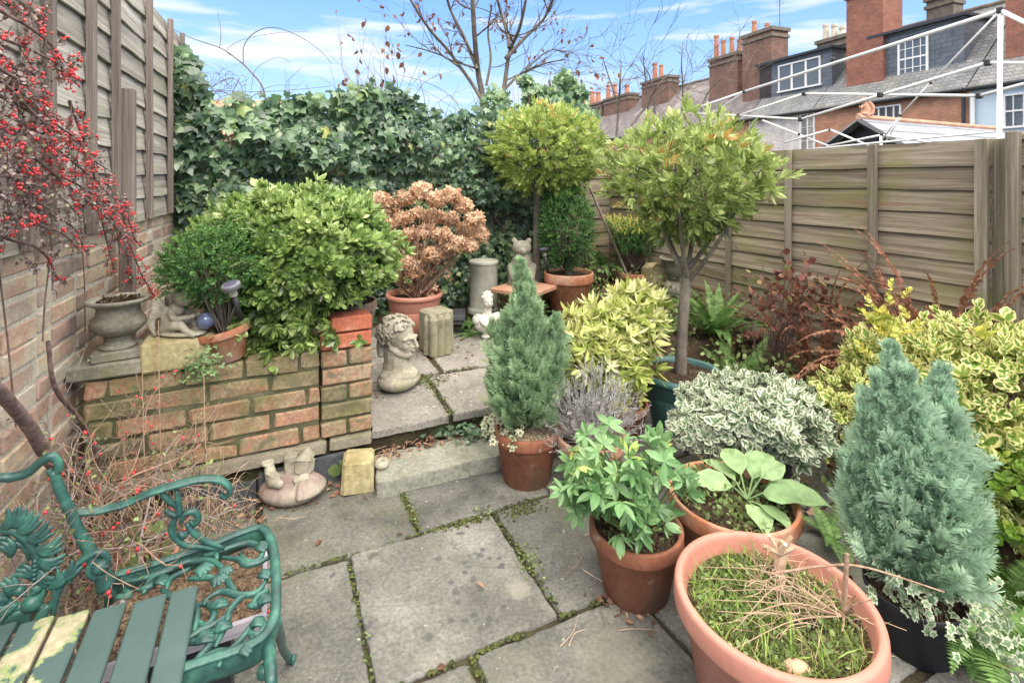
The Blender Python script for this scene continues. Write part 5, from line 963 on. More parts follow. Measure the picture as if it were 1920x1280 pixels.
b1 = D(1003, 560, 4.5); b1[2] = .2; o = pthing('bay tree with a round yellow green crown rooted in the far bed by the ivy', 'tree', b1, 'bay_tree')
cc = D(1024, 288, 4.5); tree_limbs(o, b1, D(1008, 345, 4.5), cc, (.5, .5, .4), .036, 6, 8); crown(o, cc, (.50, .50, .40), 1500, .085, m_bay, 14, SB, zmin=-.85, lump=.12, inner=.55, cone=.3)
# ---- glossy bush and box on the low wall
c = UV(.10, 2.88, .52); c = A([D(655, 600, 2.78)[0], 2.78, .50]); o = pthing('wide glossy green bush spilling over the low brick wall from a brown pot', 'shrub', c); t = pot(o, c, .145, .11, .24, M_stone('brown_clay', [(.3, (.20, .13, .10)), (.7, (.34, .26, .21))], 7, fine=.2))
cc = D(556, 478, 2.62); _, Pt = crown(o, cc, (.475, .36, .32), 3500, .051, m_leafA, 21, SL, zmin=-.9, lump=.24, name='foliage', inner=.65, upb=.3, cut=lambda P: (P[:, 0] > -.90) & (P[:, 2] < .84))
r = rng_(31); n = 300; k = r.random(n); P = D(515, 600, 2.42)+np.stack([r.normal(0, .12, n), r.normal(0, .06, n), r.normal(0, .075, n)], -1); g = Geo(); foliage(g, SL, r, P, nrm(A([0, -.9, -.25])+r.normal(0, .4, (n, 3))), .056, np.clip(r.random(n)*.7+.15, 0, 1)); 
n = 60; P = D(640, 520, 2.6)+r.normal(0, .06, (n, 3)); foliage(g, SL, r, P, nrm(A([.4, -.8, -.1])+r.normal(0, .4, (n, 3))), .065, r.random(n)*.8); g.build('hanging_foliage', m_leafA, o)
stems(o, t, Pt[:60]*.55+cc*.45, .009, seed=2)
c = onVz(432, .605, 2.575); c = A(c); tl = rotm('Y', math.radians(-11))@rotm('X', math.radians(4)); o = pthing('small dark box bush in a tilted terracotta pot on the low wall', 'shrub', c)
t = pot(o, c, .108, .060, .145, m_terra, tilt=tl, litter=200); cc = D(402, 498, 2.24); _, Pt = crown(o, cc, (.185, .18, .15), 950, .052, m_box, 23, SX, zmin=-.95, lump=.28, name='foliage', inner=.5, upb=.4); stems(o, t, Pt[:40]*.6+cc*.4, .004, seed=3)
# ---- big pot behind with upright box, small golden one, hydrangea
c = A([D(1066, 500, 4.35)[0], 4.35, .235]); g = Geo(); box(g, c-ZZ*.035+A([.02, -.04, 0]), (.32, .3, .07), .2, bev=.008); tag(g.build('brick_slab', m_redbrick, loc=(c[0], c[1], .18)), 'red brick slab under the large terracotta pot of upright box', 'brick')
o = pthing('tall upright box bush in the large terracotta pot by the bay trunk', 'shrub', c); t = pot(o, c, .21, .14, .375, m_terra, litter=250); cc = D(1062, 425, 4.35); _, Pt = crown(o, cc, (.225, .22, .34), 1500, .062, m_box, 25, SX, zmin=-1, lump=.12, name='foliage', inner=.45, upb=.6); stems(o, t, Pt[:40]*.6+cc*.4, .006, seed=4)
c = A([D(1191, 500, 4.95)[0], 4.95, .235]); o = pthing('small golden topped shrub in a terracotta pot near the far fence corner', 'shrub', c); t = pot(o, c, .178, .12, .27, m_terra); r = rng_(41); n = 700; x = r.uniform(-1, 1, n); y_ = r.uniform(-1, 1, n); hh = r.random(n); P = D(1187, 432, 4.95)+np.stack([x*.25*(.55+.45*hh), y_*.2, (hh-.75)*.30], -1); g = Geo(); foliage(g, SX, r, P, nrm(np.stack([x*.4, y_*.3, 1+0*x], -1)), .065, np.clip(.25+hh*.5+r.random(n)*.2, 0, 1)); g.build('foliage', m_box, o)
g = Geo(); q = hh > .55; P2 = P[q]+ZZ*.035; foliage(g, SX, r, P2, nrm(np.stack([x[q]*.3, y_[q]*.3, 1+0*x[q]], -1)), .06, r.random(len(P2))*.7); g.build('golden_tips', m_euY2, o); stems(o, t, P[:70], .004, mat=m_twig, seed=5, sag=.02)
c = A([D(777, 600, 3.98)[0], 3.98, .20]); o = pthing('dried brown hydrangea in a wide pink plastic pot', 'hydrangea', c); t = pot(o, c, .212, .155, .32, m_plast, 'plastic', fill=.05)
HD = [combine([(DIA, rotm('Y', 0)@zrot(k*1.571)@xrot(.5*math.cos(k*2.1+s)), (0, 0, 0), .55, .1*math.sin(k)) for k in range(4)]) for s in (0, 2)]
r = rng_(51); hd = [(735, 385), (760, 370), (790, 358), (820, 372), (845, 365), (868, 385), (890, 410), (896, 440), (870, 430), (845, 410), (815, 405), (785, 400), (755, 410), (728, 425), (740, 455), (770, 440), (800, 435), (830, 440), (856, 455), (725, 480), (755, 490), (785, 470), (810, 478), (750, 515), (728, 410), (778, 505), (835, 470), (712, 375), (880, 460)]
g = Geo(); hp = []
for k, (px, py) in enumerate(hd):
    hc = D(px, py, c[1]+r.uniform(-.22, .2)); hp.append(hc); n = 105; d = rdirs(r, n); rad_ = r.uniform(.058, .085); foliage(g, HD, r, hc+d*rad_*A([1, 1, .75])*(.8+.25*r.random(n))[:, None], rdirs(r, n), .052, r.random(n)*.6+.25*(d[:, 2]+.6), jit=.8, upw=d)
g.build('flower_heads', m_dry, o); stems(o, t, hp+[x+r.normal(0, .05, 3) for x in hp]+[t+(x-t)*.7+r.normal(0, .06, 3) for x in hp], .0045, mat=m_twigp, seed=6, sag=.06)
g = Geo(); n = 260; P = t+(A([hp[i % len(hp)] for i in range(n)])-t)*r.random((n, 1))+r.normal(0, .05, (n, 3)); foliage(g, HD, r, P, rdirs(r, n), .045, r.random(n)*.5, jit=1); g.build('dead_leaves', m_dry, o)
# ---- variegated choisya
PAL = [palm(OV, 5, 30, s, 1.0, arc=250) for s in (1, 2)]+[palm(OV, 3, 15, 3, 1.0, arc=150)]
PALW = [combine([(p_, xrot(-1.0), (0, 0, 0), 1, 0)]) for p_ in PAL]
PAL2 = [palm(ovate(.2, .05, .15), 6, 25, s, 1.0, .15, 290) for s in (1, 2, 3)]+[rosette(ovate(.2, .05, .15), 7, 25, 9, .9)]
RO = [rosette(ovate(.14, .04, .25), 7, 15, s, 1.0, .25) for s in (4, 5, 6)]+[palm(ovate(.15, .05, .25), 5, 30, 8, 1.0, .2, 260)]
c = A([D(1170, 700, 2.78)[0], 2.78, 0]); o = pthing('lime and cream leaved shrub in front of the large bay trunk', 'shrub', c); t = pot(o, c, .13, .09, .19, m_terra2)
_, Pt = crown(o, D(1135, 655, 2.80), (.25, .24, .22), 330, .072, m_choL, 61, RO, zmin=-.8, lump=.36, name='foliage', inner=.5, upb=.5); _, P2 = crown(o, D(1190, 585, 2.9), (.16, .2, .14), 120, .068, m_choL, 62, RO, name='foliage_top', upb=.6)
_, P3 = crown(o, D(1165, 735, 2.66), (.10, .10, .06), 26, .07, m_choL, 63, RO, name='foliage_low', upb=.3); stems(o, t, list(Pt[:45])+list(P2[:14]), .006, mat=m_twigp, seed=7)
# ---- green choisya in front
c = base(1192, 1152, 0, .105); o = pthing('green palmate leaved shrub in a terracotta pot in the middle of the patio', 'shrub', c); t = pot(o, c, .157, .108, .225, m_terra2, fill=.03, litter=420)
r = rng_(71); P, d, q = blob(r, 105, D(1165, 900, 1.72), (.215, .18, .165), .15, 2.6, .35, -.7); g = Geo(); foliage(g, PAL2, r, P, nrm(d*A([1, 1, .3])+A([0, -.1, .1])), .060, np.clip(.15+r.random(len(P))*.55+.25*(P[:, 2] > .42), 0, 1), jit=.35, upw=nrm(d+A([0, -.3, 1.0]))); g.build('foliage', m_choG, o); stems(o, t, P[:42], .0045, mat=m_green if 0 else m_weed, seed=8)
g = Geo(); n = 160; a = r.random(n)*6.28; qq = np.sqrt(r.random(n))*.12; P = t+np.stack([np.cos(a)*qq, np.sin(a)*qq, .01+r.random(n)*.03], -1); foliage(g, [OVR, OVW], r, P, nrm(np.stack([np.cos(a), np.sin(a), .8+0*a], -1)), .018, r.random(n)); g.build('weeds', m_weed, o)
# ---- lavender
c = A([D(1108, 860, 2.36)[0], 2.36, 0]); o = pthing('grey lavender in a pale terracotta bowl behind the green patio shrub', 'lavender', c); t = pot(o, c, .16, .115, .225, m_terra3, fill=.05)
LV = [sprig(ovate(.09, .01, .05), 12, 1.0, .30, 40, s, .2) for s in (1, 2)]; r = rng_(81); n = 620; d = rdirs(r, n); d[:, 2] = np.abs(d[:, 2]); k = r.random(n)**.6; P = t+d*k[:, None]*A([.25, .19, .30])+A([.0, 0, .03]); g = Geo(); foliage(g, LV, r, P, nrm(d+ZZ*.8), .075, r.random(n), jit=.3); g.build('foliage', m_lav, o); stems(o, t, P[:90], .003, mat=m_lav, seed=9, sag=.03)
# ---- foxglove pot
c = A([.795, 1.85, 0]); o = pthing('soft broad leaved plant and weeds in a wide terracotta pot', 'potted plant', c); t = pot(o, c, .222, .15, .265, m_terra, fill=.035, litter=600)
BIG = ovate(.33, .08, .26); g = Geo(); r = rng_(91)
for (dx, dy, z1, ln, ln2) in ((.20, -.02, .5, .19, 0), (.08, -.17, .25, .15, 0), (-.02, -.13, .3, .13, 0), (.10, .10, 1.1, .17, 0), (.0, .10, 1.2, .15, 0), (-.13, .02, .9, .13, 0), (.19, .12, .8, .14, 0), (.12, -.10, .9, .14, 0), (-.06, .12, .8, .13, 0), (.03, .0, 1.6, .12, 0)):
    s0_ = t+A([.055, .0, .01]); d = nrm(A([dx, dy, 0])); p1 = s0_+d*.05+ZZ*.05*z1; ax = nrm(d+ZZ*z1*.35); tube(g, [s0_, p1, p1+ax*.02], .003, n=5); foliage(g, [BIG], r, A([p1]), A([ax]), ln, A([r.uniform(.3, .9)]), jit=.05, upw=A([ZZ]))
g.build('broad_leaves', m_lett, o)
g = Geo(); n = 700; a = r.random(n)*6.28; qq = np.sqrt(r.random(n))*.18; P = t+np.stack([np.cos(a)*qq-.0, np.sin(a)*qq, .008+r.random(n)*.05*(np.cos(a-2.6) > -.2)], -1); foliage(g, [OVR, OVW, DIA], r, P, nrm(np.stack([np.cos(a), np.sin(a), .9+0*a], -1)), .02, r.random(n), jit=.7); g.build('weeds', m_weed, o)
# ---- white edged euonymus
c = A([D(1432, 850, 2.33)[0], 2.33, 0]); o = pthing('low white edged euonymus spreading over a black pot', 'shrub', c); t = pot(o, c, .13, .10, .20, m_blackp, 'thin')
SE = [rosette(OVR, 7, 12, s, .62, .2) for s in (1, 2, 3)]+[sprig(OVR, 8, .6, .42, 75, 5, .2)]; _, Pt = crown(o, D(1412, 783, 2.30), (.30, .26, .15), 1300, .062, m_euW, 101, SE, zmin=-.6, lump=.3, name='foliage', inner=.5, upb=.5); crown(o, D(1312, 803, 2.25), (.12, .12, .07), 170, .055, m_euW, 102, SE, name='foliage_side'); stems(o, t, Pt[:50], .004, mat=m_twig, seed=10)
# ---- gold edged euonymus in the bed
c = D(1840, 850, 2.15); c[2] = 0; o = gthing('golden_euonymus', 'large gold edged euonymus bush against the right side behind the blue conifer', 'shrub', c); SE2 = [sprig(OVR, 9, .9, .42, 62, s, .2) for s in (1, 2, 3)]+[rosette(OVR, 6, 25, 7, .6)]
_, Pa = crown(o, D(1735, 715, 2.30), (.30, .26, .20), 420, .095, m_euY, 111, SE2, zmin=-.7, lump=.2, name='foliage', inner=.6, upb=.4); _, Pb = crown(o, D(1870, 800, 2.08), (.36, .33, .38), 850, .095, m_euY, 112, SE2, zmin=-.9, lump=.3, name='foliage_main', inner=.65, upb=.35)
_, Pc = crown(o, D(1600, 780, 2.28), (.20, .2, .16), 180, .08, m_euY, 113, SE2, name='foliage_left', upb=.4); crown(o, D(1890, 980, 1.85), (.22, .25, .24), 330, .085, M_leaf('green_euonymus', [(0, (.07, .16, .02)), (.6, (.20, .34, .05)), (1, (.34, .42, .08))], rough=.4), 114, SE2, zmin=-.9, name='green_foliage')
g = Geo(); r = rng_(115); P = np.concatenate([Pa[r.integers(0, len(Pa), 30)], Pb[r.integers(0, len(Pb), 40)]])+ZZ*.03; q = P[:, 2] > .45; foliage(g, SE2, r, P[q], A([[0, -.2, 1.]]*q.sum()), .08, r.random(q.sum())); foliage(g, SE2, r, D(1668, 607, 2.28)+r.normal(0, .045, (26, 3)), A([[0, 0, 1.]]*26), .08, r.random(26)*.6); tag(g.build('golden_shoots', m_euY2, o), kind='stuff'); stems(o, c, list(Pa[:20])+list(Pb[:40])+list(Pc[:10]), .007, mat=m_twig, seed=11)
# ---- big ribbed pot with grass and cut stems
c = A([.69, 1.352, 0]); o = pthing('big ribbed pink plastic tub of grass and cut twigs in the foreground', 'planter', c, 'ribbed_tub'); t = pot(o, c, .243, .185, .305, m_plast, 'ribbed', fill=.055, litter=900)
r = rng_(121); n = 5200; a = r.random(n)*6.28; qq = np.sqrt(r.random(n))*.205; x, y_ = np.cos(a)*qq, np.sin(a)*qq; dens = wob(np.stack([x, y_, 0*x], -1), 16)+.5*(x < .03)+.3
q = dens > .0; P = t+np.stack([x, y_, .004+0*x], -1); g = Geo(); s_ = np.where(r.random(n) < .06, .07, .026); k = q; BL = [BLADE]
R = frames(nrm(r.normal(0, .8, (k.sum(), 3))*A([1, 1, .2])+ZZ*.8), rdirs(r, k.sum())); g.inst(BLADE, P[k], R, np.stack([s_[k]*1.4, s_[k], s_[k]], -1)*r.uniform(.6, 1.3, (k.sum(), 1)), np.clip(r.random(k.sum())*.8+.1+.35*(x[k] > .0)*r.random(k.sum()), 0, 1)); g.build('grass', m_grass, o)
g = Geo(); n = 1500; a = r.random(n)*6.28; qq = np.sqrt(r.random(n))*.2; P = t+np.stack([np.cos(a)*qq, np.sin(a)*qq, r.random(n)*.025], -1); foliage(g, [OVR, DIA], r, P, rdirs(r, n)+ZZ, .013, r.random(n), jit=.6); g.build('moss', m_weed, o)
g = Geo()                                   # dry twigs lying across and the cut stump
for k in range(130):
    a = r.uniform(0, 6.28); p0_ = t+A([.04, .04, .02])+r.normal(0, .06, 3)*A([1, 1, .2]); d = nrm(A([math.cos(a)*1.0, math.sin(a), r.uniform(-.1, .5)])); ln = r.uniform(.05, .15); tube(g, smooth_path([p0_, p0_+d*ln*.5+r.normal(0, .012, 3)+ZZ*.012, p0_+d*ln], 4), [.0010, .0006], n=4, rnd=r.random(), cap=False)
for k in range(9): p0_ = t+A([.155, -.04, .03]); e = t+A([-.17+.03*k*r.random(), -.14+.035*k, .03+.02*r.random()]); tube(g, smooth_path([p0_, (p0_+e)/2+r.normal(0, .015, 3)+ZZ*.03, e], 6), [.0018, .0014, .0007], n=5, rnd=.3, cap=False)
g.build('dry_twigs', m_straw, o)
g = Geo(); sc0 = t+A([.07, .105, 0]); tube(g, smooth_path([sc0-ZZ*.01, sc0+A([.0, .0, .045]), sc0+A([.02, .01, .09])], 5), [.016, .015, .014], n=8)
for k in range(9): d = nrm(r.normal(0, 1, 3)*A([1, .8, .4])+A([.3, 0, .9])); tube(g, [sc0+ZZ*.085+d*.005, sc0+ZZ*.085+d*r.uniform(.035, .06)], [.009, .006], n=6, rnd=r.random())
g.build('cut_stump', m_straw, o)
g = Geo(); q0 = t+A([.17, -.025, .02]); tube(g, [q0, q0+A([.005, .0, .10]), q0+A([.012, .005, .155])], [.007, .006, .0055], n=7); tube(g, smooth_path([q0+A([-.16, .06, .06]), q0+A([-.03, .03, .105]), q0+A([.08, .03, .10]), q0+A([.26, .0, .06])], 6), [.003, .0035, .003, .002], n=5)
for k in range(10): d = nrm(r.normal(0, 1, 3)+A([0, 0, .7])); tube(g, [q0, q0+d*.05+r.normal(0, .01, 3), q0+d*r.uniform(.07, .13)], [.003, .001], n=4, cap=False)
g.build('pruned_stems', m_twigp, o)
g = Geo(); ell(g, t+A([-.03, -.165, .015]), (.03, .022, .016)); bx_ = g.build('clay_lump', m_terra3, o, smooth=True)
# ---- small pot by the bench
c = A([G(296, 1035, .1)[0], G(296, 1035, .1)[1], 0]); o = pthing('small terracotta pot with round green leaves tucked behind the bench arm', 'potted plant', c); t = pot(o, c, .062, .045, .10, m_terra, litter=80); g = Geo(); r = rng_(131); BR_ = ovate(.48, .03, .1)
P = A([D(285, 1000, 1.70), D(300, 1035, 1.72), D(240, 1058, 1.68), D(268, 985, 1.78), D(262, 1010, 1.75)]); foliage(g, [BR_], r, P-A([0, 0, .03]), A([[.2, -.2, 1.]]*5), .065, A([.9, .5, .8, .6, .4]), jit=.3, upw=A([0, -.8, .6])); g.build('leaves', m_weed, o)
# ================================================================== IVY, BRAMBLES, TREES
def ytop(px): return np.interp(px, [300, 335, 350, 372, 400, 440, 480, 520, 560, 600, 640, 680, 740, 775, 800, 830, 870, 900, 930, 960, 1000, 1060, 1120, 1200], [60, 85, 85, 120, 210, 195, 188, 182, 178, 185, 172, 160, 163, 182, 205, 212, 214, 208, 205, 200, 195, 190, 225, 260])
r = rng_(201); ivo = gthing('ivy', 'dense wall of dark green ivy smothering the back fence', 'ivy', UV(.9, 4.4, 0)); n = 15000
u = r.uniform(-.58, 2.7, n); z = r.random(n)**.8*2.6; bul = .10+.16*np.clip(wob(np.stack([u*1.6, z*2.2, u*0], -1), 2.2, 1)+.5, 0, 1.2)
bul = np.where(z < 1.1, .55, 1)*bul+.12*(z > 1.5)*(u < 1.3); vv_ = 4.46-bul-r.random(n)**2*.05
P = u[:, None]*U+vv_[:, None]*Vd+z[:, None]*ZZ; px = 960+P[:, 0]/P[:, 1]*960; py = 335+(1.4-P[:, 2])/P[:, 1]*960
zt = 1.4-(ytop(px)-335)/960*P[:, 1]; edge_ = r.normal(0, .035, n); k = (P[:, 2] < zt+edge_) & (P[:, 2] > .14); gap = wob(np.stack([u*2, z*3, u], -1), 3.2, 5)
k &= ~((gap < -.55) & (z < 1.5)); k &= ~((px > 395) & (px < 470) & (py > 235) & (py < 285) & (r.random(n) < .8)); P = P[k]; px = px[k]; u = u[k]; m = len(P)
nn = nrm(-Vd+.55*r.normal(size=(m, 3))*A([1, 1, .7])+ZZ*.6); ax = nrm(-ZZ+.55*r.normal(size=(m, 3))); sz = np.where(px < 780, .085, .062)*np.where(px < 420, 1.0, 1)*(.45+.85*r.random(m))
rn = np.clip(r.random(m)*.85+.2*wob(P, 3), 0, .93); rn = np.where(r.random(m) < .004, .98, rn); g = Geo(); g.inst(IVY, P, frames(ax, nn), sz, rn)
# yellow leaved streaks and the ivy hanging on the end of the left fence
for (x, y, c_, s_, dd) in ((830, 320, 30, .10, 4.9), (900, 352, 16, .05, 4.9), (845, 530, 28, .07, 4.6), (862, 548, 22, .05, 4.6)):
    Pq = D(x, y, dd)+r.normal(0, s_, (c_, 3))*A([1, .3, .6])-Vd*.03; g.inst(IVY, Pq, frames(nrm(-ZZ+.6*r.normal(size=(c_, 3))), nrm(-Vd+.5*r.normal(size=(c_, 3)))), r.uniform(.035, .06, c_), r.uniform(.90, .97, c_))
ivo_l = g.build('leaves', m_ivy, ivo)
g = Geo(); n = 230
for k in range(n):
    a = r.uniform(-.5, 2.6); q = UV(a, 4.42, r.uniform(.1, .5)); pts = [q]
    for j in range(7): q = q+A([0, 0, .22])+U*r.normal(0, .07)-Vd*r.normal(0.01, .012); pts.append(q)
    tt = [p for p in pts if p[2] < 1.4-(float(ytop(960+p[0]/p[1]*960))-335)/960*p[1]-.05]
    if len(tt) > 2: tube(g, tt, [.008, .003], n=5, rnd=r.random(), cap=False)
g.build('stems', m_twig, ivo, smooth=True)
o = gthing('ivy', 'clump of large ivy leaves hanging over the end of the left grey fence', 'ivy', Wp(Wa(336)+.05, .05, .4)); g = Geo(); n = 400; z = r.uniform(.35, 2.32, n); w_ = np.interp(z, [.3, 1.2, 1.7, 2.0, 2.35], [.16, .15, .10, .07, .04]); Pq = Wp(Wa(336)+.04)+Wd*0+(r.normal(0, .5, n)*w_+w_*.7)[:, None]*U+(r.normal(0, .05, n))[:, None]*Vd-Vd*.1+z[:, None]*ZZ
g.inst(IVY, Pq, frames(nrm(-ZZ+.5*r.normal(size=(n, 3))), nrm(-Vd+.6*Wn+.6*r.normal(size=(n, 3)))), r.uniform(.05, .09, n), np.clip(r.random(n)*.95, 0, .93)); g.build('leaves', m_ivy, o)
g = Geo()
for k in range(9): a = Wp(Wa(336)+.02+.02*k, .02+.015*k, .2); tube(g, smooth_path([a, a+ZZ*.7+r.normal(0, .03, 3), a+ZZ*1.4+r.normal(0, .04, 3), a+ZZ*r.uniform(1.6, 2.1)], 5), [.012, .005], n=6, cap=False)
g.build('stems', m_twig, o, smooth=True)
# evergreen clump standing above the ivy on the right
o = gthing('ivy', 'bright green ivy mound climbing a stump above the back fence', 'ivy', D(1050, 300, 5.5)*A([1, 1, 0])+A([0, 0, .3])); g = Geo()
for (x, y, rx, c_) in ((1060, 150, .13, 170), (1085, 170, .12, 120), (1030, 185, .20, 200), (985, 150, .08, 70), (1000, 175, .14, 120), (1070, 200, .22, 230), (1100, 215, .16, 120), (930, 190, .22, 120)):
    Pq = D(x, y, 5.6)+nrm(r.normal(size=(c_, 3)))*rx*(.4+.6*r.random((c_, 1)))*A([1, 1, .8]); g.inst(IVY, Pq, frames(nrm(-ZZ+.6*r.normal(size=(c_, 3))), nrm(-Vd+.3*ZZ+.8*r.normal(size=(c_, 3)))), r.uniform(.05, .09, c_), np.clip(r.random(c_)*.5+.42, 0, .95))
g.build('leaves', m_ivy, o); g = Geo()
for x in (985, 1030, 1065, 1090): q = D(x, 200, 5.6); tube(g, smooth_path([A([q[0]+.1, q[1], .2]), A([q[0]+.05, q[1], 1.3]), D(x, 150, 5.6)], 5), [.04, .012], n=7, cap=False)
g.build('trunk', m_bark, o, smooth=True)
# thin bramble shoots arching over the ivy
o = gthing('bramble', 'thin bare bramble shoots arching over the ivy against the sky', 'bramble', D(490, 300, 4.3)*A([1, 1, 0])); g = Geo(); r = rng_(211)
def pth(pts, Y, rad, n=5):
    P_ = [D(x, y, Y) for x, y in pts]
    if n == 3: tube(g, smooth_path(P_, 6), rad, n=n, cap=False)
    else: h_ = Geo(); tube(h_, smooth_path(P_, 6), rad, n=n, cap=False); h_.build('shoot', m_twig, o, smooth=True)
pth([(505, 300), (497, 180), (470, 135), (440, 108), (412, 90), (360, 72), (310, 48)], 4.3, [.007, .007, .004, .003]); pth([(456, 120), (458, 85), (480, 60), (515, 52), (560, 68), (600, 95), (622, 120)], 4.3, [.004, .0035, .002]); pth([(412, 90), (414, 60), (408, 20)], 4.3, [.003, .0015])
pth([(440, 108), (425, 95), (455, 75), (520, 62), (575, 60)], 4.3, [.002, .0015]); pth([(395, 165), (420, 150), (440, 148), (452, 160), (456, 178)], 4.3, [.0035, .0025]); pth([(385, 165), (440, 172), (500, 172), (560, 168), (620, 162)], 4.3, [.003, .002]); pth([(420, 205), (440, 165), (450, 146)], 4.3, [.004, .002]); pth([(430, 215), (500, 165), (560, 160)], 4.4, [.003, .0015])
pth([(868, 215), (845, 180), (800, 155), (745, 140)], 5.0, [.004, .002]); pth([(860, 208), (830, 190), (780, 160)], 5.0, [.003, .0015]); pth([(700, 175), (690, 140), (697, 95)], 5.0, [.003, .0015]); pth([(470, 175), (480, 130), (520, 108), (545, 118)], 4.3, [.002, .0015])
for k in range(60): x = r.uniform(380, 460); y = r.uniform(150, 240); pth([(x, y), (x+r.normal(0, 15), y-r.uniform(5, 30)), (x+r.normal(0, 30), y-r.uniform(0, 50))], 4.2+r.random()*.3, [.0025, .001], n=3)
for k in range(26): x = r.uniform(480, 1000); y = ytop(x)+12; pth([(x, y), (x+r.normal(0, 12), y-r.uniform(15, 40)), (x+r.normal(0, 22), y-r.uniform(30, 75))], 4.9, [.003, .001], n=3)
tag(g.build('fine_twigs', m_twig, o, smooth=True), kind='stuff')
# bare trees
def baretree(label, lines, Y, seed, extra, leaves, lrad=.030, name='bare_tree', twl=.55):
    b_ = D(lines[0][0][0], 300, Y); b_[2] = 0; o = gthing(name, label, 'tree', b_); g = Geo(); r = rng_(seed); pts_all = []
    for ln, r0, r1 in [(l[0:-2], l[-2], l[-1]) for l in lines]:
        P_ = [D(x, y, Y+.12*i*math.sin(seed+i)) for i, (x, y) in enumerate(ln)]; sp = smooth_path(P_, 6); tube(g, sp, np.linspace(r0, r1, len(sp)), n=8, cap=False); pts_all.append((sp, r0, r1))
    g.build('trunk', m_bark, o, smooth=True); g = Geo(); tips = []
    for k in range(extra):
        sp, r0, r1 = pts_all[r.integers(0, len(pts_all))]; i = r.integers(len(sp)//4, len(sp)-1); d = nrm(sp[i+1]-sp[i]); rr_ = r0+(r1-r0)*i/len(sp)
        branch(g, r, sp[i], nrm(d*.7+r.normal(0, .55, 3)*A([1, .6, .7])+ZZ*.15), r.uniform(.5, 1.1)*twl, rr_*.45, 2, kids=3, spread=.45, droop=-.03, tips=tips, minr=.0022, n=5)
    g.build('branches', m_bark, o, smooth=True)
    if leaves and tips:
        g = Geo(); T_ = A([t[0] for t in tips]); k = r.integers(0, len(T_), leaves); Pq = T_[k]-ZZ*.03; foliage(g, [ovate(.3, .12, .5), DIA], r, Pq, A([[0, 0, -1.]]*leaves), .075, r.random(leaves)*.55, jit=.5); g.build('dead_leaves', m_dead, o)
    return o
LN = [[(912, 330), (905, 190), (897, 140), (890, 70), (884, -40), .05, .03], [(905, 190), (880, 150), (840, 95), (805, 55), (770, 0), (755, -40), .03, .013], [(925, 260), (945, 165), (955, 100), (975, 50), (990, -20), .038, .018], [(948, 110), (985, 70), (1020, 35), (1040, -10), .03, .014], [(955, 90), (950, 60), (938, 20), (925, -30), .03, .018], [(895, 130), (870, 70), (845, 20), (832, -30), .03, .015], [(935, 180), (975, 140), (1020, 120), (1060, 112), .022, .008], [(860, 125), (830, 105), (790, 92), (760, 85), .018, .006], [(912, 160), (920, 110), (915, 60), (922, 10), .02, .010], [(985, 130), (1030, 95), (1060, 100), .014, .006]]
baretree('tall bare tree with a few dead brown leaves rising behind the ivy', LN, 7.4, 7, 60, 210)
baretree('thin leafless shrub in front of the far slate roofs', [[(1150, 330), (1160, 200), (1163, 150), (1165, 115), .018, .006], [(1160, 200), (1140, 140), (1130, 110), .010, .004], [(1200, 320), (1215, 200), (1235, 160), (1262, 130), .016, .005], [(1215, 200), (1210, 150), (1205, 100), .010, .004], [(1270, 320), (1280, 190), (1278, 120), (1280, 80), .014, .004], [(1300, 320), (1320, 190), (1360, 140), (1385, 110), .012, .004], [(1230, 320), (1225, 170), (1200, 110), .012, .004], [(1180, 240), (1240, 170), (1290, 150), .010, .004]], 6.3, 9, 26, 0, name='bare_shrub', twl=.5)
# floating scraps of old leaves on hair thin twigs left of the tree
g = Geo(); r = rng_(221); o = gthing('bare_tree', 'fine hanging twigs with scattered brown leaf scraps left of the tall bare tree', 'tree', D(720, 300, 7.0)*A([1, 1, 0])); tube(g, [D(720, 300, 7.0)*A([1, 1, 0]), D(715, 210, 7.0), D(700, 140, 7.0)], [.03, .006], n=6, cap=False); tp = []
for k in range(16): x = r.uniform(650, 800); branch(g, r, D(x, 205, 7.0), nrm(A([r.normal(0, .35), 0, 1.0])), r.uniform(.3, .8), .005, 2, kids=2, spread=.5, tips=tp, minr=.0012, n=4)
g.build('twigs', m_twig, o); g = Geo(); T_ = A([t[0] for t in tp]); k = r.integers(0, len(T_), 46); foliage(g, [ovate(.35, .12, .5)], r, T_[k], A([[0, 0, -1.]]*46), .085, r.random(46)*.5, jit=.4); g.build('dead_leaves', m_dead, o)
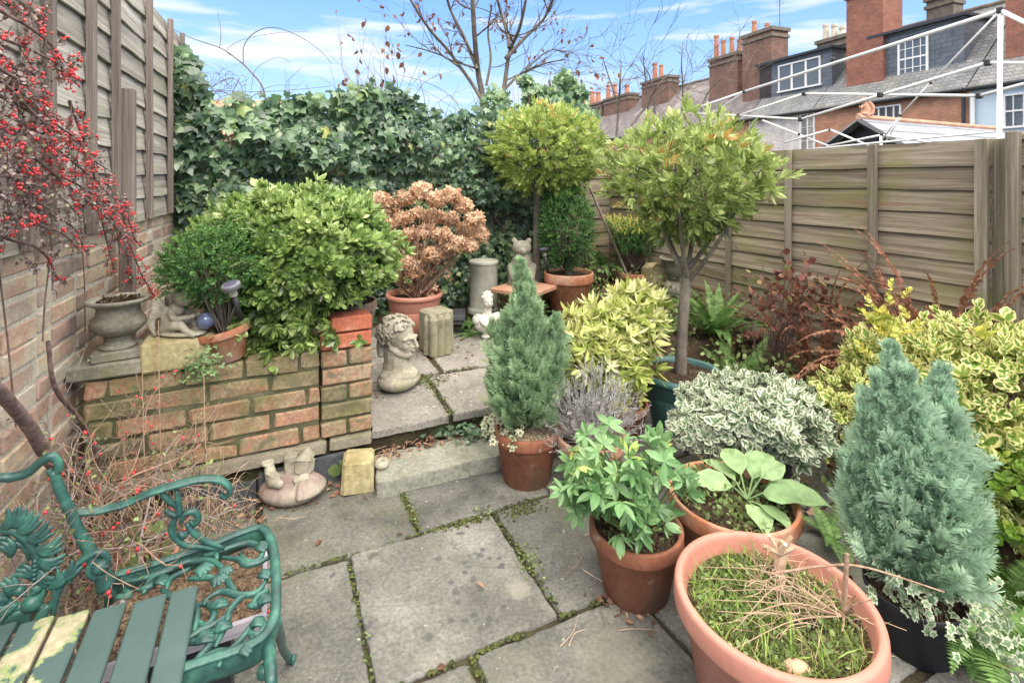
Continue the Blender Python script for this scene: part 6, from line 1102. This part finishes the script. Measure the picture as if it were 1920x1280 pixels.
# leaning cane and ferns
g = Geo(); a, b = D(1103, 345, 4.9), D(1176, 512, 4.9); b[2] = max(b[2], .3); a_ = b; tube(g, [D(1103, 345, 4.9), D(1190, 548, 4.85)], .012, n=8); tag(g.build('cane', m_battenL, loc=tuple(D(1190, 548, 4.85))), 'pale wooden cane leaning beside the upright box bush', 'cane')
def frond(g, p, d, ln, w_, curl, r, dead=False, nn=22):
    nn = 42 if dead else 30; w_ = w_*.95 if dead else w_
    pts = [p]; q = A(p); t = nrm(A(d)); side = nrm(np.cross(t, ZZ)); 
    for i in range(nn): t = nrm(t-ZZ*curl/nn*(.4+1.2*i/nn)); q = q+t*ln/nn; pts.append(q)
    sp = A(pts); tube(g, sp, [.0022, .0006], n=4, rnd=.3, cap=False); V_ = []; F_ = []; rn = []
    for i in range(2, nn):
        t = nrm(sp[i+1 if i < nn else i]-sp[i-1]); s_ = side; up = nrm(np.cross(s_, t)); ww = w_*math.sin(math.pi*min(1, (.12+.88*i/nn))**.75)
        for sg in (-1, 1):
            cz = r.uniform(-.6, .6) if dead else r.uniform(-.12, .12); e = sp[i]+s_*sg*ww*(.55 if dead else 1)+t*ww*.35+up*ww*cz; mdl = (sp[i]+e)/2+up*(ww*.25 if dead else ww*.06); hw = ln/nn*(.5 if dead else .42); k = len(V_)
            V_ += [sp[i]-t*hw*.8, mdl-t*hw, e, mdl+t*hw, sp[i]+t*hw*.8]; F_.append((k, k+1, k+2, k+3, k+4)); rn += [float(np.clip(r.random()*.6+.2, 0, 1))]*5
    g.add(A(V_), F_, A(rn))
def fern(label, c, n, ln, w_, seed, mat=None, dead=False, curl=1.1, el=(.5, 1.2), az=(0, 6.28), name='fern', group=None, cat='fern'):
    o = gthing(name, label, cat, c, group); r = rng_(seed); g = Geo()
    for k in range(n): a = r.uniform(*az); e = r.uniform(*el); frond(g, A(c)+r.normal(0, .02, 3)*A([1, 1, 0]), A([math.cos(a)*math.cos(e), math.sin(a)*math.cos(e), math.sin(e)]), ln*r.uniform(.7, 1.1), w_*r.uniform(.8, 1.1), curl*r.uniform(.6, 1.3), r, dead)
    g.build('fronds', mat or (m_dead if dead else m_fern), o); return o
def S(u, v, dz=0.0): return UV(u, v, float(hsoil(A([u]), A([v]))[0])+dz)
def Sg(px, py, z=.15): p = G(px, py, z); u, v = float(p@U), float(p@Vd); return S(u, v)
fern('bright green fern beside the trunk of the potted bay tree', Sg(1345, 655), 34, .48, .055, 301); fern('green fern in the bed farther along the right fence', Sg(1400, 625), 24, .42, .05, 302); fern('wide fern arching over the rim of the blue green pot', Sg(1385, 700), 26, .46, .055, 317, el=(.3, 1.1)); fern('upright fern under the middle fence batten', Sg(1430, 610), 20, .5, .05, 318, el=(.7, 1.4)); fern('low fern in front of the reddish barrenwort', Sg(1375, 690), 14, .3, .045, 303)
fern('dark fern between the upright box and the golden topped shrub', D(1130, 500, 5.1), 16, .42, .05, 304, el=(.1, 1.0)); fern('small fern growing at the foot of the grey clay cylinder', G(880, 612, .18), 16, .30, .045, 305, el=(.15, .8)); fern('fern spreading under the blue conifer at the lower right corner', G(1840, 1200, .0), 20, .36, .055, 306, el=(.1, .7)); fern('small fern between the tub and the blue conifer', G(1560, 1010, .0), 9, .22, .035, 307, el=(.3, 1.0)); fern('little fern at the feet of the Roman bust', G(890, 625, .18), 10, .20, .03, 308, el=(.1, .5))
fern('fern fronds hanging below the golden bush at the right edge', G(1880, 1110, .0), 12, .34, .05, 309, el=(.2, .8))
fern('mound of collapsed brown bracken behind the white edged bush', Sg(1510, 640), 80, .95, .06, 311, dead=True, el=(.35, 1.3), curl=1.9); fern('rusty dead bracken between the big bay and the fence', Sg(1440, 600), 46, .72, .05, 312, dead=True, el=(.3, 1.2), curl=1.8); fern('dead bracken arching against the fence posts at the right', S(3.12, Rv(1800)+.02), 48, 1.12, .055, 313, dead=True, el=(1.0, 1.45), curl=2.1)
fern('brown bracken frond curling up against the fence middle', S(3.1, Rv(1560)), 20, .95, .045, 314, dead=True, el=(1.0, 1.5), curl=1.6); fern('flattened brown bracken between the white and gold edged bushes', Sg(1560, 740, .1), 26, .45, .05, 315, dead=True, el=(.1, .8), curl=1.5); fern('dead bracken at the foot of the fence behind the gold edged bush', S(3.15, Rv(1880)), 30, .85, .05, 316, dead=True, el=(.6, 1.4), curl=2.0)
# barrenwort and undergrowth in the bed
o = gthing('barrenwort', 'purple red leaved plant climbing against the right fence middle batten', 'plant', S(2.95, Rv(1500))); g = Geo(); r = rng_(321); n = 230; Pq = D(1486, 548, 3.15)+r.normal(0, 1, (n, 3))*A([.11, .1, .10]); m_red = M_leaf('purple_leaf', [(0, (.09, .04, .035)), (.6, (.24, .09, .07)), (.85, (.36, .19, .11)), (1, (.20, .28, .09))]); foliage(g, [OVR, OVW], r, Pq, r.normal(size=(n, 3))+ZZ*.5, .045, r.random(n), jit=.5); g.build('leaves', m_red, o); stems(o, S(2.95, Rv(1500)), Pq[:50], .003, mat=m_twig, seed=15)
def under(label, n, us, vs, hz_, size, mat, seed, ts, name='ground_cover'):
    r = rng_(seed); g = Geo(); u = r.uniform(*us, n); v = r.uniform(*vs, n); k = wob(np.stack([u, v, u*0], -1), 5, seed) > -.35; u, v = u[k], v[k]; n = len(u); z = hsoil(u, v)+r.random(n)**1.5*hz_; P = u[:, None]*U+v[:, None]*Vd+z[:, None]*ZZ
    foliage(g, ts, r, P, nrm(r.normal(size=(n, 3))+ZZ*1.1), size, r.random(n), jit=.4); o = g.build(name, mat); tag(o, label, 'plants', kind='stuff')
under('low green leaves covering the far bed along the right fence', 2600, (2.3, 3.25), (1.9, 4.4), .30, .035, m_weed, 331, [OVR, OVW]); under('low weeds and grass in the back corner bed', 1300, (1.55, 2.6), (3.1, 4.3), .16, .04, m_fern, 332, [OVW, BLADE, OVR])
under('scattered brown dead leaves over the beds', 2600, (1.7, 3.25), (.6, 4.4), .05, .045, m_litter, 333, [OVW, DIA, TWT], 'leaf_litter'); under('brown leaves on the raised bed behind the low wall', 200, (-.6, .3), (2.7, 4.2), .02, .05, m_litter, 334, [OVW], 'leaf_litter') if 0 else None
under('tangle of small leaves beneath the golden bush', 1500, (2.1, 3.2), (.3, 1.9), .12, .032, m_weed, 335, [OVR, OVW])
def scatter(name, label, pts, ts, size, mat, seed, zj=.006, flat=1.0):
    r = rng_(seed); g = Geo(); P = A(pts); n = len(P); foliage(g, ts, r, P+ZZ*.004+r.random((n, 1))*ZZ*zj, r.normal(size=(n, 3))*A([1, 1, .15]), size, r.random(n), jit=.1, upw=A([[0, 0, flat]]*n)); return tag(g.build(name, mat), label, 'litter', kind='stuff')
r = rng_(341); P = [UV(r.uniform(.45, 1.25), r.normal(2.50, .035), .075) for _ in range(170)]+[UV(r.uniform(-.62, .4), r.normal(2.42, .05), 0) for _ in range(150)]+[UV(r.normal(1.06, .05), r.normal(1.36, .05), 0) for _ in range(36)]+[UV(r.uniform(-.6, 2.2), r.uniform(.4, 2.4), 0) for _ in range(36)]+[UV(r.uniform(1.6, 2.5), r.uniform(.9, 2.3), 0) for _ in range(90)]+[UV(r.uniform(.34, 1.4), r.uniform(3.2, 4.2), .18) for _ in range(60)]+[UV(r.normal(.46, .05), r.normal(2.98, .06), .18) for _ in range(40)]+[UV(r.uniform(-.6, .25), r.uniform(2.75, 4.2), .52) for _ in range(120)]
scatter('dead_leaves', 'small curled dead leaves lying on paving and step', P, [ovate(.3, .15, .3), DIA, ovate(.16, .1, .4)], .028, m_litter, 342)
g = Geo()
for k in range(90):
    c = UV(r.uniform(.4, 1.3), r.normal(2.47, .05), .08) if k < 45 else (UV(r.uniform(-.6, .2), r.normal(2.38, .06), .006) if k < 70 else UV(r.normal(1.1, .25), r.normal(1.36, .12), .006)); a = r.normal(TH, .7); d = A([math.cos(a), math.sin(a), r.uniform(0, .12)]); ln = r.uniform(.03, .13); tube(g, smooth_path([c, c+d*ln*.5+r.normal(0, .008, 3)*A([1, 1, .3])+ZZ*.003, c+d*ln], 4), [.0014, .0007], n=4, rnd=r.random(), cap=False)
tag(g.build('fallen_twigs', m_straw), 'thin pale twigs scattered on step and paving joints', 'twigs', kind='stuff')
# moss and weeds in the joints
r = rng_(351); g = Geo(); MP = []
for (u0, v0, u1, v1, n, w_) in ((-.1, 1.985, 1.3, 1.975, 240, .004), (.26, .9, .262, 1.97, 120, .004), (.85, 1.42, .85, 1.97, 110, .006), (.2, 1.41, 1.1, 1.41, 340, .005), (.545, 2.0, .53, 2.26, 130, .009), (.53, .85, .53, 1.4, 120, .008), (.34, 3.105, 1.5, 3.10, 500, .014), (.86, 2.55, .87, 3.1, 260, .014), (.6, 1.975, .8, 1.96, 120, .016), (.92, 1.94, 1.04, 1.95, 330, .030), (.80, 3.05, .95, 3.0, 320, .05), (.72, 3.12, .9, 3.05, 150, .03)):
    t = r.random(n); q = wob(np.stack([t*7, t*3+u0*9, t*0+v0*5], -1), 2.2) > -.0 if n > 200 else np.ones(n, bool); u = u0+(u1-u0)*t+r.normal(0, w_, n); v = v0+(v1-v0)*t+r.normal(0, w_, n); zb = .18 if v0 > 2.5 else 0; MP.append((u[:, None]*U+v[:, None]*Vd+(zb+.001)*ZZ)[q])
P = np.concatenate(MP); n = len(P); g.inst(BALL, P, np.broadcast_to(I3, (n, 3, 3)), np.stack([r.uniform(.003, .008, n), r.uniform(.003, .008, n), r.uniform(.001, .003, n)], -1), r.random(n)); tag(g.build('moss', m_moss), 'yellow green moss filling the paving joints', 'moss', kind='stuff')
P = []
for (u0, v0, u1, v1, n, w_) in ((.262, .95, .262, 1.95, 130, .008), (.85, 1.45, .85, 1.9, 22, .008), (.545, 2.05, .54, 2.28, 34, .010), (.0, 1.98, .55, 1.98, 14, .006), (.85, 1.62, .87, 1.72, 90, .025), (.85, 1.97, .75, 1.98, 50, .02), (.72, 3.02, .88, 2.98, 120, .035), (.85, 2.5, .86, 2.95, 60, .014)):
    t = r.random(n); zb = .18 if v0 > 2.4 and w_ != .014 or v0 > 2.45 else 0; q = (wob(np.stack([t*9, t*0+u0, t*0], -1), 3.1) > -.1) | (n < 60); P += [UV(u0+(u1-u0)*a+r.normal(0, w_), v0+(v1-v0)*a+r.normal(0, w_), zb) for a in t[q]]
scatter('joint_weeds', 'tiny green weeds growing in the paving joints', P, [OVR, OVW, rosette(OVW, 5, 30, 3, .8)], .010, m_weed, 352, zj=.01)
# step ivy, wall weed, weed by the yellow stone
o = gthing('ivy', 'small dark ivy patch at the back of the stone step', 'ivy', UV(.93, 2.5, .075)); g = Geo(); n = 150; P = UV(.93, 2.49, .10)+r.normal(0, 1, (n, 3))*A([.10, .045, .018])+U*0; g.inst(IVY, P, frames(nrm(r.normal(size=(n, 3))*A([1, 1, .2])), nrm(ZZ-.4*Vd+.4*r.normal(size=(n, 3)))), r.uniform(.018, .032, n), r.random(n)*.8); g.build('leaves', m_ivy, o)
o = gthing('wall_weed', 'small grey green weed sprouting from the top of the low brick wall', 'weed', D(382, 690, 2.14)); g = Geo(); n = 170; P = D(380, 685, 2.135)+r.normal(0, 1, (n, 3))*A([.035, .012, .028])+r.normal(0, 1, (n, 1))*A([.03, .0, .022]); foliage(g, [OVR, palm(OVR, 3, 10, 1, .7)], r, P, nrm(r.normal(size=(n, 3))-Vd), .018, r.random(n)*.6+.3); g.build('leaves', m_lett, o)
o = gthing('wall_weed', 'single broad green weed behind the upright yellow block', 'weed', D(632, 905, 2.36)*A([1, 1, 0])); g = Geo(); P = A([D(626, 895, 2.36), D(638, 890, 2.38), D(616, 905, 2.35)]); foliage(g, [BR_], r, P, A([[.1, -.1, 1.], [.4, 0, .8], [-.8, -.3, .3]]), .075, A([.5, .8, .3]), jit=.1, upw=A([.3, -.9, .3])); g.build('leaves', m_weed, o)
# trailing variegated ground cover lower right
o = gthing('variegated_ivy', 'pale variegated ivy trailing from the black pot under the blue conifer', 'ivy', G(1800, 1180, 0)); g = Geo(); P = np.concatenate([D(x, y, Y_)+r.normal(0, 1, (c_, 3))*A([.035, .05, .03]) for x, y, Y_, c_ in ((1675, 1110, 1.48, 26), (1720, 1120, 1.44, 26), (1765, 1150, 1.42, 30), (1820, 1130, 1.45, 34), (1855, 1160, 1.42, 26), (1880, 1210, 1.38, 26), (1780, 1085, 1.5, 22), (1900, 1130, 1.45, 20))]); n = len(P); g.inst(IVY, P, frames(nrm(r.normal(size=(n, 3))-ZZ*.2), nrm(ZZ-Vd+.5*r.normal(size=(n, 3)))), r.uniform(.018, .03, n), r.random(n)); g.build('leaves', M_leaf('variegated_ivy_leaf', [(0, (.10, .20, .09)), (1, (.25, .36, .20))], margin=(.50, .54, .40), th=.62), o)
# stone urn by the far fence
b_ = S(*[float(x) for x in (D(1268, 560, 4.6)@U, D(1268, 560, 4.6)@Vd)]); o = gthing('stone_urn', 'tall dark stone urn behind the trunk of the big bay', 'urn', b_); g = Geo(); h_ = 1.4-(482-335)*4.6/960-b_[2]; lathe(g, [(0, 0), (.12, 0), (.13, .04), (.11, .09), (.13, .16), (.12, .21), (.06, .25), (.07, h_-.22), (.09, h_-.08), (.13, h_-.03), (.155, h_-.015), (.15, h_), (.12, h_-.01), (0, h_-.03)], b_, n=32); g.build('bowl', m_stoneg, o, smooth=True)
c = S(float(D(1232, 540, 4.8)@U), float(D(1232, 540, 4.8)@Vd)); g = Geo(); box(g, c+ZZ*.17, (.22, .2, .34), .4, bev=.03, jit=.012, seed=9); tag(g.build('sandstone_block', m_sand, loc=tuple(c)), 'rough yellow rock standing beside the tall dark urn', 'rock')
# ================================================================== BERRY SHRUBS
def onw(px, py, k=.9): return D(px, py, wallY(px)*k)
r = rng_(401); co = gthing('berry_shrub', 'red berried cotoneaster arching down over the grey fence from the top left', 'shrub', onw(30, 600, .95)*A([1, 1, 0])); gb = Geo(); gl = Geo(); gr = Geo(); LP = []; BP = []
def herring(pts, k_, dens, blen, berry, w0=.006):
    P_ = smooth_path([onw(x, y, k_*(1+.02*math.sin(x*.05+y*.03))) for x, y in pts], 8); tube(gb, P_, [w0, w0*.35], n=5, cap=False); m = len(P_)
    L_ = np.sum(np.linalg.norm(np.diff(P_, axis=0), axis=1)); n = int(L_*dens)
    for i in range(n):
        j = r.random()*(m-1.01); a = int(j); q = P_[a]+(P_[a+1]-P_[a])*(j-a); t = nrm(P_[a+1]-P_[a]); s_ = nrm(np.cross(t, Wn))*(1 if i % 2 else -1); d = nrm(s_+t*.55+r.normal(0, .25, 3)+Wn*.15); ln = blen*r.uniform(.3, 1.1)*(1-.45*j/m); e = q+d*ln; md = q+d*ln*.5+r.normal(0, .004, 3)
        tube(gb, [q, md, e], [.0020, .0010], n=3, cap=False)
        for b_ in range(int(ln/.016)):
            p = q+d*ln*r.random(); LP.append(p+r.normal(0, .003, 3))
        if r.random() < berry: nb = r.integers(3, 8); c_ = q+d*ln*r.uniform(.2, 1); BP.extend([c_+r.normal(0, .008, 3) for _ in range(nb)])
        if ln > blen*.6:
            for h in (-1, 1): f = q+d*ln*.5; e2 = f+nrm(d+h*t*.9+r.normal(0, .2, 3))*ln*.5; tube(gb, [f, e2], [.0013, .0008], n=3, cap=False); LP.extend([f+(e2-f)*r.random()+r.normal(0, .003, 3) for _ in range(5)])
H = [([(-60, -30), (0, 20), (60, 55), (110, 100), (140, 150)], .80, 1.0), ([(-60, 30), (0, 70), (70, 100), (120, 130), (150, 165)], .84, .9), ([(-80, 90), (0, 130), (60, 170), (95, 225), (150, 265), (165, 300)], .80, 1.0), ([(-60, 160), (20, 190), (100, 240), (160, 290), (205, 320)], .84, .8), ([(-60, 230), (10, 260), (70, 300), (130, 350), (190, 400), (240, 455), (268, 520), (300, 572)], .82, .9), ([(-60, 190), (40, 230), (120, 290), (190, 350), (235, 400), (252, 450)], .86, .8), ([(-80, 330), (0, 370), (80, 395), (140, 430), (165, 480)], .82, .4), ([(-60, 420), (20, 450), (70, 465), (98, 500), (98, 545)], .88, .25), ([(-60, 290), (30, 320), (110, 330), (180, 370), (215, 420), (225, 480)], .84, .6), ([(-60, 380), (20, 400), (70, 420), (120, 440), (150, 470)], .80, .4), ([(-50, -60), (20, -10), (60, 20), (85, 45)], .82, 1.0), ([(-60, 120), (10, 160), (50, 200), (90, 240), (110, 290)], .78, .9), ([(-60, 250), (0, 300), (60, 370), (110, 400)], .78, .5), ([(130, 190), (170, 300), (195, 430), (215, 510)], .88, .7), ([(200, 330), (235, 420), (240, 500), (225, 560)], .90, .9), ([(-60, 340), (10, 330), (60, 345), (120, 375), (160, 420)], .79, .3), ([(-60, 60), (20, 120), (60, 190), (90, 270), (100, 340)], .85, .6)]
for pts, k_, be in H: herring(pts, k_, 40, .10, be*.85)
for pts in ([(-40, 700), (0, 735), (55, 800), (95, 865), (140, 890), (180, 930), (235, 990)], [(90, 640), (105, 730), (160, 800), (190, 880), (215, 960)]):
    tube(gb, smooth_path([onw(x, y, .86) for x, y in pts], 6), [.015, .020] if pts[0][0] < 0 else [.006, .009], n=8, cap=False)
for pts in ([(165, 800), (160, 650), (158, 520), (150, 430)], [(80, 640), (85, 560), (95, 480), (105, 420)], [(30, 800), (10, 600), (-30, 300), (-60, 100)]):
    tube(gb, smooth_path([onw(x, y, .95) for x, y in pts], 6), [.003, .002], n=5, cap=False)
gb.build('branches', m_twig, co, smooth=True); P = A(LP); n = len(P); foliage(gl, [OVR], r, P, r.normal(size=(n, 3)), .0115, r.random(n), jit=.1); gl.build('leaves', M_leaf('dark_red_leaf', [(0, (.13, .10, .09)), (.5, (.26, .20, .19)), (.85, (.40, .31, .30)), (1, (.26, .32, .14))], trans=.1), co)
P = A(BP); n = len(P); gr.inst(sphere_t(8, 5), P, np.broadcast_to(I3, (n, 3, 3)), r.uniform(.0030, .0048, n), r.random(n)); tag(gr.build('berries', m_berry, co, smooth=True), kind='stuff')
# twiggy lower bush
o = gthing('berry_shrub', 'tangled twiggy bush with scattered red berries behind the bench', 'shrub', UV(-.48, 2.0, 0)); g = Geo(); gw = Geo(); tp = []; r = rng_(411)
for k in range(30):
    c = UV(r.uniform(-.62, -.30), r.uniform(1.75, 2.35), .0); e = r.uniform(.7, 1.35); a = r.uniform(-2.6, 1.0); ln = r.uniform(.22, .42)
    branch(gw if k % 3 == 0 else g, r, c, A([math.cos(a)*math.cos(e), math.sin(a)*math.cos(e), math.sin(e)+.35]), ln, r.uniform(.004, .009), 3, kids=3, spread=.55, droop=-.01, tips=tp, shrink=.7, minr=.0009, n=5, wig=.16)
g.build('twigs', m_twigp, o, smooth=True); gw.build('grey_twigs', m_battenL if 0 else M_stone('grey_twig', [(.3, (.22, .17, .16)), (.7, (.42, .36, .35))], 30, bstr=0), o, smooth=True)
T_ = A([t[0] for t in tp]); T_ = T_[T_@U < .02]; k = r.integers(0, len(T_), 130); P = T_[k]+r.normal(0, .004, (130, 3)); P = np.concatenate([P, P[:40]+r.normal(0, .008, (40, 3))]); gr = Geo(); gr.inst(sphere_t(8, 5), P, np.broadcast_to(I3, (len(P), 3, 3)), r.uniform(.0036, .0052, len(P)), r.random(len(P))); tag(gr.build('berries', m_berry, o, smooth=True), kind='stuff')
g = Geo(); k = r.integers(0, len(T_), 900); foliage(g, [OVR], r, T_[k]+r.normal(0, .01, (900, 3)), r.normal(size=(900, 3)), .012, r.random(900)); g.build('leaves', m_weed, o)
# arching dry grass between bush and wall
o = gthing('dry_grass', 'tuft of arching straw coloured grass at the foot of the low brick wall', 'grass', UV(-.22, 2.36, 0)); g = Geo()
for k in range(50):
    c = UV(-.22, 2.36, 0)+r.normal(0, .05, 3)*A([1, 1, 0]); a = r.uniform(0, 6.28); d = A([math.cos(a), math.sin(a), 0]); h_ = r.uniform(.08, .22); l_ = r.uniform(.06, .20); tube(g, smooth_path([c, c+d*l_*.35+ZZ*h_*.85, c+d*l_*.8+ZZ*h_, c+d*l_*1.25+ZZ*h_*.72], 4), [.0014, .0006], n=3, rnd=r.random(), cap=False)
for x, y0, y1 in ((300, 600, 1000), (385, 700, 960), (270, 700, 980)): tube(g, smooth_path([D(x+8, y1, 2.0), D(x, (y0+y1)/2, 2.0), D(x-3, y0, 2.02)], 6), [.0025, .0015], n=5, rnd=.5, cap=False)
g.build('blades', m_straw, o)
